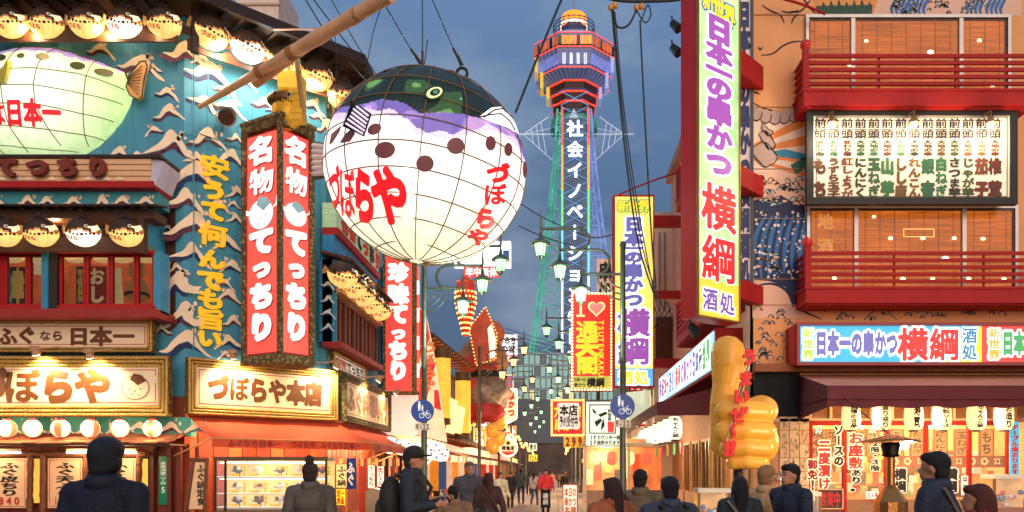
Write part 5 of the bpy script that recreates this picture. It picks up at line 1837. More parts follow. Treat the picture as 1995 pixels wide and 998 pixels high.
fa = RF.off(.73).q(1566, 190)[0]
balcony(RF, fa, fa + 4.95, 9.43, 'upper red railed balcony across the wide window above the menu board')
fa2 = RF.off(.73).q(1570, 580)[0]
balcony(RF, fa2, fa2 + 5.8, 5.18, 'lower red railed balcony over the long blue lit sign')
balcony(RS, 15.3, 21.2, 5.35, 'red railed balcony on the street side behind the tall sign')
balcony(RS, 15.3, 21.2, 9.5, 'upper red railed balcony on the street side, a sliver beside the tall sign')

# skewer menu board with three gooseneck lamps
RM = RF.off(.4)
a0, b1 = RM.q(1568, 216); a1, b0 = RM.q(1976, 402)
mb_ = thing('skewer_menu_board', 'big cream menu board in black frame listing fourteen skewers in bold columns', 'menu board', tuple(RM.w((a0 + a1) / 2, b0)))
MB(RM).frame(a0, a1, b0, b1, .15, 0, .14).build('black_frame', M('#0a0e0c', rough=.6, var=.2), mb_)
MB(RM).box(a0 + .1, a1 - .1, b0 + .08, b1 - .1, 0, .09).build('face', M('#f6e4c8', rough=.5, var=.05, emit=.1), mb_)
MB(RM).frame(a0 + .21, a1 - .2, b0 + .17, b1 - .17, .018, .09, .096).build('border_line', M('#241a20'), mb_)
names = ['もち', 'うずら玉子', '紅しょうが', 'にんにく', '玉ねぎ', '山芋', 'しし唐', 'れんこん', '銀杏', '白ねぎ', 'さつま芋', 'じゃが芋', '茄子', '椎茸']
cl = ['#5a2a10', '#5a3414', '#7a3818', '#2a3a1e', '#1f5a34', '#2a6a3c', '#6a4a1e', '#7a5020', '#2a6040', '#1f7048', '#1c2420', '#3a4a20', '#6a2a14', '#5a2414']
pm_ = RM.off(.1)
for i, nm_ in enumerate(names):
    u = 1598 + i * 26.2
    c0 = pm_.q(u - 12, 0)[0]; c1 = pm_.q(u + 12, 0)[0]
    zz = lambda v: pm_.q(0, v)[1]
    m = MB(pm_)
    m.mat(0).text('前頭', c0, c1, zz(271), zz(230), 0, vert=True, r=.03, n=44)
    m.mat(1).text('変わり種' if i < 3 else '大地の幸', c0 + .04, c1 - .04, zz(304), zz(273), 0, vert=True, r=.055, n=26)
    if len(nm_) == 2:
        for ch, v in zip(nm_, (324, 369)):
            m.mat(2).glyph(ch, (c0 + c1) / 2, zz(v), .29, .36, 0, r=.085, n=34)
    else:
        m.mat(2).text(nm_, c0, c1, zz(386), zz(307), 0, vert=True, r=.08 if len(nm_) < 4 else .065, n=32)
    m.build('menu_column', [M('#20121a', bump=0), M(cl[(i * 5 + 3) % 14], bump=0), M(cl[i], bump=0)], mb_)
for i, u in enumerate((1621, 1780, 1930)):
    p = RM.off(.45).w(*RM.off(.45).q(u, 236))
    t = thing('gooseneck_lamp', 'brass gooseneck lamp lighting the skewer menu board, %s of three' % ('leftmost', 'middle', 'rightmost')[i], 'lamp', tuple(p), 'brass lamps over the skewer menu board')
    MB().lathe([(.02, .12), (.05, .1), (.07, .02), (.13, -.06), (.125, -.065)], p, 14).build('shade', M('#b08a4a', rough=.3, metal=.6), t)
    MB().tube([p + Vector((0, 0, .1)), p + Vector((.02, .02, .22)), p + Vector((.02, .25, .27)), p + Vector((0, .52, .2))], .018, 6).build('arm', M('#8a6a3a', metal=.5), t)
    MB().ball(p + Vector((0, 0, -.07)), .075, 10, 7).build('bulb', Memit('#fff0cc', 7), t)
    lamp(p + Vector((0, -.12, -.2)), 13, (1, .8, .52), .07, parent=t)

# text helper with outline
def otext(pl, txt, a0, a1, b0, b1, z, fill, line, parent, r=.07, ro=.16, n=44, vert=False, name='lettering'):
    MB(pl).text(txt, a0, a1, b0, b1, z, vert=vert, r=ro, n=n).build(name + '_outline', line, parent)
    MB(pl).text(txt, a0, a1, b0, b1, z + .006, vert=vert, r=r, n=n).build(name, fill, parent)
def oglyph(pl, ch, a, b, w_, h_, z, fill, line, parent, r=.07, ro=.16, n=48):
    MB(pl).glyph(ch, a, b, w_, h_, z, r=ro, n=n).build('character_outline', line, parent)
    MB(pl).glyph(ch, a, b, w_, h_, z + .006, r=r, n=n).build('character', fill, parent)
OW = Memit('#ffffff', E_ * 1.35)
PUR = Memit('#7a5aa8', E_ * .8)
PUR2 = Memit('#a055b0', E_ * .8)
REDL = Memit('#e82c2c', E_ * .85)
BLU = Memit('#6468b0', E_ * .85)
YEL = Memit('#f6d428', E_ * 1.0)
GRN = Memit('#3fa860', E_ * .8)
# long sign band over the awning
fb = RF.off(.73)
a0, b1 = fb.q(1552, 628); a1, b0 = fb.q(2090, 712)
sb_ = thing('long_lit_sign', 'long lit sky blue sign box with outlined purple and red characters over the maroon awning', 'sign', tuple(fb.w((a0 + a1) / 2, b0)))
MB(RF).box(a0 - .02, a1, b0 + .03, b1 - .03, 0, .66).build('red_box', REDP, sb_)
MB(RF).frame(a0, a1, b0, b1, .07, .62, .75).build('red_frame', M('#8c1818', rough=.4), sb_)
xm, xs = fb.q(1914, 0)[0], fb.q(1812, 0)[0]
MB(RF).box(a0 + .06, xm, b0 + .06, b1 - .06, .64, .70).build('blue_face', Memit('#34a8dc', E_ * .95, var=.12), sb_)
MB(RF).box(xm, a1 - .06, b0 + .06, b1 - .06, .64, .698).build('red_face', Memit('#e0403a', E_ * .8), sb_)
MB(RF).flat([fb.q(1914, 636), fb.q(1914, 706), fb.q(1828, 706), fb.q(1840, 690), fb.q(1900, 636)], .704).build('yellow_corner', YEL, sb_)
MB(RF).box(xs - .006, xs + .006, b0 + .06, b1 - .06, .7, .708).build('panel_joint', M('#d0e8f0'), sb_)
q = lambda v: fb.q(0, v)[1]
x_ = lambda u: fb.q(u, 0)[0]
otext(RF, '新世界', x_(1564), x_(1586), q(701), q(639), .71, Memit('#a8d040', E_ * .8), OW, sb_, r=.05, ro=.2, vert=True)
otext(RF, '日本一の串かつ', x_(1589), x_(1750), q(692), q(645), .712, BLU, OW, sb_, r=.07, ro=.19)
for ch, u in (('横', 1779), ('綱', 1840)):
    oglyph(RF, ch, x_(u), q(671), .66, .72, .72, REDL, OW, sb_, .065, .14)
otext(RF, '酒処', x_(1874), x_(1904), q(702), q(638), .73, Memit('#2f86b8', E_ * .8), OW, sb_, r=.05, ro=.15, vert=True)
otext(RF, '新世界', x_(1926), x_(1950), q(701), q(639), .71, Memit('#f0b040', E_ * .8), OW, sb_, r=.05, ro=.2, vert=True)
otext(RF, '日本一の串かつ', x_(1953), x_(2110), q(692), q(645), .712, GRN, OW, sb_, r=.07, ro=.19)
# same band on the street side
ssb = thing('side_lit_sign', 'bright multicoloured lit sign band receding along the street side over the maroon awning', 'sign', tuple(RS.w(16, 4, .5)))
MB(RS).box(10.7, 21.0, 3.92, 4.95, 0, .66).build('red_box', REDP, ssb)
MB(RS).box(10.75, 20.95, 4.0, 4.88, .66, .70).build('lit_face', Memit('#8ed0e8', E_ * 1.1, var=.2), ssb)
for a, s_, f_ in ((20.6, '新世界', GRN), (19.6, '日本一', BLU), (18.1, 'の串かつ', PUR2), (16.0, '横綱', REDL), (14.6, '酒処', BLU), (13.4, '日本一', REDL), (12.2, '横綱', PUR)):
    k = .5 * len(s_)
    otext(RS, s_, a - k, a, 4.08, 4.8, .71, f_, OW, ssb, r=.06, ro=.2, n=34)
MB(RF).pbox(1466, 712, 2090, 727, 0, .3).build('tiled_ledge', M('#9a5c34', rough=.6, var=.4, scale=12, bump=.5), rb)
MB(RF).pbox(1468, 727, 1556, 812, -.05, .08).build('dark_panel', M('#0c1014', rough=.85, var=.6, scale=5), rb)

# maroon awnings
MAR = M('#5c1220', rough=.7, var=.15, scale=2.5, bump=.15)
MAR2 = M('#c08068', rough=.7, var=.15, scale=2.5, bump=.1)
t = thing('maroon_front_awning', 'deep maroon awning with pale sloping top over the row of cylinder lanterns', 'awning', (8, 17, 2.9))
x0, zt1, zf1, zf2 = 5.38, 3.72, 3.27, 3.0
MB().add([(x0, 18, zt1), (XR, 18, zt1), (XR, 16, zf1), (x0, 16, zf1)], [(0, 3, 2, 1)]).build('sloping_top', MAR2, t)
MB().box(x0, XR, 15.97, 16, zf2, zf1).build('front_band', MAR, t)
MB().add([(x0, 18, zt1), (x0, 16, zf1), (x0, 16, zf2), (x0, 18, zf2), (x0 + .02, 18, zt1), (x0 + .02, 16, zf1), (x0 + .02, 16, zf2), (x0 + .02, 18, zf2)], [(0, 1, 2, 3), (7, 6, 5, 4)]).build('end_panel', MAR, t)
n = 60
vs = [(x0 + (XR - x0) * i / n, 16.02 + .02 * math.sin(i * 1.3), z + (.02 * math.sin(i * .8) if z < 3 else 0)) for z in (2.84, zf2 + .02) for i in range(n + 1)]
MB().add(vs, [(i, i + 1, i + n + 2, i + n + 1) for i in range(n)], True).build('loose_valance', MAR, t)
MB().add([(x0, 16, 2.84), (x0, 18, 2.7), (x0, 18, 3.02), (x0, 16, 3.02)], [(0, 1, 2, 3)]).build('loose_valance', MAR, t)
t = thing('maroon_side_awning', 'deep maroon awning along the street side sheltering white lanterns behind the thumb figure', 'awning', (3.5, 24, 2.8))
MB().add([(4.4, 20, 3.75), (4.4, 29, 3.75), (2.49, 29, 3.27), (2.49, 20, 3.27)], [(0, 1, 2, 3)]).build('sloping_top', MAR, t)
MB().add([(2.49, 20, 3.27), (2.49, 29, 3.27), (2.49, 29, 2.95), (2.49, 20, 2.95)], [(0, 1, 2, 3)]).build('front_band', MAR, t)
MB().add([(4.4, 20, 3.75), (2.49, 20, 3.27), (2.49, 20, 2.95), (4.4, 20, 2.95)], [(0, 1, 2, 3)]).build('end_panel', MAR, t)

# cylinder lanterns
def cyl_lantern(p, r, h, label, txt, grp, e=0):
    t = thing('cylinder_lantern', label, 'lantern', tuple(p), grp)
    prof = [(r * .55, h / 2)] + [(r * (1 - .42 * abs(2 * k / 16 - 1) ** 4) * (1.012 if k % 2 else .99), h / 2 - h * k / 16) for k in range(17)] + [(r * .55, -h / 2)]
    MB().lathe(prof, p, 16).build('paper_body', Memit('#ffe2a0' if e < 2 else '#fff4dc', E_ * (1.2 if e < 2 else 1.25)), t)
    MB().cyl(p + Vector((0, 0, h / 2)), p + Vector((0, 0, h / 2 + .03)), r * .6, n=12).build('top_ring', INK, t)
    MB().cyl(p + Vector((0, 0, -h / 2 - .03)), p + Vector((0, 0, -h / 2)), r * .55, n=12).build('bottom_ring', INK, t)
    def wp(x, y, z):
        return (p.x + (r * 1.03) * math.sin(x / r), p.y - (r * 1.03) * math.cos(x / r), p.z + y)
    MB().text(txt, -r * .42, r * .42, -h * .42, h * .42, 0, vert=True, r=.045, n=28, warp=wp, split=3).build('lettering', INK, t)
    return t
for i, (u, s_) in enumerate(((1658, '自慢の逸品'), (1718, '握り盛り'), (1780, '寿司'), (1835, '特製ソース'), (1902, 'ちゃんこ鍋'), (1956, 'お造り'))):
    p = P(u, 812, 16.6)
    cyl_lantern(p, .185, .56, 'tall cream cylinder lantern under the maroon front awning, %s from the left' % ordw[i], s_, 'cream cylinder lanterns under the front awning')
    if i % 2 == 0:
        lamp(p + Vector((.28, -.1, -.1)), 26, (1, .72, .4), .12)
for i in range(7):
    y = 20.5 + i * 1.2
    cyl_lantern(Vector((3.0, y, 2.66)), .2, .6, 'white cylinder lantern under the street side awning, %s from the near end' % ordw[i], ('ちゃんこ鍋', 'お造り', '握り盛り', '名物串', '寿司', '生ビール', '逸品')[i], 'white cylinder lanterns under the side awning', 2)
    if i in (0, 3, 5):
        lamp(Vector((2.75, y + .5, 2.4)), 22, (1, .74, .42), .15)
# paper pennants below the side lanterns
for i in range(6):
    y = 20.4 + i * 1.25
    t = tag(MB().box(3.15, 3.19, y, y + .2, 2.0, 2.3).build('paper_pennant', M(('#d84a5a', '#4a9a5a', '#e0a040')[i % 3], rough=.6, emit=.15)), 'small bright paper pennant hanging below the side awning lanterns, %s from the near end' % ordw[i], 'pennant', 'paper pennants under the side awning')

# tall tilted box sign
n0, n1 = Vector((2.79, 16.0)), Vector((3.82, 16.8))
tp_ = Plane(n0.x, n0.y, (n1 - n0))
W_ = (n1 - n0).length
zq = lambda v: tp_.q(1396, v)[1]
zb0, zt0 = EYE + (915 - 618) / F * 16.1, 12.4
ts = thing('tall_box_sign', 'tallest vertical lit sign box with red side, purple and red outlined characters', 'sign', tuple(tp_.w(W_ / 2, zb0)))
MB(tp_).box(0, W_, zb0, zt0, -.44, -.03).build('red_box', M('#c81c1c', rough=.35, var=.06), ts)
MB(tp_).frame(0, W_, zb0, zt0, .035, -.05, .03).build('edge_frame', M('#a87838', rough=.4, metal=.4), ts)
zsp = zq(548)
MB(tp_).box(.035, W_ - .035, zsp, zt0 - .03, -.03, 0).build('upper_face', M('#8cc870', rough=.35, emit=E_ * 1.05, var=.45, scale=1.3, ecol='#c6eaa8', bump=0), ts)
MB(tp_).box(.035, W_ - .035, zb0 + .03, zsp, -.03, -.001).build('lower_face', Memit('#f6c040', E_ * 1.1, var=.2), ts)
cxm = W_ / 2
k_ = 16.4 / F
for ch, v, h_, w_ in (('新', 6, 26, 0), ('世', 6, 26, 0), ('界', 6, 26, 0)):
    pass
for i, ch in enumerate('新世界'):
    oglyph(tp_, ch, cxm - .33 + .33 * i, zq(10 + 4 * i), .36, .44, .004, YEL, Memit('#3a6aa8', E_), ts, .05, .14)
for ch, v, h_, w_ in (('日', 56, 52, .8), ('本', 103, 46, .8), ('一', 138, 46, .8), ('の', 170, 44, .8), ('串', 216, 54, .8), ('か', 268, 50, .8), ('つ', 318, 50, .8)):
    oglyph(tp_, ch, cxm, zq(v), w_, h_ * k_, .006 + random.random() * .002, PUR2, OW, ts, .062 if ch in '本一' else .075, .15)
for ch, v in (('横', 405), ('綱', 505)):
    oglyph(tp_, ch, cxm - .01, zq(v), 1.08, 92 * k_, .012, REDL, OW, ts, .055, .1, 56)
for ch, x, v in (('酒', .34, 586), ('処', .86, 589)):
    oglyph(tp_, ch, cxm - .65 + x + .03, zq(v), .46, 44 * k_, .012, PUR, OW, ts, .05, .13)
for v0, v1 in ((80, 128), (310, 350), (536, 574)):
    z1, z0 = EYE + (915 - v0) / F * 16.9, EYE + (915 - v1) / F * 16.9
    pa, pb = Vector((3.7, 16.95)), Vector((4.62, 17.98))
    pp = Plane(pa.x, pa.y, (pb - pa))
    MB(pp).box(0, (pb - pa).length, z0, z1, -.3, 0).build('red_bracket', REDP, ts)
# side strip sign between the tall sign and the mural
t = thing('patterned_strip_sign', 'narrow black framed strip with dark brush characters between tall sign and mural', 'sign', tuple(RF.w(4.25, 6, .1)))
MB(RF).pbox(1436, -30, 1463, 560, .0, .04).build('panel', M('#d8c4c0', rough=.5, emit=.12), t)
MB(RF).pbox(1461, -30, 1466, 560, 0, .1).build('dark_edge', M('#141c2a', rough=.4), t)
a0, b1 = RF.q(1438, 5); a1, b0 = RF.q(1460, 555)
MB(RF).text('日本一の串かつ横綱酒処', a0, a1, b0, b1, .05, vert=True, r=.09, n=34).build('lettering', M('#2a3a6a', bump=0), t)

# ---- ground floor shop front
sf = thing('skewer_shop_front', 'red framed glass shop front glowing below the maroon front awning', 'shop front', (8, 18, 0))
MB(RF).box(4.4, XR, 3.2, 3.6, -.3, -.02).build('header', M('#8a5a34', rough=.6), sf)
MB(RF).pbox(1576, 790, 2100, 822, -.3, -.1).build('clerestory_glass', M('#7a4a28', rough=.1, emit=.3), sf)
for i in range(13):
    u = 1576 + i * 40
    MB(RF).pbox(u, 788, u + 5, 824, -.1, .02).build('clerestory_bar', M('#f0c890', rough=.5), sf)
MB(RF).pbox(1466, 816, 2100, 822, -.05, .06).build('transom', M('#e8b880', rough=.5), sf)
back = RF.off(-2.6)
MB(back).box(5.4, 13, 0, 3.2, -.1, 0).build('room_wall', Memit('#f0a85a', E_ * .62, var=.3, scale=1.4), sf)
MB(RF).box(5.4, 12.6, 3.1, 3.2, -2.6, -.3).build('room_ceiling', M('#d8a070'), sf)
MB(RF).box(5.4, 12.6, -.05, .02, -2.6, -.31).build('room_floor', M('#8a5a3a'), sf)
for x in (6.4, 8.4, 10.2):
    lamp(RF.w(x, 2.9, -1.2), 60, (1, .7, .38), .3, name='room_light')
for u in (1575, 1641, 1723, 1800, 1884, 1960):
    MB(RF).pbox(u, 822, u + 7, 1150, -.05, .06).build('red_mullion', REDP, sf)
for (u0, u1) in ((1582, 1641), (1648, 1723), (1730, 1800), (1807, 1884), (1891, 1960)):
    f_ = MB(RF).pbox(u0, 826, u1, 1150, -.03, -.02).build('glass_pane', M('#ffe0b0', rough=.02, bump=0, alpha=.12), sf)
MB(RF).pbox(1575, 820, 1968, 829, -.05, .07).build('red_head_rail', REDP, sf)
GB = MB(RF)
rg = random.Random(31)
for k in range(170):
    GB.mat(rg.randrange(6)); x = rg.uniform(5.6, 10.4); z = rg.choice((.9, 1.0, 1.25, 1.5, 1.75)) + rg.uniform(0, .05); w_ = rg.uniform(.06, .3); c = rg.uniform(-2.4, -1.2)
    GB.box(x, x + w_, z, z + rg.uniform(.1, .32), c, c + .08)
GB.build('bottles_and_cards', [M('#f0e0c0', emit=.25), M('#b03020', emit=.1), M('#4a2c1a'), M('#88a878', emit=.15), M('#241a16'), M('#d89040', emit=.15)], sf, kind='stuff')
MB(RF).box(5.5, 12.5, .0, .88, -1.5, -1.1).build('counter', M('#7a3420', rough=.5), sf)
MB(RF).box(5.5, 12.5, 1.2, 1.23, -2.5, -2.2).build('shelf', M('#7a4a2a'), sf)
for k in range(7):
    MB(RF).ball((5.9 + k * .75, 2.62 + .08 * (k % 2), -.9 - .3 * (k % 3)), (.05, .05, .05), 8, 6).build('ceiling_bulb', Memit('#ffe8b8', 3.5), sf)
for i, (u, s_) in enumerate(((1590, 'ちくわ'), (1604, 'しし唐'), (1622, '玉子'), (1676, '玉ねぎ'), (1699, 'うずら'), (1747, 'えび'), (1787, 'たまねぎ'), (1832, 'にんにく'), (1873, '玉ねぎ'), (1922, 'もち'))):
    pl = RF.off(-.9)
    board(pl, u - 12, 838, u + 12, 888, 'wooden_menu_plaque', 'wooden menu plaque hung inside the shop windows, %s from the left' % ordw[i], 'menu', M('#d88a4a', rough=.5, var=.2, emit=.25), txt=s_, tcol=INK, frame=M('#7a3a1a'), r=.05)
pl = RF.off(-.6)
ncu = thing('crest_noren', 'dark red noren curtain with pale crest marks across the shop interior', 'curtain', tuple(pl.w(9.5, 1.8, 0)))
MB(pl).pbox(1728, 888, 1964, 911, 0, .02).build('cloth', M('#8a1c1a', rough=.8, emit=.05), ncu)
for i in range(9):
    a, b = pl.q(1742 + i * 25, 899)
    m = MB(pl)
    n_ = (12, 5, 8)[i % 3]
    m.flat([(a + .1 * (1 if k % 2 or n_ != 8 else .55) * math.cos(2 * PI * k / n_), b + .1 * (1 if k % 2 or n_ != 8 else .55) * math.sin(2 * PI * k / n_)) for k in range(n_)], .025)
    m.mat(1).flat([(a + .045 * math.cos(k), b + .045 * math.sin(k)) for k in range(6)], .03)
    m.build('crest', [M('#f2cc90', emit=.2), M('#8a1c1a')], ncu)
for i, (u, v, w_, s_, c_, lab) in enumerate((
    (1634, 868, 18, 'ソースの', M('#2a1208', bump=0), 'window lettering reading sauce no in black'),
    (1606, 905, 22, '二度漬け', REDK, 'window lettering reading nido-zuke in red'),
    (1583, 935, 18, '御免!!', M('#a01a18', bump=0), 'window lettering reading gomen at the left edge of the shop window'))):
    pl = RF.off(.08)
    a, b = pl.q(u, v)
    h_ = w_ * 4.4 * k_
    t = thing('window_lettering', lab, 'lettering', tuple(pl.w(a, b - h_ / 2)))
    otext(pl, s_, a - w_ * k_ * .6, a + w_ * k_ * .6, b - h_ / 2 * 1.1, b + h_ / 2 * 1.1, 0, c_, M('#f8e0b8', emit=.45, bump=0), t, r=.07, ro=.15, vert=True, n=34)
pl = RF.off(.08)
for lab, u, v0, v1, w_, s_, c_ in (('big window lettering reading o-zashiki in red', 1667, 842, 914, 26, 'お座敷', REDK), ('black window lettering reading ari below the red characters', 1668, 914, 958, 20, 'あり。', INK), ('small black window lettering reading floors 2 and 3', 1705, 858, 918, 17, '２階・３階', INK)):
    a, b1 = pl.q(u, v0); _, b0 = pl.q(u, v1)
    t = thing('window_lettering', lab, 'lettering', tuple(pl.w(a, b0)))
    otext(pl, s_, a - w_ * k_ * .6, a + w_ * k_ * .6, b0, b1, 0, c_, M('#f8e0b8', emit=.45, bump=0), t, r=.075, ro=.15, vert=True, n=36)
for lab, u0, u1, v0, v1 in (('dark sumo-style characters yokozuna on left noren', 1742, 1766, 912, 960), ('dark sumo-style characters yokozuna on right noren', 1832, 1866, 912, 960)):
    a0, b1 = pl.q(u0, v0); a1, b0 = pl.q(u1, v1)
    t = thing('window_lettering', lab, 'lettering', tuple(pl.w(a0, b0)))
    otext(pl, '横綱', a0, a1, b0, b1, 0, INK, M('#f0dcc0', emit=.3), t, r=.08, ro=.15, vert=True, n=36)
board(RF.off(.1), 1874, 927, 1886, 965, 'small_label', 'small white vertical label right of the dark noren characters', 'label', '#f6e8d0', .3, ['日本一の串かつ'], INK, n=22)
board(RF.off(.1), 1594, 955, 1640, 990, 'group_photo_poster', 'small dark poster of a group with red caption inside shop window', 'poster', M('#3a241c', rough=.5, var=.9, scale=9, emit=.12), txt=['営業中'], tcol=REDK, vert=False, frame=M('#d8b080'))
board(RF.off(.1), 1688, 958, 1712, 972, 'round_label', 'small red and white label near the bottom of the shop window', 'label', '#f4e0d0', .4, ['とん平'], REDK, vert=False)
# autograph cards
pl = RF.off(.05)
ac = [M('#f0cfa0', rough=.6, var=.06), M('#e6bf90', rough=.6, var=.06)]
rs = random.Random(12)
for i in range(3):
    for j in range(6):
        u0, v0 = 1519 + i * 19.5, 812 + j * 27
        a0, b1 = pl.q(u0, v0); a1, b0 = pl.q(u0 + 18.2, v0 + 25.5)
        t = thing('autograph_card', 'cream autograph card with ink scribble on the pillar, column %s row %s' % (ordw[i], ordw[j]), 'card', tuple(pl.w(a0, b0)), 'autograph cards covering the pillar')
        MB(pl).box(a0, a1, b0, b1, 0, .01).build('card', rs.choice(ac), t)
        m = MB(pl)
        for _ in range(3):
            x, y = rs.uniform(a0 + .04, a1 - .06), rs.uniform(b0 + .05, b1 - .05)
            pts = []
            for k in range(6):
                pts.append((x, y, .014))
                x = min(a1 - .02, max(a0 + .02, x + rs.uniform(-.05, .06))); y = min(b1 - .02, max(b0 + .02, y + rs.uniform(-.08, .07)))
            m.tube(pts, .0045, 3)
        m.build('ink_scribble', INK, t, kind='stuff')
MB(RF).pbox(1466, 806, 1576, 1150, -.2, .03).build('pillar', M('#c88a58', rough=.6), sf)
# side ground wall: tiled pillar, dark doors
m = MB(RS).box(9, 21.98, 0, 3.6, -.2, 0).build('side_ground_wall', M('#c08452', rough=.6, var=.2), sf)
for i in range(4):
    for j in range(9):
        MB(RS).box(19.7 + i * .5, 20.16 + i * .5, .2 + j * .36, .53 + j * .36, 0, .03).build('wall_tile', M(('#d8a06c', '#c08a58', '#e0b080')[(i * 2 + j) % 3], rough=.5), sf)
for i in range(4):
    a = 18.9 - i * 1.7
    f_ = MB(RS).frame(a - 1.3, a, .1, 2.5, .08, 0, .08).build('door_frame', M('#e0b070', rough=.5), sf)
    MB(RS).box(a - 1.22, a - .08, .18, 2.42, .01, .02).build('door_glass', M('#2a1a10', rough=.1), f_)
    MB(RS).box(a - .68, a - .62, .18, 2.42, .02, .06).build('door_bar', M('#c89458'), f_)
for i in range(3):
    MB(RS).box(16 - i * 2, 17.5 - i * 2, .0, .9, .05, .25).build('wall_cabinet', M('#d8b088', rough=.4), sf)
# =============== the tower at the end of the street
TY = 185.0
def T(u, v, dy=0):
    return P(u, v, TY + dy)
TX = T(1118, 0).x
TB = Vector((TX, TY, 0))
tw = thing('lattice_tower', 'tall lit lattice observation tower with octagonal decks and red neon rings', 'tower', tuple(TB))
GALV = M('#9aa0b0', rough=.4, metal=.2, var=.2, scale=.3, bump=0)
LEG_GREENLIT = M('#4a9a88', rough=.5, var=.6, scale=.25, bump=0, emit=.34)  # green floodlight put into the left leg colour and glow
LEG_BLUELIT = M('#6f86c4', rough=.5, var=.4, scale=.3, bump=0, emit=.3)  # blue-violet floodlight put into the right leg colour and glow
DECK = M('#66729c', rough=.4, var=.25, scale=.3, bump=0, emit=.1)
NEON = Memit('#ff3a20', 1.0)
zt = lambda v: EYE + (915 - v) / F * TY
mpp = TY / F
def octo(prof, mat, name, n=8, parent=tw, sm=False):
    m = MB().lathe([(r / math.cos(PI / 8) * mpp, z) for r, z in prof], (TX, TY, 0), n, sm, a0=PI / 8)
    return m.build(name, mat, parent)
octo([(23, zt(57)), (23, zt(36)), (21, zt(32)), (0, zt(30))], Memit('#ff9020', .6), 'lit_crown', 24, sm=True)
octo([(24, zt(56)), (24, zt(50))], Memit('#fff0d0', .8), 'crown_base_light', 24)
m = MB()
for k in range(24):
    a = 2 * PI * k / 24
    m.box(TX + 23.3 * mpp * math.cos(a) - .08, TX + 23.3 * mpp * math.cos(a) + .08, TY + 23.3 * mpp * math.sin(a) - .08, TY + 23.3 * mpp * math.sin(a) + .08, zt(50), zt(34))
m.build('crown_ribs', M('#d07820', emit=.4), tw, kind='stuff')
MB().tube([(TX, TY, zt(31)), (TX, TY, zt(-30))], [.25, .1]).build('lightning_rod', GALV, tw)
octo([(24, zt(80)), (24, zt(56))], M('#4a4a66', var=.5, scale=1, emit=.1), 'lift_house')
octo([(24.6, zt(57)), (24.6, zt(55))], NEON, 'neon_ring')
m = MB()
for z in (zt(52), zt(58), zt(65), zt(72)):
    m.tube([(TX + 40 * mpp * math.cos(a), TY + 40 * mpp * math.sin(a), z) for a in [2 * PI * k / 24 for k in range(25)]], .1, 4)
for k in range(24):
    a = 2 * PI * k / 24
    m.tube([(TX + 40 * mpp * math.cos(a), TY + 40 * mpp * math.sin(a), z) for z in (zt(80), zt(50))], .09, 4)
m.build('roof_railing', M('#3a4a6a', emit=.05), tw, kind='stuff')
octo([(40, zt(82)), (40, zt(79)), (24, zt(78))], DECK, 'roof_deck')
octo([(76, zt(104)), (38, zt(80))], M('#a8b0c8', emit=.15, bump=0), 'sloping_roof')
octo([(76, zt(104.5)), (76, zt(103))], NEON, 'neon_ring')
octo([(75, zt(118)), (75, zt(104))], DECK, 'upper_fascia')
octo([(75, zt(122)), (74, zt(108))], M('#2a2430', var=.3), 'upper_window_band')
octo([(36, zt(79.5)), (39, zt(81))], NEON, 'neon_ring')
# observation floors: window panes one by one
def panes(r, v0, v1, per, mat_fn, name, frame_m):
    for k in range(8):
        a = k * PI / 4 - PI / 2
        if math.sin(a) > .2:
            continue
        c = Vector((math.cos(a), math.sin(a), 0))
        t = Vector((-c.y, c.x, 0)) if c.y < 0 else Vector((c.y, -c.x, 0))
        half = r * math.tan(PI / 8) * mpp
        o = TB + c * r * mpp
        pp = Plane(o.x, o.y, (-c.y, c.x))
        for i in range(per):
            x0 = -half + (i + .06) * 2 * half / per
            x1 = -half + (i + .94) * 2 * half / per
            MB(pp).box(x0, x1, zt(v1), zt(v0), .02, .12).build(name, mat_fn(k, i), tw)
orange = [Memit('#ff8a28', .5, var=.5, scale=.8), Memit('#c05010', .45, var=.5, scale=.8), M('#2a2028', rough=.2)]
cool = [Memit('#b8bcf8', .55, var=.4, scale=.8), Memit('#7078c0', .35, var=.4, scale=.8), M('#5a6a9a', rough=.3, emit=.15)]
octo([(76, zt(131)), (73, zt(104))], M('#3a2a2a', emit=.02), 'upper_floor_wall')
panes(76, 110, 126, 9, lambda k, i: orange[(0 if k == 0 else 1) if (i * 3 + k) % 5 else 2], 'upper_window', None)
octo([(77.5, zt(132)), (77.5, zt(130))], NEON, 'neon_ring')
octo([(68, zt(165)), (75, zt(131))], DECK, 'lower_floor_wall')
panes(72, 137, 161, 9, lambda k, i: cool[(0 if k == 0 else 1) if (i * 2 + k) % 4 else 2], 'lower_window', None)
octo([(70, zt(166)), (70, zt(164))], NEON, 'neon_ring')
m = MB()
for k in range(48):
    a = 2 * PI * k / 48
    if math.sin(a) > .25: continue
    k8 = math.cos(PI / 8) / max(.9, math.cos(((a + PI / 8) % (PI / 4)) - PI / 8)) * 1.0
    for r0, z0, r1, z1 in ((77.5, 131, 79, 108), (71, 165, 77, 133), (51, 178, 70, 167)):
        c = .935 / math.cos(((a + PI / 8) % (PI / 4)) - PI / 8) * 1.07
        m.tube([(TX + r0 * c * mpp * math.cos(a), TY + r0 * c * mpp * math.sin(a), zt(z0)), (TX + r1 * c * mpp * math.cos(a), TY + r1 * c * mpp * math.sin(a), zt(z1))], .1, 4)
m.build('window_mullions', M('#8a94b8', emit=.12, bump=0), tw, kind='stuff')
octo([(48, zt(178)), (68, zt(166))], DECK, 'under_deck')
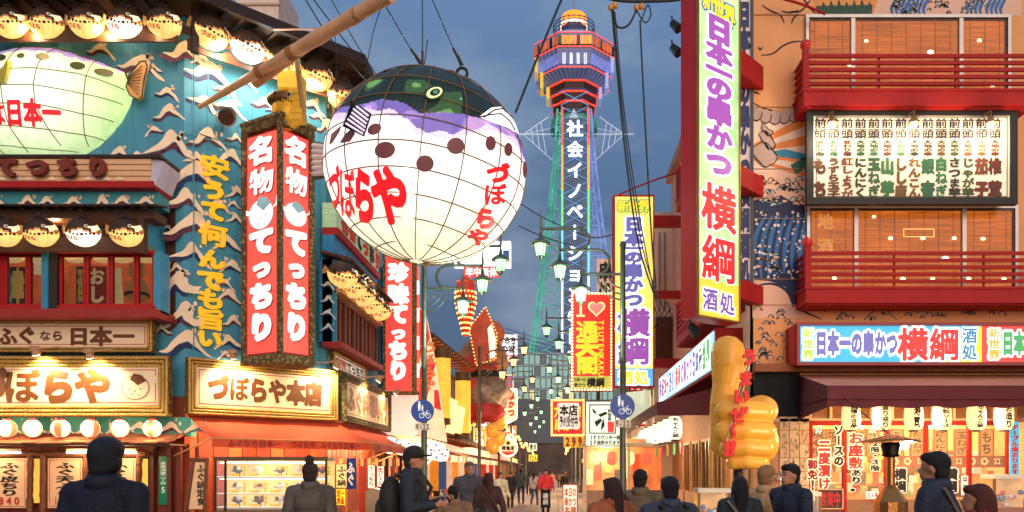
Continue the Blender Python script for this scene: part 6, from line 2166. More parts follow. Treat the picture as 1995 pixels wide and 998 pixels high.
for r, v in ((47, 178), (44, 197), (41, 214)):
    octo([(r - 3, zt(v + 14)), (r - 2, zt(v + 3))], M('#3a1c22', var=.4, scale=.8, emit=.03), 'ring_gallery')
    octo([(r - 2, zt(v + 3)), (r, zt(v + 3)), (r, zt(v)), (r - 4, zt(v - 1))], M('#c0402a', emit=.3), 'gallery_slab')
    octo([(r + .6, zt(v + 1.8)), (r + .6, zt(v - .2))], NEON, 'neon_ring')
octo([(30, zt(262)), (34, zt(228))], M('#3a4a5a', var=.6, scale=1, emit=.06), 'neck_core')
# vertical masts on the outside (yellow light put into the left colour, pale light into the right)
for s_, mt in ((-1, M('#c8b040', emit=.35)), (1, M('#98a8d8', emit=.25))):
    for (r0, v0, v1) in ((72, 133, 162), (62, 162, 192), (50, 190, 212)):
        x = TX + s_ * r0 * mpp
        MB().box(x - .35, x + .35, TY - 5, TY - 1, zt(v1), zt(v0)).build('side_fin_frame', mt, tw)
# legs and bracing
def leg(u_top, u_bot, mat, y0=0, sgn=-1):
    a, b = T(u_top, 228), T(u_bot, 905)
    pts = [(a.x + (b.x - a.x) * (t_ ** 1.25), TY - 4 - 7 * t_ + y0, a.z + (b.z - a.z) * t_) for t_ in [i / 12 for i in range(13)]]
    return pts
LL = leg(1086, 1004, LEG_GREENLIT); RR = leg(1150, 1234, LEG_BLUELIT)
def xat(pts, z):
    for p, q in zip(pts, pts[1:]):
        if q[2] <= z <= p[2]:
            t = (p[2] - z) / (p[2] - q[2] + 1e-9)
            return Vector(p).lerp(Vector(q), t)
    return Vector(pts[-1])
INL = [(TX - (1118 - 1092) * mpp, p[1], p[2]) for p in LL]
INR = [(TX + (1142 - 1118) * mpp, p[1], p[2]) for p in RR]
for outer, inner_, mt in ((LL, INL, LEG_GREENLIT), (RR, INR, LEG_BLUELIT)):
    for dy in (0, 12):
        MB().tube([Vector(p) + Vector((0, dy, 0)) for p in outer], .26, 6).build('leg', mt, tw)
        MB().tube([Vector(p) + Vector((.9 if mt is LEG_GREENLIT else -.9, dy, 0)) for p in outer], .13, 5).build('leg_chord', mt, tw)
    m = MB()
    z = zt(235); i = 0
    while z > zt(760):
        dz = 2.5 + i * .1
        a, b = xat(outer, z), xat(inner_, z)
        c, d = xat(outer, z - dz), xat(inner_, z - dz)
        m.tube([a, b], .15, 4); m.tube([a, d], .12, 4); m.tube([b, c], .12, 4)
        m.tube([a + Vector((0, 12, 0)), d + Vector((0, 12, 0))], .12, 4)
        m.tube([a, a + Vector((0, 12, 0))], .1, 4)
        z -= dz; i += 1
    m.build('lattice_bracing', mt, tw, kind='stuff')
m = MB()
for i in range(30):
    z = zt(232) - i * 3.2
    m.tube([(INL[0][0], TY - 13.55, z), (INR[0][0], TY - 13.55, z - 3)], .1, 4).tube([(INR[0][0], TY - 13.55, z), (INL[0][0], TY - 13.55, z - 3)], .1, 4)
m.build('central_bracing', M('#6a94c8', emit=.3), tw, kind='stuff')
# lettered panel up the shaft
pn = Plane(TX, TY - 13)
MB(pn).box(-22 * mpp, 21 * mpp, zt(760), zt(280), 0, .4).build('sign_panel', M('#2c5478', rough=.4, var=.4, scale=.5, emit=.07), tw)
for s_ in (-1, 1):
    for v0, v1, c in ((262, 330, '#ff4030'), (330, 410, '#ff8a30'), (410, 480, '#50d060'), (480, 560, '#50c8f0'), (560, 720, '#c8e0ff')):
        x = s_ * 25 * mpp - (.0 if s_ < 0 else .3)
        MB(pn).box(x, x + .4, zt(v1), zt(v0), .4, .7).build('neon_strip', Memit(c, .6), tw)
for i, ch in enumerate('社会イノベーションの日立'):
    v = 300 + i * 37.4
    if ch == 'ー':
        MB(pn).box(-.35, .15, zt(v + 13), zt(v - 13), .75, .85).build('lit_character', Memit('#e8f4ff', .9), tw)
        continue
    MB(pn).glyph(ch, -.3 * mpp, zt(v), 30 * mpp, 31 * mpp, .8, r=.03, n=36, vert=True).build('lit_character', Memit('#e8f4ff', .9), tw)
# guy spider
m = MB()
for s_ in (-1, 1):
    tip = T(1118 + s_ * 98, 262, -8)
    m.tube([T(1118 + s_ * 50, 228), tip], .12, 4).tube([T(1118 + s_ * 40, 262), tip + Vector((s_ * 2, 0, 0))], .16, 4).tube([T(1118 + s_ * 36, 318), tip], .12, 4).tube([T(1118 + s_ * 44, 250), tip], .1, 4)
    for t_ in (.3, .5, .7):
        a = T(1118 + s_ * 50, 228).lerp(tip, t_); b = T(1118 + s_ * 36, 318).lerp(tip, t_)
        m.tube([a, b], .1, 4)
for k in (-30, -15, 0, 15, 30):
    m.tube([T(1118, 214, -8), T(1118 + k, 282, -8)], .16, 4)
m.tube([T(1096, 250, -8), T(1140, 250, -8)], .14, 4)
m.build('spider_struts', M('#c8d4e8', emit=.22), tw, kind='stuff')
octo([(45, zt(258)), (43, zt(240))], M('#3f8a70', var=.5, scale=.8, emit=.12), 'lower_gallery')

# =============== far street end
t = thing('glass_office_block', 'wide grey office block with rows of lit windows closing the street below the tower', 'building', (-3, 150, 0))
gp_ = Plane(0, 150)
gx0, gx1 = gp_.q(975, 0)[0], gp_.q(1205, 0)[0]
gz = gp_.q(0, 688)[1]
MB(gp_).box(gx0 - 30, gx1 + 30, 0, 6.5, -8, -.5).build('dark_gap_fill', M('#5a4a44', rough=.7, var=.6, scale=.4, emit=.03), t)  # dark box added to close the gap below the office block
MB(gp_).box(gx0, gx1, 6.5, gz, -8, 0).build('facade', M('#4a5560', rough=.5, var=.2, emit=.03), t)
for j in range(4):
    z = gz - 1.2 - j * 2.2
    MB(gp_).box(gx0, gx1, z + .95, z + 1.2, 0, .15).build('floor_band', M('#8a98a0', rough=.5, emit=.1), t)
    for i in range(21):
        x = gx0 + .2 + i * (gx1 - gx0) / 21
        r_ = rs.random()
        MB(gp_).box(x, x + .85, z - .9, z + .85, .02, .06).build('window', (Memit('#c8c890', .32) if r_ < .12 else M('#6a9a94', rough=.2, emit=.28) if r_ < .7 else M('#34505c', rough=.2, emit=.08)), t)
GOODS = [M('#f2d8a8', emit=.25), M('#c8321e', emit=.12), M('#7a4a28'), M('#e8a838', emit=.2), M('#2c2420'), M('#d8d0c0', emit=.15)]
def shopblock(name, label, x0, x1, y0, y1, h, wallm, shopm=None, floors=2):
    """a street side building: x0 is its street face"""
    t = thing(name, label, 'building', ((x0 + x1) / 2, y0, 0))
    MB().box(min(x0, x1), max(x0, x1), y0, y1, 0, h).build('wall', wallm, t)
    d = 1 if x1 < x0 else -1            # outward +x for left hand row
    pl = Plane(x0, y0, (0, 1)) if d > 0 else Plane(x0, y1, (0, -1))
    L_ = y1 - y0
    n = max(1, int(L_ / 2.2))
    for i in range(n):
        a = (i + .1) * L_ / n; b = (i + .9) * L_ / n
        MB(pl).box(a, b, .1, 2.5, .02, .05).build('shop_opening', Memit(random.choice(['#ff9a48', '#ffb468', '#e87838', '#ffc890']), .26, var=.6, scale=3), t)  # glowing sheet stands in for the lit shop interior
        MB(pl).frame(a - .06, b + .06, .05, 2.56, .1, 0, .12).build('opening_frame', M('#4a2214', rough=.6), t)
        if y0 < 75:
            g_ = MB(pl)
            for q in range(26):
                g_.mat(rs.randrange(6)); x_0 = rs.uniform(a + .1, b - .4); z_0 = rs.choice((.1, .6, .9, 1.3, 1.7, 2.0)); w_0 = rs.uniform(.12, .4)
                g_.box(x_0, x_0 + w_0, z_0, z_0 + rs.uniform(.15, .45), .05, .05 + rs.uniform(.02, .5 if z_0 < 1 else .1))
            g_.build('shop_goods', GOODS, t, kind='stuff')
            for q in range(3):
                c_ = pl.w(a + (q + .5) * (b - a) / 3, 2.25, 1.0)
                l_ = MB().lathe([(.06, -.2), (.13, -.14), (.15, 0), (.13, .14), (.06, .2)], c_, 10).build('eave_lantern', Memit(('#ffe0a8', '#f05038', '#ffd080')[(i + q) % 3], .75), t)
            n_ = MB(pl).box(b + .02, b + .06, .5, 2.4, .5, 1.0).build('banner_flag', M(rs.choice(['#c8302a', '#f0e0c8', '#e8a030', '#2a5a9a']), emit=.12), t)
        for f in range(floors):
            z = 3.9 + f * 2.9
            if z + 1.6 < h:
                w_ = MB(pl).frame(a + .2, b - .2, z, z + 1.5, .07, 0, .07).build('window', M('#5a4030'), t)
                MB(pl).box(a + .27, b - .27, z + .07, z + 1.43, .01, .03).build('pane', random.choice([Memit('#f0a860', .3), M('#1c2026', rough=.1), M('#2a2a30', rough=.1)]), w_)
    MB(pl).box(-.0, L_, 2.75, 3.35, .0, .25).build('fascia_sign', Memit(random.choice(['#ff9a50', '#ffe0b0', '#e84a40', '#ffcf60']), .55, var=.4, scale=2), t)
    MB(pl).add([(0, 2.85, .1), (L_, 2.85, .1), (L_, 2.45, 1.2), (0, 2.45, 1.2), (0, 2.8, .1), (L_, 2.8, .1), (L_, 2.4, 1.2), (0, 2.4, 1.2)], [(0, 1, 2, 3), (7, 6, 5, 4), (3, 2, 6, 7), (0, 3, 7, 4)]).build('awning', M(random.choice(['#7a2418', '#5a1a20', '#c8a880', '#2f5a48']), rough=.7), t)
    MB().box(min(x0, x1) - .1, max(x0, x1) + .1, y0 - .05, y1 + .05, h, h + .15).build('roof_edge', M('#3a302c'), t)
    return t, pl
walls = [M('#8a5a40', rough=.7), M('#a88a70', rough=.7), M('#6a4a40', rough=.7), M('#b8a898', rough=.7), M('#7a6a60', rough=.7)]
y = 33.0
wd = ['tiled roof tea-brown', 'cream', 'dark brown', 'pale grey', 'grey-brown', 'brown', 'tan', 'umber', 'ash grey', 'stone']
for i, (L_, h) in enumerate(((9, 7.2), (8, 7.5), (9, 7.8), (11, 7.0), (12, 8.5), (15, 8), (18, 9), (25, 9))):
    shopblock('street_building', '%s building on the left side of the street, %s beyond the blue restaurant' % (wd[i], ordw[i]), -7.1, -15, y, y + L_ - .3, h, walls[i % 5])
    y += L_
y = 31.2
for i, (L_, h) in enumerate(((9, 6.4), (9, 6.0), (11, 6.6), (13, 6), (16, 7.5), (20, 8), (28, 8.5))):
    shopblock('street_building', '%s building on the right side of the street, %s beyond the red-balconied restaurant' % (wd[(i * 3 + 2) % 10], ordw[i]), 4.5, 12, y, y + L_ - .3, h, walls[(i + 2) % 5])
    y += L_
for i, (yy, v) in enumerate(((40, 0), (52, 0), (66, 0), (84, 0), (104, 0), (138, 0))):
    lamp((-2.5 if i % 2 else .5, yy, 3.6), 260, (1, .66, .36), .6, name='street_glow_light')  # warm lamps without fixtures, added for the glow of the shops

# tiled roof, beams and clutter on the first building beyond the blue restaurant
t = thing('tiled_roof', 'dark ridged tile roof above the diagonal banner beyond the second red sign', 'roof', (-7.5, 34, 7))
TIL = M('#2a3036', rough=.35, var=.2)
for i in range(16):
    y_ = 33.2 + i * .36
    MB().tube([(-6.2, y_, 7.2), (-9.2, y_, 9.2)], .13, 6).build('roof_tile_row', TIL, t)
MB().add([(-6.1, 33, 7.1), (-6.1, 39, 7.1), (-9.3, 39, 9.25), (-9.3, 33, 9.25)], [(0, 1, 2, 3)]).build('roof_bed', TIL, t)
MB().tube([(-9.3, 33, 9.4), (-9.3, 39, 9.4)], .22, 8).build('ridge', TIL, t)
MB().box(-8.2, -6.3, 32.8, 33.0, 6.2, 7.1).build('gable_board', M('#8a5a34', kind='wood'), t)
# striped light pole and diagonal banner
vp = Plane(0, 31.6)
t = thing('striped_light_strip', 'red and white lit vertical strip at the right edge of the second red sign', 'light strip', tuple(vp.w(*vp.q(812, 765))))
for i in range(9):
    MB(vp).pbox(809, 520 + i * 27, 816, 520 + (i + 1) * 27 - 1, -.1, 0).build('strip_segment', (Memit('#ff5040', .7), Memit('#ffe8e0', .9))[i % 2], t)
bp_ = Plane(0, 32.4)
t = thing('diagonal_banner', 'red and cream patterned banner falling diagonally beside the first lamp post', 'banner', tuple(bp_.w(*bp_.q(840, 860))))
MB(bp_).prism([(817, 598), (830, 612), (848, 700), (871, 862), (817, 850)], -.05, 0, px=True).build('cloth', M('#f0c8a0', rough=.7, emit=.35), t)
for p4 in ([(817,600),(830,615),(838,660),(817,700)], [(817,722),(840,690),(848,712),(828,790),(817,800)], [(846,760),(854,760),(860,800),(846,795)]):
    MB(bp_).flat([bp_.q(*p) for p in p4], .01).build('red_patch', M('#d0302a', rough=.7, emit=.25), t)
a0, b1 = bp_.q(822, 665); a1, b0 = bp_.q(850, 760)
MB(bp_).text('づぼらや', a0 - .1, a1, b0, b1, .02, vert=True, r=.05, n=24, slant=-.3).build('lettering', M('#c87a40', emit=.2), t)
board(Plane(0, 32), 744, 770, 815, 848, 'blank_light_box', 'plain pale pink light box below the second red sign', 'sign', '#f6d8c4', .9)
# cluster of bright white-blue lanterns
for i, (u, v, r) in enumerate(((760, 868, .36), (784, 872, .34), (812, 880, .36), (836, 876, .38), (858, 884, .34), (826, 893, .3))):
    p = P(u, v, 30.5 + .3 * (i % 2))
    t = thing('white_globe_lantern', 'white globe lantern with blue marks by the first lamp post, %s from the left' % ordw[i], 'lantern', tuple(p), 'white globe lanterns by the first lamp post')
    MB().ball(p, (r, r, r * .9), 16, 10).build('paper_globe', Memit('#fff2ea', .55), t)
    for k in range(7):
        az, el_ = -PI / 2 + (k - 3) * .35, .5 * math.sin(k * 2.4)
        q_ = p + Vector((math.cos(az) * math.cos(el_), math.sin(az) * math.cos(el_), math.sin(el_) * .9)) * r * 1.0
        MB().ball(q_, .05, 6, 4).build('blue_mark', M(('#2f5aa8', '#e08a30')[k % 2], emit=.2), t)
# red neon cone, big paper barrels, statue, fish
def cone(u, vt, vb, wpx, y, lab):
    c = P(u, vb, y); h = (vb - vt) / F * y; r = wpx / 2 / F * y
    t = thing('neon_cone_ornament', lab, 'ornament', tuple(c))
    MB().lathe([(r * .25, 0), (r, h * .55), (r * .9, h * .9), (0, h)], c, 16).build('body', M('#b03018', rough=.5, emit=.3), t)
    m = MB()
    for j in range(11):
        rr_ = r * (.3 + .7 * min(1, j / 6)) * (1 if j < 9 else .8)
        for k in range(18):
            a = 2 * PI * k / 18 + j * .2
            m.ball(c + Vector((rr_ * math.cos(a) * 1.02, rr_ * math.sin(a) * 1.02, h * (.04 + .085 * j))), .045, 5, 3)
    m.build('bulbs', Memit('#ffc060', 1.6), t, kind='stuff')
cone(907, 538, 655, 40, 36, 'red upward cone ornament studded with warm bulbs over the left roofs')
for i, (u, v0, v1, w_, y) in enumerate(((862, 690, 822, 32, 34.5), (902, 735, 850, 30, 36.5))):
    c = P(u, v1, y); h = (v1 - v0) / F * y; r = w_ / 2 / F * y
    t = thing('tall_paper_lantern', '%s tall yellow cylindrical paper lantern hanging under the left eaves' % ('nearer', 'farther')[i], 'lantern', tuple(c))
    MB().lathe([(r * .95, 0)] + [(r * (1 if k % 2 else .97), h * k / 14) for k in range(15)], c, 18).build('paper_body', Memit('#f0a838', .5, var=.2), t)
    MB().lathe([(r * 1.03, h * .93), (r * 1.03, h * 1.08)], c, 18).build('top_band', M('#5a4424'), t)
    MB().lathe([(r * 1.03, -.12), (r * 1.03, h * .05)], c, 18).build('bottom_band', M('#5a4424'), t)
t = thing('leaning_light_panels', 'pair of leaning yellow lit slatted panels between the tall paper lanterns', 'light panel', tuple(P(885, 845, 35)))
for i in range(2):
    d = i * 14
    solidp = [P(878 + d, 775 + d, 35), P(892 + d, 782 + d, 35), P(884 + d, 846, 35), P(868 + d, 842, 35)]
    MB().add(solidp + [p + Vector((0, .1, 0)) for p in solidp], [(0, 3, 2, 1), (4, 5, 6, 7), (0, 1, 5, 4), (1, 2, 6, 5), (2, 3, 7, 6), (3, 0, 4, 7)]).build('panel', Memit('#ffd27a', .9), t)
# rafters roofs on the left mid-distance
for i, (u0, v0, u1, v1, y) in enumerate(((845, 655, 925, 720, 34), (845, 845, 935, 870, 34.5))):
    a, b = P(u0, v0, y), P(u1, v1, y + 4)
    t = thing('timber_eave', '%s timber eave with rafters on the left side of the street' % ('upper', 'lower')[i], 'eave', tuple(a))
    MB().add([a, b, b + Vector((-1.8, 0, .7)), a + Vector((-1.8, 0, .7)), a + Vector((0, 0, .12)), b + Vector((0, 0, .12)), b + Vector((-1.8, 0, .85)), a + Vector((-1.8, 0, .85))], [(0, 1, 2, 3), (7, 6, 5, 4), (0, 4, 5, 1), (0, 3, 7, 4)]).build('eave_board', M('#4a3020', kind='wood'), t)
    for k in range(12):
        p = a.lerp(b, (k + .5) / 12)
        MB().box(p.x - .9, p.x + .04, p.y - .05, p.y + .05, p.z - .08, p.z).build('rafter', M('#a8683a', kind='wood'), t)
t = thing('folk_statue', 'large painted seated folk figure with an orange top knot on the left roofs', 'statue', tuple(P(940, 745, 40)))
c = P(941, 705, 40)
MB().ball(c, (1.25, .8, 1.3), 18, 12).build('body', M('#a06a44', rough=.6, var=.5, scale=2, emit=.08), t)
MB().ball(c + Vector((.3, -.1, 1.35)), (.8, .7, .75), 16, 10).build('head', M('#b0582c', rough=.5, var=.4, scale=3, emit=.1), t)
MB().ball(c + Vector((-.1, -.3, -.2)), (1.0, .7, .6), 14, 8).build('sash', M('#b03020', emit=.15), t)
for i in range(3):
    MB().lathe([(1.0 - i * .18, -.5 + i * .1), (1.04 - i * .18, -.42 + i * .1), (1.0 - i * .18, -.34 + i * .1)], c + Vector((.2, -.45, -.4)), 18).build('ring_trim', M('#1c140e'), t)
t = thing('dragon_ornament', 'mottled grey-green and red carved ornament bulging from the left shopfronts', 'ornament', tuple(P(950, 815, 40)))
def noisy(c, r, mat, name, parent, amp=.3, nu=26, nv=18, f=2.2):
    m = MB().ball((0, 0, 0), r, nu, nv)
    m.v = [tuple(Vector(c) + Vector(v) * (1 + amp * mnoise.noise(Vector(v) * f + Vector(c)))) for v in m.v]
    return m.build(name, mat, parent)
noisy(P(948, 770, 40), (1.2, .8, 1.2), M('#8a7460', rough=.5, var=.8, scale=3, emit=.1), 'body', t)
noisy(P(945, 805, 39.5), (1.1, .7, .5), M('#a82a20', rough=.5, var=.4, emit=.12), 'lower_jaw', t)
noisy(P(925, 760, 40), (.6, .6, .9), M('#c85040', rough=.5, emit=.12), 'cheek', t)
t = thing('gold_dragon_figure', 'glossy golden twisting figure above the left shops beside the round sign', 'statue', tuple(P(965, 870, 44)))
for i, (u, v, r) in enumerate([(965 + 11 * math.sin(q * 1.1), 815 + q * 5.2, .2 + .07 * (q % 3)) for q in range(12)]):
    noisy(P(u, v, 44), (r, r, r * 1.1), M('#e0a040', rough=.3, metal=.3, emit=.2), 'coil', t, .2)

# bulb bordered signs down the street
def bulbs(pl, poly, n, r, parent, mat=None):
    per = []
    L_ = [math.dist(poly[i], poly[(i + 1) % len(poly)]) for i in range(len(poly))]
    tot = sum(L_)
    m = MB(pl)
    for k in range(n):
        d = tot * k / n
        i = 0
        while d > L_[i]:
            d -= L_[i]; i += 1
        p, q = poly[i], poly[(i + 1) % len(poly)]
        t = d / L_[i]
        m.ball((p[0] + (q[0] - p[0]) * t, p[1] + (q[1] - p[1]) * t, .06), (r, r, r), 6, 4)
    return m.build('border_bulbs', mat or Memit('#ffd890', 2.2), parent, kind='stuff')
kp = Plane(0, 44)
pts = [(970, 759), (1006, 759), (1006, 815), (988, 825), (970, 815)]
t = thing('skewer_pentagon_sign', 'hanging pentagonal sign reading kushikatsu ringed with bulbs', 'sign', tuple(kp.w(*kp.q(988, 825))))
MB(kp).prism(pts, -.15, 0, px=True).build('face', M('#f0c8a0', rough=.5, emit=.35), t)
bulbs(kp, [kp.q(*p) for p in pts], 44, .07, t)
MB(kp).text('串かつ', *(kp.q(990, 0)[0], kp.q(1003, 0)[0]), kp.q(0, 812)[1], kp.q(0, 764)[1], .02, vert=True, r=.07, n=28).build('lettering', REDK, t)
MB(kp).text('お好み焼', *(kp.q(973, 0)[0], kp.q(985, 0)[0]), kp.q(0, 810)[1], kp.q(0, 766)[1], .02, vert=True, r=.05, n=26).build('lettering', INK, t)
rp = Plane(0, 46)
t = thing('round_bulb_sign', 'round cream sign with red base ringed with bulbs', 'sign', tuple(rp.w(*rp.q(990, 890))))
cx, cz = rp.q(990, 872)
rr_ = 17.5 / F * 46
circ = [(cx + rr_ * math.cos(a), cz + rr_ * math.sin(a)) for a in [2 * PI * k / 28 for k in range(28)]]
MB(rp).prism(circ, -.15, 0).build('face', M('#f4c898', rough=.5, emit=.4), t)
MB(rp).flat([p for p in circ if p[1] < cz - rr_ * .35], .01).build('red_base', REDL, t)
bulbs(rp, circ, 30, .06, t)
MB(rp).text('横亀家', cx - .4, cx + .4, cz - .18, cz + .1, .02, r=.05, n=26).build('lettering', INK, t)
MB(rp).ball((cx, cz + .26, 0), (.12, .12, .04), 10, 6).build('mark', M('#4a2a1a'), t)
board(Plane(0, 50), 975, 732, 999, 758, 'mahjong_sign', 'blue sign reading mah-jong above the pentagonal sign', 'sign', '#3a5aa0', .35, ['麻雀'], M('#d84a5a', emit=.3), frame=YLIT, r=.06)
board(Plane(0, 62), 957, 652, 1008, 692, 'white_pub_sign', 'white lit sign reading yorimichi at the far end over the street', 'sign', '#f4f6ff', 1.2, ['よりみち', '松の家'], INK, vert=False)
board(Plane(0, 61.8), 969, 693, 1007, 706, 'red_strip_sign', 'small red strip sign with white characters under the white sign', 'sign', '#e04a50', .8, ['年中無休'], WTXT, vert=False)
board(Plane(0, 42), 903, 519, 972, 541, 'red_hours_sign', 'red sign reading open all year behind the left lamps under the giant lantern', 'sign', '#e0403c', .8, ['年中無休'], WTXT, vert=False)
t = thing('white_rooftop_sign', 'large white lit rooftop sign tucked behind the giant lantern', 'sign', tuple(P(945, 520, 43)))
MB(Plane(0, 43)).pbox(885, 470, 995, 520, -.4, 0).build('lit_face', Memit('#f0f8ff', .8), t)
MB(Plane(0, 43)).pbox(980, 488, 992, 510, 0, .02).build('blue_mark', M('#2f70b8'), t)
t = thing('lit_red_arch', 'bright white and red neon arch sign over the left roofs beneath the lamps', 'sign', tuple(P(925, 700, 38)))
MB(Plane(0, 38)).prism([(914, 640), (946, 598), (968, 650), (966, 700), (928, 712)], -.4, 0, px=True).build('red_face', M('#a03a20', rough=.5, emit=.2, var=.5), t)
MB(Plane(0, 38)).prism([(950, 640), (958, 632), (966, 660), (964, 696), (955, 700)], 0, .03, px=True).build('lit_face', Memit('#ffe0c8', .5, var=.3), t)
bulbs(Plane(0, 38), [Plane(0, 38).q(*p) for p in [(914, 640), (946, 598), (968, 650), (966, 700), (928, 712)]], 40, .04, t, Memit('#ffb860', 1.0))

# many small hanging signs on both sides
WORDS = ['酒場', 'たこ焼', 'ふぐ', '串かつ', '寿司', '居酒屋', 'うどん', '大衆', '名物', 'カラオケ', '焼肉', '喫茶']
SCOL = [('#f4e8d0', 'cream', REDK), ('#d8362a', 'red', WTXT), ('#f0b83a', 'yellow', INK), ('#f8d8b0', 'peach', INK), ('#3a7a5a', 'green', WTXT), ('#e87830', 'orange', WTXT)]
for k in range(34):
    sd = k % 2
    yy = 37 + (k // 2) * 3.6
    xx = (-5.9 + rs.uniform(-.3, .5)) if sd == 0 else (3.7 + rs.uniform(-.4, .3))
    zz_ = rs.uniform(3.0, 5.4)
    w_, h_ = rs.uniform(.45, .8), rs.uniform(1.0, 1.9)
    c_, cn, tc_ = SCOL[rs.randrange(6)]
    wd_ = WORDS[rs.randrange(12)]
    pl = Plane(0, yy)
    t = thing('hanging_street_sign', 'small %s hanging sign, %s from the camera among those on the %s side' % (cn, ordw[k // 2], 'left' if sd == 0 else 'right'), 'sign', (xx, yy, zz_))
    MB(pl).box(xx, xx + w_, zz_, zz_ + h_, -.2, 0).build('lit_box', M(c_, rough=.4, emit=.3, var=.2), t)
    MB(pl).text(wd_, xx + .06, xx + w_ - .06, zz_ + .06, zz_ + h_ - .06, .01, vert=True, r=.06, n=24).build('lettering', tc_, t)
    MB(pl).frame(xx - .03, xx + w_ + .03, zz_ - .03, zz_ + h_ + .03, .04, -.21, .02).build('frame', (YLIT, DBROWN)[k % 2], t)
# right side signs down the street
s2 = Plane(0, 27)
a0, b1 = s2.q(1194, 380); a1, b0 = s2.q(1275, 755)
t = thing('second_vertical_sign', 'yellow vertical lit sign with violet characters and blue foot behind the right lamp post', 'sign', tuple(s2.w((a0 + a1) / 2, b0)))
MB(s2).box(a0, a1, b0, b1, -.45, -.02).build('red_box', REDP, t)
z_ = lambda v: s2.q(0, v)[1]
MB(s2).box(a0 + .08, a1 - .05, z_(718), b1 - .06, -.02, 0).build('yellow_face', M('#f8dc50', rough=.4, emit=E_ * 1.15, var=.3, scale=1.0, ecol='#fae070', bump=0), t)
MB(s2).box(a0 + .08, a1 - .05, b0 + .06, z_(718), -.02, -.001).build('blue_face', Memit('#58b0e0', E_ * 1.0), t)
MB(s2).frame(a0, a1, b0, b1, .05, -.03, .03).build('red_frame', REDK, t)
cx = (a0 + a1) / 2
for i, ch in enumerate('新世界'):
    oglyph(s2, ch, cx - .36 + .36 * i, z_(402), .4, .42, .004, YEL, GRN, t, .05, .13, 32)
for ch, v, h_ in (('日', 437, 27), ('本', 465, 27), ('一', 484, 20), ('の', 501, 22), ('串', 528, 28), ('か', 556, 26), ('つ', 584, 26)):
    oglyph(s2, ch, cx, z_(v), .62, h_ * 27 / F * 1.1, .006, BLU, OW, t, .08, .18, 34)
for ch, v in (('横', 629), ('綱', 684)):
    oglyph(s2, ch, cx, z_(v), 1.1, 56 * 27 / F, .01, PUR2, OW, t, .07, .14, 44)
otext(s2, '酒処', cx - .5, cx + .5, z_(750), z_(722), .01, YEL, OW, t, r=.06, ro=.16)
for v0, v1 in ((418, 440), (565, 580), (698, 716)):
    MB().box(a1, 4.4, 27.1, 27.3, z_(v1), z_(v0)).build('red_bracket', REDP, t)
s3 = Plane(0, 30)
a0, b1 = s3.q(1112, 570); a1, b0 = s3.q(1194, 762)
t = thing('heart_tower_sign', 'red bulb-bordered sign reading I heart Tsutenkaku in yellow characters', 'sign', tuple(s3.w((a0 + a1) / 2, b0)))
MB(s3).box(a0, a1, b0, b1, -.3, -.01).build('red_box', M('#a01c14'), t)
MB(s3).box(a0 + .11, a1 - .11, b0 + .11, b1 - .11, -.01, .01).build('red_face', Memit('#e02a20', E_ * .8), t)
bulbs(s3, [(a0 + .05, b0 + .05), (a1 - .05, b0 + .05), (a1 - .05, b1 - .05), (a0 + .05, b1 - .05)], 84, .045, t)
z_ = lambda v: s3.q(0, v)[1]
MB(s3).box(a0 + .11, a1 - .11, b0 + .11, z_(733), .01, .016).build('green_foot', Memit('#b8b850', E_ * .7), t)
CR = Memit('#ffe8a0', E_ * 1.1)
MB(s3).text('I', *(s3.q(1120, 0)[0], s3.q(1142, 0)[0]), z_(618), z_(582), .02, r=.05).build('letter', CR, t)
m = MB(s3)
for sx in (-1, 1):
    m.box(*sorted((s3.q(1131, 0)[0] - .16, s3.q(1131, 0)[0] + .16)), z_(584 if sx < 0 else 616) - .03, z_(584 if sx < 0 else 616) + .04, .02, .025)
m.build('serif', CR, t, kind='stuff')
hx, hz = s3.q(1162, 601)
def heart(k, z):
    return [(hx + k * 16 * math.sin(q) ** 3, hz + k * (13 * math.cos(q) - 5 * math.cos(2 * q) - 2 * math.cos(3 * q) - math.cos(4 * q))) for q in [2 * PI * i / 40 for i in range(40)]][::-1]
MB(s3).flat(heart(.0205, 0), .02).build('heart_outline', CR, t)
MB(s3).flat(heart(.016, 0), .03).build('heart', Memit('#f08078', E_), t)
for ch, v in (('通', 643), ('天', 677), ('閣', 712)):
    MB(s3).glyph(ch, s3.q(1144, 0)[0], z_(v), .84, .7, .02, r=.075, n=44).build('character', YEL, t)
for i, ch in enumerate('TSUTENKAKU'):
    gv, gf_, gs = glyph(ch, .045, 26)
    cx_, cz_ = s3.q(1171, 0)[0], z_(629 + i * 11.2)
    MB(s3).add([(cx_ + y * .22, cz_ - x * .22, .02) for x, y in gv], gf_).build('letter', YEL, t)
MB(s3).text('横綱', *(s3.q(1143, 0)[0], s3.q(1178, 0)[0]), z_(755), z_(736), .025, r=.07, n=30).build('lettering', INK, t)
MB(s3).text('日本一の', *(s3.q(1118, 0)[0], s3.q(1141, 0)[0]), z_(744), z_(736), .025, r=.04, n=22).build('lettering', INK, t)
MB(s3).text('串かつ', *(s3.q(1118, 0)[0], s3.q(1141, 0)[0]), z_(755), z_(746), .025, r=.04, n=22).build('lettering', INK, t)
t = board(Plane(0, 24), 1142, 783, 1215, 868, 'counter_seat_sign', 'white lit square sign with ink drawing reading 1F counter seats 2F tatami', 'sign', '#e8f2dc', 1.0)
s4 = Plane(0, 23.98)
z_ = lambda v: s4.q(0, v)[1]
a0, b1 = s4.q(1148, 788); a1, b0 = s4.q(1208, 845)
MB(s4).frame(a0, a1 - .12, b0, b1, .03, 0, .01).build('ink_border', INK, t)
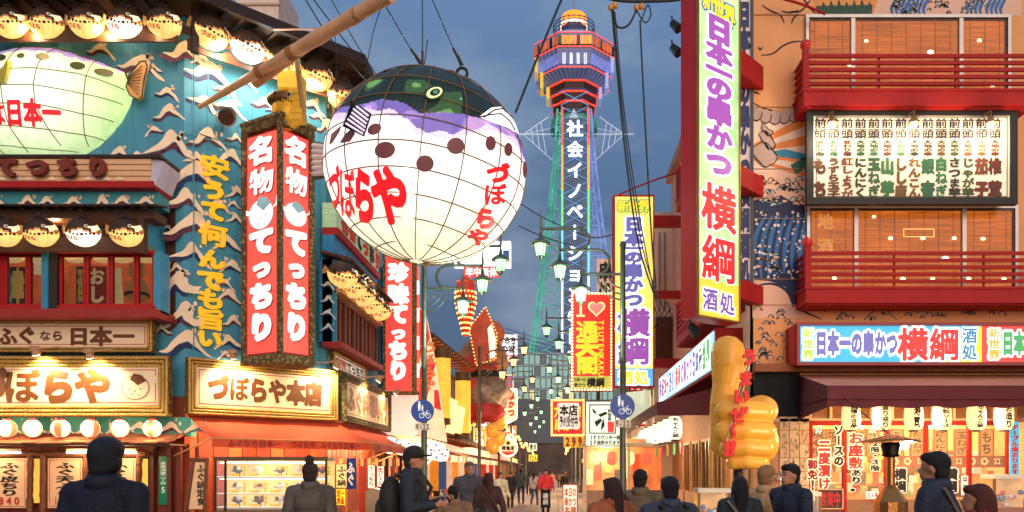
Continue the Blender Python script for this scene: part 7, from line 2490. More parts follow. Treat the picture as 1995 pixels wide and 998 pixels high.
for p4 in ([(1153,796),(1160,800),(1162,808),(1156,804)], [(1165,808),(1180,802),(1184,806),(1170,813)], [(1158,822),(1170,815),(1173,820),(1162,832)], [(1176,815),(1178,830),(1170,840),(1172,825)]):
    MB(s4).flat([s4.q(*p) for p in p4], .012).build('ink_stroke', INK, t)
MB(s4).text('新世界', *(s4.q(1184, 0)[0], s4.q(1191, 0)[0]), z_(822), z_(796), .012, vert=True, r=.04, n=22).build('lettering', INK, t)
MB(s4).pbox(1184, 822, 1196, 842, 0, .012).build('red_seal', REDL, t)
MB(s4).text('1Fカウンター席', a0, a1, z_(857), z_(848), .012, r=.04, n=24).build('lettering', INK, t)
MB(s4).text('2F座敷あります', a0, a1, z_(867), z_(858), .012, r=.04, n=24).build('lettering', INK, t)
MB().add([P(1215, 765, 24), P(1268, 760, 31), P(1268, 800, 31), P(1219, 823, 25)], [(0, 1, 2, 3)]).build('side_return', M('#d8e0b8', emit=.3), t)
board(Plane(0, 34), 1077, 782, 1135, 846, 'red_menu_banner', 'red banner sign with yellow brush characters at the right side of the street', 'sign', '#d82a30', .7, ['大阪名物', '串かつ'], YEL, vert=False, frame=YLIT)
board(Plane(0, 33.8), 1098, 850, 1138, 872, 'price_sign', 'yellow sign with big red 299 under the red banner', 'sign', '#f0c030', .6, ['299'], REDK, vert=False, r=.06)
t = board(Plane(0, 33), 1088, 785, 1128, 836, 'white_shop_banner', 'translucent white hanging banner in front of the red banner', 'banner', '#f4e4d8', .35, ['本店', '予約受付中'], INK, vert=False)
board(Plane(0, 36), 1163, 505, 1196, 592, 'dark_vertical_sign', 'pale sign with dark characters peeking left of the yellow vertical sign', 'sign', '#c89a80', .3, ['串処'], INK)
board(Plane(0, 70), 1031, 864, 1046, 878, 'small_green_sign', 'tiny white-green sign far down the street', 'sign', '#d8f0e0', 1.0, ['居酒'], INK, vert=False)
board(Plane(0, 66), 1030, 886, 1047, 899, 'small_yellow_sign', 'tiny yellow sign far down the street', 'sign', '#f0e040', .8, ['うどん'], INK, vert=False)
board(Plane(0, 26.5), 1098, 945, 1124, 1010, 'leaning_menu_stand', 'white A-frame menu board with red edge standing on the pavement at right', 'menu board', '#fbeede', .7, ['本日の', '串かつ', '各種'], M('#c87030'), vert=False, frame=M('#a83a20'))
# plastic sheeted stall under the counter seat sign
t = thing('plastic_sheet_stall', 'warm lit stall front behind hanging clear plastic sheets under the white square sign', 'stall', (1.6, 25, 0))
m = MB()
n = 40
xs0, xs1 = P(1140, 0, 24.5).x, P(1225, 0, 24.5).x
vs = [(xs0 + (xs1 - xs0) * i / n, 24.5 + .07 * math.sin(i * 1.1), z) for z in (0, 2.3) for i in range(n + 1)]
m.add(vs, [(i, i + 1, i + n + 2, i + n + 1) for i in range(n)], True).build('plastic_sheet', M('#f8d8b8', rough=.12, emit=.03, alpha=.3, var=.3), t)
for k in range(7):
    MB().box(xs0 + .1 + k * .3, xs0 + .3 + k * .3, 26.1, 26.15, 1.1 + .2 * (k % 3), 1.6 + .25 * (k % 3)).build('wall_poster', M(('#f2dcb0', '#c83a28', '#e8b050', '#3a2a20')[k % 4], emit=.1), t)
MB().box(xs0, 3.3, 25.2, 25.7, 0, .95).build('stall_counter', M('#8a4a28', rough=.5), t)
for k in range(4):
    MB().lathe([(.06, -.22), (.15, -.15), (.17, 0), (.15, .15), (.06, .22)], (xs0 + .3 + k * .55, 25.1, 1.95), 12).build('stall_lantern', Memit(('#ffd898', '#f05840')[k % 2], .6), t)
MB().box(xs0, 3.4, 26.2, 26.4, 0, 2.6).build('stall_wall', Memit('#f08848', .22, var=.6), t)
MB().box(xs0 - .05, 3.4, 24.4, 26.4, 2.3, 2.42).build('stall_roof', M('#c8b090'), t)
for x in (xs0, xs1):
    MB().box(x - .04, x + .04, 24.42, 24.5, 0, 2.3).build('post', M('#e8d0a8'), t)
lamp((1.6, 25.3, 2.0), 40, (1, .7, .42), .2)
# cream building side beyond with pipes, between the tall signs
t = thing('cream_rear_building', 'cream plastered building with dark lower band between the two tall right signs', 'building', (4.2, 30.9, 0))
MB().box(3.7, 9, 30.6, 31.1, 0, 11.2).build('wall', M('#f0d8bc', rough=.6, var=.1), t)
MB().box(3.75, 9, 30.5, 30.6, 5.6, 7.4).build('brown_band', M('#5a3424', rough=.7), t)
for x in (3.9, 4.1):
    MB().tube([(x, 30.55, 7.6), (x, 30.55, 10.6)], .03).build('pipe', M('#8a7a6a'), t)
MB().box(3.7, 9, 30.45, 31.2, 11.2, 11.35).build('roof_edge', M('#d8c0a8'), t)

# =============== street lamps
LG = M('#5e6456', rough=.35, metal=.5, var=.2)
def lamp_head(p, s, parent, tone):
    col = {'g': '#a8f0b0', 'w': '#ffdc9a'}[tone]
    h = MB().lathe([(.0, .3), (.03, .28), (.05, .14), (.1, .12), (.235, .02), (.25, -.01), (.17, .0), (.16, -.01)], p, 12).build('lamp_cap', LG, parent)
    MB().lathe([(.15, -.01), (.1, -.3), (.0, -.31)], p, 6, sm=False).build('lamp_glass', Memit(col, .85 if tone == 'g' else .8), h)
    for k in range(6):
        a = k * PI / 3
        MB().tube([p + Vector((.155 * math.cos(a), .155 * math.sin(a), 0)), p + Vector((.1 * math.cos(a), .1 * math.sin(a), -.31))], .01, 4).build('glazing_bar', LG, h)
    MB().lathe([(.1, -.3), (.06, -.36), (.02, -.4), (0, -.42)], p, 8).build('finial', LG, h)
    MB().tube([p + Vector((0, 0, .28)), p + Vector((0, 0, s))], .022, 6).build('hanger', LG, parent)
    MB().lathe([(.03, s), (.035, s + .1), (.0, s + .5)], p, 8).build('spike', LG, parent)
def street_lamp(x, y, d, label, sign=False, tone='g', full=True):
    t = thing('street_lamp', label, 'street lamp', (x, y, 0), 'three-armed street lamps along the street')
    z0 = 5.35 + 1.03
    MB().lathe([(.12, 0), (.12, .5), (.085, .55), (.075, 4.2), (.1, 4.25), (.07, 4.32), (.065, 7.0), (.09, 7.03), (.06, 7.12), (0, 7.15)], (x, y, 0), 12).build('pole', LG, t)
    bars = [(6.34, -1.02, 5.98), (6.93, -1.53, 6.54), (7.44, -2.0, 7.08)]
    for i, (zb_, dx, zl_) in enumerate(bars):
        ex = x + d * -dx
        if i == 0:
            pts = [(x, y, zb_), (ex, y, zb_)]
        else:
            # bar runs out, its inner end curls down to the bar below
            xi = x + d * (.62 + .45 * (i - 1) * 1.0)
            pz = bars[i - 1][0]
            r = (zb_ - pz) / 2
            pts = [(ex, y, zb_), (xi, y, zb_)] + [(xi - d * r * math.sin(q), y, zb_ - r + r * math.cos(q)) for q in [PI * k / 8 for k in range(1, 9)]]
        MB().tube(pts, .035, 6).build('arm', LG, t)
        lamp_head(Vector((ex, y, zl_)), zb_ - zl_, t, tone)
    for k in range(3):
        r = .62 - k * .14
        MB().tube([(x + d * r * math.cos(q) , y, 6.34 - r * math.sin(q)) for q in [PI / 2 * j / 8 for j in range(9)]] + [(x, y, 6.34 - r)], .022, 5).build('quarter_bracket', LG, t)
    if sign:
        sp_ = Plane(0, y - .1)
        MB().cyl((x - .02, y - .1, 3.12), (x - .02, y - .14, 3.12), .3, n=32).build('round_sign', M('#1a4a9a', rough=.35, var=.05, bump=0, emit=.06), t)
        W = M('#f4f4f4', bump=0, emit=.2)
        fig = MB(sp_)
        z = .045
        def blobp(pts):
            fig.flat([(x - .02 + a, 3.12 + b) for a, b in pts], z)
        disc = lambda cx, cz, r: [(cx + r * math.cos(q), cz + r * math.sin(q)) for q in [k * PI / 6 for k in range(12)]]
        blobp(disc(-.08, .225, .027)); blobp([(-.115,.19),(-.045,.19),(-.05,.1),(-.06,.0),(-.075,.0),(-.08,.09),(-.09,.0),(-.105,.0),(-.11,.1)])
        blobp(disc(.0, .13, .02)); blobp([(-.025,.105),(.025,.105),(.02,.04),(.01,-.01),(.0,-.01),(-.01,.04),(-.02,-.01)])
        fig.build('pedestrian_mark', W, t, kind='stuff')
        fig = MB(sp_)
        for cx in (-.02, .15):
            fig.tube([(x - .02 + cx + .062 * math.cos(q), 3.0 + .062 * math.sin(q), z) for q in [k * PI / 8 for k in range(17)]], .008, 4)
        for a, b in (((-.02, 3.0), (.03, 3.08)), ((.03, 3.08), (.12, 3.08)), ((.12, 3.08), (.15, 3.0)), ((.03, 3.08), (.065, 3.0)), ((.065, 3.0), (.12, 3.08)), ((.12, 3.08), (.115, 3.13)), ((.115, 3.13), (.15, 3.13)), ((.03, 3.08), (.02, 3.11))):
            fig.tube([(x - .02 + a[0], a[1], z), (x - .02 + b[0], b[1], z)], .008, 4)
        fig.build('bicycle_mark', W, t, kind='stuff')
        MB(sp_).box(x - .22, x + .18, 2.62, 2.8, 0, .03).build('hours_plate', M('#f0e0c8', rough=.4, bump=0), t)
        MB(sp_).text('9-22', x - .2, x + .16, 2.63, 2.79, .034, r=.02, n=30).build('hours', INK, t)
        lamp((x + d * 1.0, y - .5, 5.4), 30, (.7, 1, .8), .1, parent=t)
    return t
street_lamp(1.6, 19.5, -1, 'nearest right street lamp with round blue pedestrian and bicycle sign', True)
street_lamp(-3.47, 21, 1, 'nearest left street lamp with round blue pedestrian and bicycle sign', True)
far = [(31, 'w'), (43, 'g'), (55, 'g'), (68, 'g'), (82, 'g'), (98, 'g')]
for i, (y_, tn) in enumerate(far):
    street_lamp(1.6, y_, -1, 'green lit right-hand street lamp, %s down the street' % ordw[i + 1], tone='g')
for i, (y_, tn) in enumerate(((36, 'w'), (48, 'w'), (61, 'g'), (75, 'g'), (90, 'g'))):
    street_lamp(-3.47, y_, 1, 'left-hand street lamp, %s down the street' % ordw[i + 1], tone=tn)
m = MB()
# warm bulb strings and greenish glow far down
t = thing('bulb_string', 'string of warm bulbs converging at the far end of the street', 'string lights', (-1, 60, 4))
for s_ in (-1, 1):
    for k in range(26):
        y_ = 50 + k * 2.4
        c = Vector((-1 + s_ * 2.2, y_, 4.0 + .3 * math.cos(k * .9)))
        m.ball(c, .12, 6, 4)
m.build('bulbs', Memit('#ffb050', 2.5), t, kind='stuff')

# =============== overhead wires
def wire(pts, r, label, y, name='overhead_wire'):
    p3 = [P(u, v, y if not isinstance(y, (list, tuple)) else y[i]) for i, (u, v) in enumerate(pts)]
    o = []
    for i in range(len(p3) - 1):
        a, b, c, d = p3[max(0, i - 1)], p3[i], p3[i + 1], p3[min(len(p3) - 1, i + 2)]
        for k in range(8):
            t = k / 8
            o.append(.5 * (2 * b + (c - a) * t + (2 * a - 5 * b + 4 * c - d) * t * t + (3 * b - a - 3 * c + d) * t ** 3))
    o.append(p3[-1])
    tag(MB().tube(o, r, 5).build(name, WIRE), label, 'wire')
wire([(1102, -20), (1060, 80), (1004, 220)], .022, 'dark cable slanting left of the tower down to the giant lantern', 14)
wire([(1192, 18), (1205, 170), (1222, 330), (1245, 480), (1280, 590)], .018, 'thick green-black cable dropping in front of the yellow vertical sign', 15)
wire([(1195, 22), (1209, 180), (1228, 340), (1256, 500), (1292, 600)], .012, 'thin cable running beside the thick one past the yellow sign', 15)
wire([(1198, 24), (1213, 190), (1234, 350), (1262, 510), (1285, 615)], .012, 'third cable in the bundle past the yellow sign', 15)
wire([(1247, 40), (1252, 150), (1260, 300), (1270, 470), (1278, 560)], .017, 'green-black cable hanging nearest to the tall box sign', 15)
wire([(1195, 20), (1203, 52), (1225, 48), (1243, 12)], .02, 'looped cable between the two insulators', 15)
wire([(1170, -6), (1220, 3), (1300, 2), (1330, -2)], .03, 'thick cable along the top edge by the insulators', 15)
wire([(1240, 20), (1256, 44), (1268, 30), (1262, 10), (1250, 40)], .014, 'small coil of cable below the right insulator', 15)
for i, (u, v) in enumerate(((1190, 14), (1198, 10), (1240, 14), (1250, 12))):
    c = P(u, v, 15)
    tag(MB().lathe([(.0, -.06), (.055, -.05), (.04, -.02), (.055, .01), (.04, .04), (.0, .05)], c, 10).build('insulator', M('#e0a050', rough=.3)), 'small amber insulator holding the cables, %s from the left' % ordw[i], 'insulator')
wire([(590, -10), (640, 70), (720, 165), (748, 190)], .02, 'upper left cable running down behind the giant lantern', 24)
wire([(604, -10), (668, 75), (735, 160), (760, 175)], .02, 'second upper left cable running down behind the giant lantern', 24.5)
wire([(640, -10), (700, 95), (752, 172)], .015, 'thin upper left cable nearest the bamboo pole tip', 24.3)
wire([(748, 0), (728, 60), (712, 140), (700, 195)], .01, 'thin knotted line falling from the bamboo pole', 18.2)
wire([(652, 57), (655, 120), (656, 235)], .01, 'thin vertical line below the bamboo pole', 20)
wire([(1012, 395), (1060, 425), (1150, 462), (1200, 455)], .02, 'dark wire crossing behind the upper right lamps', 30)
wire([(1010, 440), (1060, 462), (1120, 480)], .02, 'lower dark wire crossing behind the upper right lamps', 30)
wire([(1205, 380), (1262, 356), (1325, 335)], .02, 'red stay rod between the yellow sign and the tall sign', 18, 'stay_rod')
bpy.data.objects['stay_rod'].data.materials[0] = REDP
wire([(1275, 640), (1290, 612), (1300, 590), (1310, 640), (1285, 628)], .02, 'tangle of cables at the foot of the cream building', 26)
wire([(1275, 600), (1288, 622), (1308, 600)], .02, 'lower tangle of cables at the foot of the cream building', 26)
wire([(1500, -8), (1560, 8), (1608, 28)], .03, 'red rod reaching the top corner of the upper window', 17.6, 'stay_rod')
bpy.data.objects['stay_rod.001'].data.materials[0] = REDP
for i in range(5):
    wire([(985, 640 + i * 9), (1080, 668 + i * 8), (1110, 672 + i * 9)], .02, 'thin wire stretched across the far street, %s from the top' % ordw[i], 55)
for i, (u, v) in enumerate(((1310, 92), (1345, 635), (1310, 45))):
    p = P(u, v, 19.5 if i != 1 else 16.4)
    t = thing('black_spotlight', 'black swivel spotlight %s' % ('on the far wall beside the tall sign', 'hanging under the foot of the tall sign', 'near the top of the side wall')[i], 'spotlight', tuple(p))
    MB().cyl(p, p + Vector((.14, -.1, -.2)), .09, .12, 12).build('housing', M('#1a1a1c', rough=.4), t)
    MB().tube([p, p + Vector((.0, .1, .22))], .02).build('bracket', M('#1a1a1c'), t)
# =============== modelled bodies: overlapping limbs fused into one skin
def cap(m, p, q, r0, r1=None, n=10):
    r1 = r0 if r1 is None else r1
    m.cyl(p, q, r0, r1, n).ball(p, r0, n, 6).ball(q, r1, n, 6)
def fuse(m, voxel, name, mat, parent, smooth=4, cut=None):
    me = bpy.data.meshes.new('tmp')
    me.from_pydata(m.v, [], m.f)
    o = bpy.data.objects.new('tmp', me)
    COL.objects.link(o)
    r = o.modifiers.new('r', 'REMESH'); r.mode = 'VOXEL'; r.voxel_size = voxel; r.use_smooth_shade = True
    s = o.modifiers.new('s', 'SMOOTH'); s.iterations = smooth; s.factor = .6
    dg = bpy.context.evaluated_depsgraph_get()
    me2 = bpy.data.meshes.new_from_object(o.evaluated_get(dg))
    bpy.data.objects.remove(o); bpy.data.meshes.remove(me)
    me2.name = name
    me2.materials.clear(); me2.materials.append(mat)
    me2.polygons.foreach_set('material_index', [0] * len(me2.polygons))
    off = ORG.get(parent.name, Vector((0, 0, 0)))
    me2.transform(Matrix.Translation(-off))
    o2 = bpy.data.objects.new(name, me2)
    COL.objects.link(o2); o2.parent = parent
    ORG[o2.name] = off
    return o2

# thumbs-up figure
th = thing('thumbs_up_figure', 'giant glossy yellow thumbs-up hand with red characters running down its front', 'statue', tuple(P(1445, 998, 15) * 1))
k_ = 15 / F
def hp(u, v, d=0): return P(u, v, 15 + d)
YH = M('#eaa83c', rough=.4, var=.06, scale=1.2, bump=0, emit=.05)
m = MB()
for (a, ra, b, rb_, d0, d1) in (((1418, 688), 34, (1420, 712), 35, 0, 0), ((1420, 712), 35, (1413, 752), 25, 0, 0), ((1413, 752), 25, (1409, 788), 26, 0, .02), ((1409, 788), 26, (1416, 860), 34, .05, .1)):
    cap(m, hp(*a, d0), hp(*b, d1), ra * k_, rb_ * k_, 20)
m.ball(hp(1453, 838, .16), (54 * k_, .36, 64 * k_), 24, 16)
m.ball(hp(1482, 800, .1), (33 * k_, .4, 30 * k_), 20, 14)
m.ball(hp(1484, 862, .12), (33 * k_, .38, 42 * k_), 20, 14)
for (v, u0, u1, r, d) in ((801, 1412, 1484, 20.5, -.32), (840, 1410, 1489, 19, -.34), (874, 1417, 1489, 16.5, -.31), (902, 1428, 1481, 13, -.25)):
    cap(m, hp(u0, v, d), hp((u0 + u1) / 2, v - 2, d - .06), r * k_, r * 1.02 * k_, 16)
    cap(m, hp((u0 + u1) / 2, v - 2, d - .06), hp(u1, v, d + .08), r * 1.02 * k_, r * 1.0 * k_, 16)
    cap(m, hp(u1, v, d + .08), hp(u1 + 6, v, .15), r * k_, r * k_, 16)
fuse(m, .018, 'hand', YH, th, 1)
MB().cyl((hp(1440, 905).x, 15.1, 0), (hp(1440, 905).x, 15.1, hp(0, 905).z), .09, n=12).build('support_post', M('#3a2a20', metal=.4), th)
RP = M('#d01812', rough=.5, bump=0, emit=.12)
lp_ = Plane(0, 14.42)
for a, b in (((1466, 690), (1418, 884)), ((1459, 690), (1411, 884))):
    MB(lp_).tube([(*lp_.q(*a), -.05), (*lp_.q(*b), -.05)], .016, 6).build('stick', M('#f2dcae'), th)
for ch, u, v, s_ in (('う', 1459, 696, 30), ('ま', 1452, 738, 30), ('い', 1444, 772, 30), ('ぜ', 1439, 808, 34), ('～', 1428, 841, 27), ('!', 1416, 874, 30), ('!', 1426, 874, 30)):
    a, b = lp_.q(u, v)
    MB(lp_).glyph(ch, a, b, s_ * .95 * k_ * (1.3 if ch == '!' else 1), s_ * k_, .05, r=.075, n=40, depth=.09, vert=True, slant=.1).build('raised_character', RP, th)

# patio heater, display case, capsule machines
hx_ = Vector((P(1735, 0, 12.5).x, 12.5, 0))
t = thing('patio_heater', 'tall copper patio heater with a round reflector hood before the shop window', 'heater', tuple(hx_))
HZ = lambda v: EYE + (915 - v) / F * 12.5
COP = M('#c88848', rough=.25, metal=.8, var=.15)
MB().lathe([(.0, HZ(846)), (.12, HZ(849)), (.44, HZ(859)), (.45, HZ(862)), (.1, HZ(858))], hx_, 32).build('reflector', COP, t)
MB().lathe([(.13, HZ(862)), (.15, HZ(868)), (.12, HZ(884)), (.14, HZ(888)), (.05, HZ(892))], hx_, 20).build('burner', M('#2a1a12', rough=.4, metal=.5), t)
MB().cyl(hx_ + Vector((0, 0, .7)), hx_ + Vector((0, 0, HZ(890))), .065, n=16).build('column', COP, t)
MB().lathe([(.26, 0), (.26, .7), (.25, 1.1), (.12, HZ(952)), (.08, HZ(945))], hx_, 12, sm=False).build('tank_housing', COP, t)
p = P(1762, 868, 13.2)
t = thing('bare_bulb', 'dazzling bare bulb right of the patio heater hood', 'bulb', tuple(p))
MB().ball(p, .07, 12, 8).build('bulb', Memit('#fff0d0', 14), t)
MB().tube([p, p + Vector((0, 3, 1.1))], .01, 4).build('flex', INK, t)
lamp(p + Vector((0, -.15, 0)), 70, (1, .7, .4), .08, parent=t)
def kiosk(u0, u1, v0, y, name, label, cat, contents):
    pl = Plane(0, y); a0, b1 = pl.q(u0, v0); a1, _ = pl.q(u1, v0)
    t = thing(name, label, cat, ((a0 + a1) / 2, y, 0))
    MB(pl).box(a0, a1, 0, b1 - .62, -.5, 0).build('base', M('#a8705a', rough=.4), t)
    MB(pl).box(a0, a1, b1 - .05, b1 + .03, -.5, .02).build('lid', M('#e8dcc8', rough=.4), t)
    MB(pl).box(a0, a1, b1 - .62, b1 - .05, -.5, -.46).build('lit_back', Memit('#f0b060', .22, var=.4), t)
    MB(pl).box(a0 + .01, a1 - .01, b1 - .6, b1 - .05, -.012, -.004).build('glass', CLEAR, t)
    for x in (a0, a1 - .04):
        MB(pl).box(x, x + .04, b1 - .62, b1 - .05, -.04, .01).build('corner_post', M('#8a6a48', metal=.4), t)
    rs = random.Random(len(label))
    for i in range(contents):
        MB(pl).ball((rs.uniform(a0 + .1, a1 - .1), b1 - .56 + rs.uniform(0, .25), rs.uniform(-.4, -.12)), .055, 8, 6).build('capsule' if 'apsule' in label else 'food_tray', M(rs.choice(['#d83a30', '#f0c040', '#f4f0e8', '#3a7ac0', '#e88a40']), rough=.25, bump=0), t)
    return t
kiosk(1360, 1424, 955, 14.5, 'capsule_machine', 'clear fronted capsule toy machine beneath the thumbs-up figure', 'vending machine', 26)
kiosk(1560, 1600, 962, 15.2, 'capsule_machine', 'capsule toy machine by the autograph cards', 'vending machine', 16)
kiosk(1936, 2020, 928, 15.5, 'lit_food_case', 'small lit glass food case at the right edge before the shop', 'display case', 18)
board(Plane(0, 16.6), 1968, 822, 1986, 930, 'blue_wave_banner', 'blue vertical banner with red characters at the right edge of the shop window', 'banner', '#3aa0c0', .4, ['テーブル席あります'], REDK, r=.06)

# =============== people
SKIN = M('#c98a66', rough=.55, var=.06, bump=0)
def person(u, v, y, rz, label, jacket='#1c2230', legs='#1e2026', hair='#120d0b', pose='walk', hairstyle='short', fine=False, wide=1.0, face=False, extra=None, hcol=None, longcoat=False, shoe='#1a1614'):
    x = (u - U0) / F * y
    h = EYE + (V0 - v) / F * y
    s = h / 1.72
    t = thing('person', label, 'person', (0, 0, 0))
    vox = .011 if fine else .017
    V = Vector
    st = {'walk': .2, 'stand': .03}.get(pose, .05)
    hip = [V((sx * .09, 0, .92)) for sx in (-1, 1)]
    foot = [V((-.095, -st, .075)), V((.095, st * 1.1, .09 + st * .12))]
    knee = [V((-.1, -st * .55 - .03, .5)), V((.1, st * .35 - .06, .5))]
    sh = [V((sx * .185 * wide, 0, 1.41)) for sx in (-1, 1)]
    if pose == 'phone':
        el = [V((-.24, -.02, 1.13)), V((.24, -.05, 1.12))]; wr = [V((-.12, -.25, 1.16)), V((.1, -.3, 1.2))]
    elif pose == 'photo':
        el = [V((-.3, -.2, 1.32)), V((.3, -.2, 1.32))]; wr = [V((-.14, -.33, 1.55)), V((.14, -.33, 1.55))]
    elif pose == 'clasp':
        el = [V((-.27, -.02, 1.12)), V((.27, -.02, 1.12))]; wr = [V((-.08, -.22, 1.02)), V((.08, -.2, 1.02))]
    else:
        a = .16 if pose == 'walk' else .03
        el = [V((-.24 * wide, .05 + a * .5, 1.12)), V((.24 * wide, .05 - a * .5, 1.12))]; wr = [V((-.25 * wide, -.02 + a, .88)), V((.25 * wide, -.04 - a, .89))]
    hd = V((0, -.02, 1.6))
    def trunk(m, g):
        cap(m, V((-.07, 0, .95)), V((.07, 0, .95)), .115 + g)
        m.ball((0, 0, 1.0), (.155 + g, .11 + g, .14 + g), 14, 8)
        m.ball((0, .0, 1.15), (.14 + g, .1 + g, .17 + g), 14, 8)
        m.ball((0, .0, 1.31), (.165 * wide + g, .115 + g, .16 + g), 14, 8)
        cap(m, V((-.13 * wide, 0, 1.41)), V((.13 * wide, 0, 1.41)), .06 + g)
    m = MB()
    trunk(m, 0)
    cap(m, V((0, .01, 1.42)), V((0, -.005, 1.54)), .052, .05)
    m.ball(hd + V((0, .015, .02)), (.077, .095, .1), 16, 12).ball(hd + V((0, -.03, -.045)), (.056, .06, .062), 12, 8)
    m.ball(hd + V((0, -.093, -.012)), (.011, .016, .02), 8, 6)
    for sx in (-1, 1):
        m.ball(hd + V((sx * .078, .01, 0)), (.01, .017, .027), 8, 6)
    for i in (0, 1):
        cap(m, hip[i], knee[i], .078, .052); cap(m, knee[i], foot[i], .052, .036)
        cap(m, foot[i] + V((0, .03, -.03)), foot[i] + V((0, -.13, -.045)), .035, .03)
        cap(m, sh[i], el[i], .048, .038); cap(m, el[i], wr[i], .037, .026)
        d = (wr[i] - el[i]).normalized()
        side = V((1 if i == 0 else -1, 0, 0)); side = (side - d * side.dot(d)).normalized()
        up = d.cross(side)
        pc = wr[i] + d * .05
        m.ball(pc, (.036, .034, .04), 8, 6)
        for f_ in range(4):
            b = pc + d * .03 + up * (.027 - .018 * f_)
            L_ = (.062, .072, .066, .052)[f_]
            mid = b + d * L_ * .6
            cap(m, b, mid, .0095, .009, 6); cap(m, mid, mid + (d * .5 + side * .8).normalized() * L_ * .55, .009, .0075, 6)
        cap(m, pc + up * .03, pc + up * .052 + side * .03 + d * .03, .011, .009, 6)
    fuse(m, vox, 'body', SKIN, t, 2)
    # hair or hat
    H = M(hcol or hair, rough=.6, var=.3, scale=30, bump=.5)
    m = MB()
    m.ball(hd + V((0, .035, .045)), (.088, .098, .09), 16, 10); m.ball(hd + V((0, -.02, .085)), (.07, .07, .04), 12, 8); m.ball(hd + V((0, .06, -.02)), (.075, .06, .08), 12, 8)
    if hairstyle == 'long':
        cap(m, hd + V((0, .07, .0)), hd + V((0, .1, -.26)), .085, .07); cap(m, hd + V((-.06, .03, 0)), hd + V((-.075, .03, -.2)), .04, .03); cap(m, hd + V((.06, .03, 0)), hd + V((.075, .03, -.2)), .04, .03)
    if hairstyle == 'bun':
        m.ball(hd + V((0, .06, .16)), .052, 12, 8)
    if hairstyle == 'hood':
        m.ball(hd + V((0, .03, .02)), (.12, .12, .15), 14, 10); cap(m, hd + V((0, .05, -.1)), hd + V((0, .04, -.16)), .11, .13)
    if hairstyle in ('beanie', 'cap'):
        m.ball(hd + V((0, .01, .075)), (.098, .11, .085), 16, 10)
        if hairstyle == 'beanie':
            m.ball(hd + V((0, .02, .0)), (.094, .1, .09), 14, 8)
    fuse(m, .012, 'hat' if hairstyle in ('beanie', 'cap') else 'hood' if hairstyle == 'hood' else 'hair', H, t, 2)
    if hairstyle == 'cap':
        MB().ball(hd + V((0, -.11, .055)), (.075, .07, .012), 12, 6).build('cap_peak', H, t)
    if face:
        for sx in (-1, 1):
            MB().ball(hd + V((sx * .03, -.083, .015)), (.012, .006, .007), 8, 5).build('eye', INK, t)
            MB().ball(hd + V((sx * .031, -.084, .036)), (.02, .005, .004), 8, 4).build('eyebrow', INK, t)
        MB().ball(hd + V((0, -.086, -.055)), (.022, .006, .006), 8, 4).build('mouth', M('#a04a40', bump=0), t)
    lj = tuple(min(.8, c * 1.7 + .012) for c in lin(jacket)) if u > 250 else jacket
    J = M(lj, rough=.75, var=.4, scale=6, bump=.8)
    m = MB()
    trunk(m, .028)
    if longcoat:
        m.lathe([(.15, 1.0), (.19, .8), (.2, .62), (.1, .6)], (0, 0, 0), 14)
        m.ball((0, 0, .72), (.2, .15, .16), 14, 8)
    else:
        m.ball((0, 0, .9), (.185, .135, .09), 14, 8)
    for i in (0, 1):
        cap(m, sh[i], el[i], .078, .062); cap(m, el[i], el[i].lerp(wr[i], .9), .06, .046)
    cap(m, V((0, .02, 1.45)), V((0, .015, 1.48)), .085, .075)
    rs_ = random.Random(int(u))
    for k in range(20):                       # folds
        a = rs_.uniform(0, 2 * PI); z = rs_.uniform(.95, 1.35)
        cap(m, V((.15 * math.cos(a), .11 * math.sin(a), z)), V((.165 * math.cos(a + .7), .12 * math.sin(a + .7), z - .1)), .026, .02, 6)
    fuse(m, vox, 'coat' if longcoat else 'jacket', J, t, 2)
    m = MB()
    m.ball((0, 0, .93), (.155, .115, .11), 12, 8)
    for i in (0, 1):
        cap(m, hip[i], knee[i], .096, .068); cap(m, knee[i], foot[i] + V((0, 0, .04)), .068, .056)
    fuse(m, vox, 'trousers', M(legs, rough=.8, var=.15, bump=.3), t, 2)
    for i in (0, 1):
        m = MB(); f_ = foot[i]
        m.ball(f_ + V((0, -.05, -.03)), (.048, .13, .045), 12, 7)
        m.build('shoe', M(shoe, rough=.4, bump=0), t)
    cm = MB().lathe([(.07, 1.43), (.1, 1.44), (.105, 1.5), (.085, 1.53), (.075, 1.5)], (0, .01, 0), 14)
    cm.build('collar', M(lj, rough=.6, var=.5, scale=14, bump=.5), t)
    if pose == 'walk' and not extra:
        bg_ = MB().tube([V((.16, .1, 1.46)), V((.0, .17, 1.25)), V((-.2, .1, .98))], .015, 5)
        bg_.box(-.27, -.17, .0, .2, .78, 1.02)
        bg_.build('shoulder_bag', M(('#5a3a24', '#8a7a64', '#2a3a4a')[int(u) % 3], rough=.6, bump=.3), t, kind='stuff')
    if extra == 'backpack':
        m = MB(); m.ball((0, .23, 1.2), (.17, .12, .25), 14, 10); m.ball((0, .32, 1.1), (.12, .07, .14), 12, 8)
        for sx in (-1, 1):
            m.tube([V((sx * .12, .15, 1.45)), V((sx * .13, -.05, 1.47)), V((sx * .14, -.15, 1.33)), V((sx * .16, -.05, 1.1)), V((sx * .14, .16, 1.0))], .022)
        m.build('backpack', M('#2a2620', rough=.7, var=.2, bump=.4), t, kind='stuff')
    if extra == 'apron':
        MB().add([V((-.17, -.15, .98)), V((.17, -.15, .98)), V((.19, -.17, .3)), V((-.19, -.17, .3)), V((-.17, -.12, .98)), V((.17, -.12, .98)), V((.19, -.14, .3)), V((-.19, -.14, .3))], [(0, 3, 2, 1), (4, 5, 6, 7), (0, 4, 7, 3), (1, 2, 6, 5), (2, 3, 7, 6)]).build('apron', M('#17171a', rough=.8), t)
        MB(Plane(0, -.16)).text('横綱', -.1, .1, .4, .85, .02, vert=True, r=.05).build('apron_lettering', M('#e8e8e8'), t)
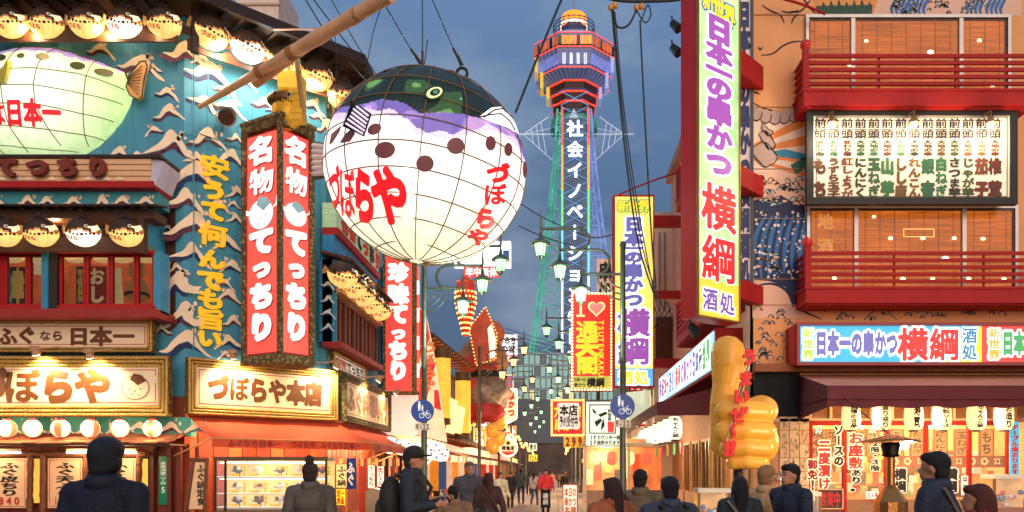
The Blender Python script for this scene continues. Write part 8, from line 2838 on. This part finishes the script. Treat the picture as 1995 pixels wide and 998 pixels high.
    if extra == 'scarf':
        MB().lathe([(.09, 1.4), (.125, 1.43), (.12, 1.5), (.085, 1.52)], (0, 0, 0), 14).build('scarf', M('#a84a38', rough=.8), t)
    t.location = (x, y, 0)
    t.rotation_euler = (0, 0, rz)
    t.scale = (s, s, s)
    if pose in ('phone', 'photo'):
        p = (wr[0] + wr[1]) / 2 + V((0, -.07, .06))
        th_ = thing('phone', 'phone held by the %s' % ('man in the cap' if pose == 'phone' else 'woman in the sun hat'), 'phone', (0, 0, 0))
        a_ = .09
        MB().box(-.04 if pose == 'phone' else -a_, .04 if pose == 'phone' else a_, -.006, .006, -.08 if pose == 'phone' else -.045, .08 if pose == 'phone' else .045).build('phone_body', M('#141418', rough=.2, bump=0), th_)
        MB().box(-.036 if pose == 'phone' else -a_ + .005, .036 if pose == 'phone' else a_ - .005, .006, .0075, -.074 if pose == 'phone' else -.04, .074 if pose == 'phone' else .04).build('phone_screen', Memit('#c8e0f0', 1.0), th_)
        q_ = Matrix.Rotation(rz, 3, 'Z') @ (p * s)
        th_.location = t.location + q_; th_.rotation_euler = (0 if pose == 'photo' else -.6, 0, rz); th_.scale = (s, s, s)
    return t
AW = PI       # facing away from the camera
person(205, 862, 5.0, AW - .15, 'man in a dark wool hat and navy coat seen from behind at lower left', '#0c1226', '#10131c', pose='stand', hairstyle='beanie', hcol='#10121c', fine=True, wide=1.12)
person(605, 903, 8.4, AW, 'person with hair in a high bun and charcoal jacket facing the food display case', '#4c443a', hairstyle='bun', pose='stand', hair='#3a2418', fine=True, wide=1.05)
person(805, 875, 8.6, PI / 2 - .1, 'man in cap and black padded coat with backpack looking at his phone', '#1a2028', '#1c222c', pose='phone', hairstyle='cap', hcol='#2c2620', extra='backpack', fine=True, face=True, wide=1.1)
person(915, 900, 13, .3, 'grey-haired man in dark checked jacket walking towards the camera left of the street', '#3c3a3a', '#2a3038', hair='#6a6460', face=True)
person(884, 946, 9.5, AW, 'short person in a brown top at the left of the street', '#7a5c3c', '#3a2a20', pose='stand', wide=1.05)
person(951, 922, 13, AW + .5, 'woman with long dark red-brown hair and dark coat walking away', '#3a1c18', '#26201e', hair='#4a1c14', hairstyle='long', longcoat=True)
person(975, 921, 24, .5, 'woman with long hair in a beige coat by the round bulb sign post', '#c8a888', '#b89a80', hair='#2a1812', hairstyle='long', longcoat=True)
person(994, 921, 33, .2, 'man in black jacket and trousers standing left of the street', '#1a1a1e', '#22242a', pose='stand')
person(1015, 913, 37, AW, 'man in dark teal hooded jacket and jeans walking away down the street', '#2c4448', '#2a4a78')
person(1041, 920, 36, AW - .3, 'woman in a cream top and blue jeans beside the red-jacketed man', '#e8d0b8', '#3a5a88', hair='#3a2018', hairstyle='long')
person(1063, 915, 28, 0, 'man in bright red jacket and black apron with clasped hands facing the camera', '#e0252c', '#1c1c20', pose='clasp', fine=True, face=True, extra='apron', wide=1.05)
person(1101, 917, 40, .8, 'man in black coat and khaki trousers at the right of the street', '#1c1c20', '#a89070', pose='stand')
for u, v, y_, rz, lab, j in ((1030, 919, 50, AW, 'distant walker in dark coat nearest the street centre', '#20242c'), (1076, 920, 58, 0, 'distant walker in beige coat behind the red-jacketed man', '#b08a68'), (1090, 920, 70, AW, 'farthest walker in brown coat near the right side', '#5a4030'), (1053, 919, 62, .3, 'distant walker in grey coat behind the woman in cream', '#5a5a60'), (1006, 920, 47, AW, 'distant walker in navy coat at the left of the street', '#1c2436')):
    person(u, v, y_, rz, lab, j)
person(1192, 932, 7.2, AW + .7, 'woman in a broad brown coat and scarf hurrying past the lamp post', '#8a4a24', '#3a2418', hair='#3a1c10', hairstyle='long', longcoat=True, extra='scarf', wide=1.25)
person(1248, 916, 8.4, AW - .4, 'person in olive-brown jacket behind the woman in the brown coat', '#5e4c34', hair='#1a100c', wide=1.1)
person(1304, 930, 6.6, AW + .3, 'person with black hair in a dark blue-grey coat below the side awning', '#262c3a', hairstyle='short', extra='backpack', wide=1.15)
person(1441, 930, 8.0, AW, 'slim person with long black hair in front of the thumbs-up figure', '#1a2026', hairstyle='long', hair='#0e0c0e', wide=.95)
person(1492, 912, 8.6, -.9 + AW, 'woman in a beige coat and cap raising a phone to take a photo', '#b88a5c', '#5a4434', hair='#5a3a22', pose='photo', hairstyle='cap', hcol='#a87c4c', longcoat=True, fine=True)
person(1540, 905, 7.8, -1.1, 'man in a navy jacket turning left beside the photographing woman', '#141c2c', hair='#140e0c', face=True, wide=1.1)
person(1822, 882, 6.0, AW + .9, 'tall man in a black jacket walking left before the shop windows', '#1a2230', hair='#14100e', wide=1.15, fine=True)
person(1905, 945, 5.4, AW + 1.2, 'person in a rust brown coat passing the right shop windows', '#7a2c14', '#4a2010', hair='#5a2414', hairstyle='long', longcoat=True, wide=1.2)
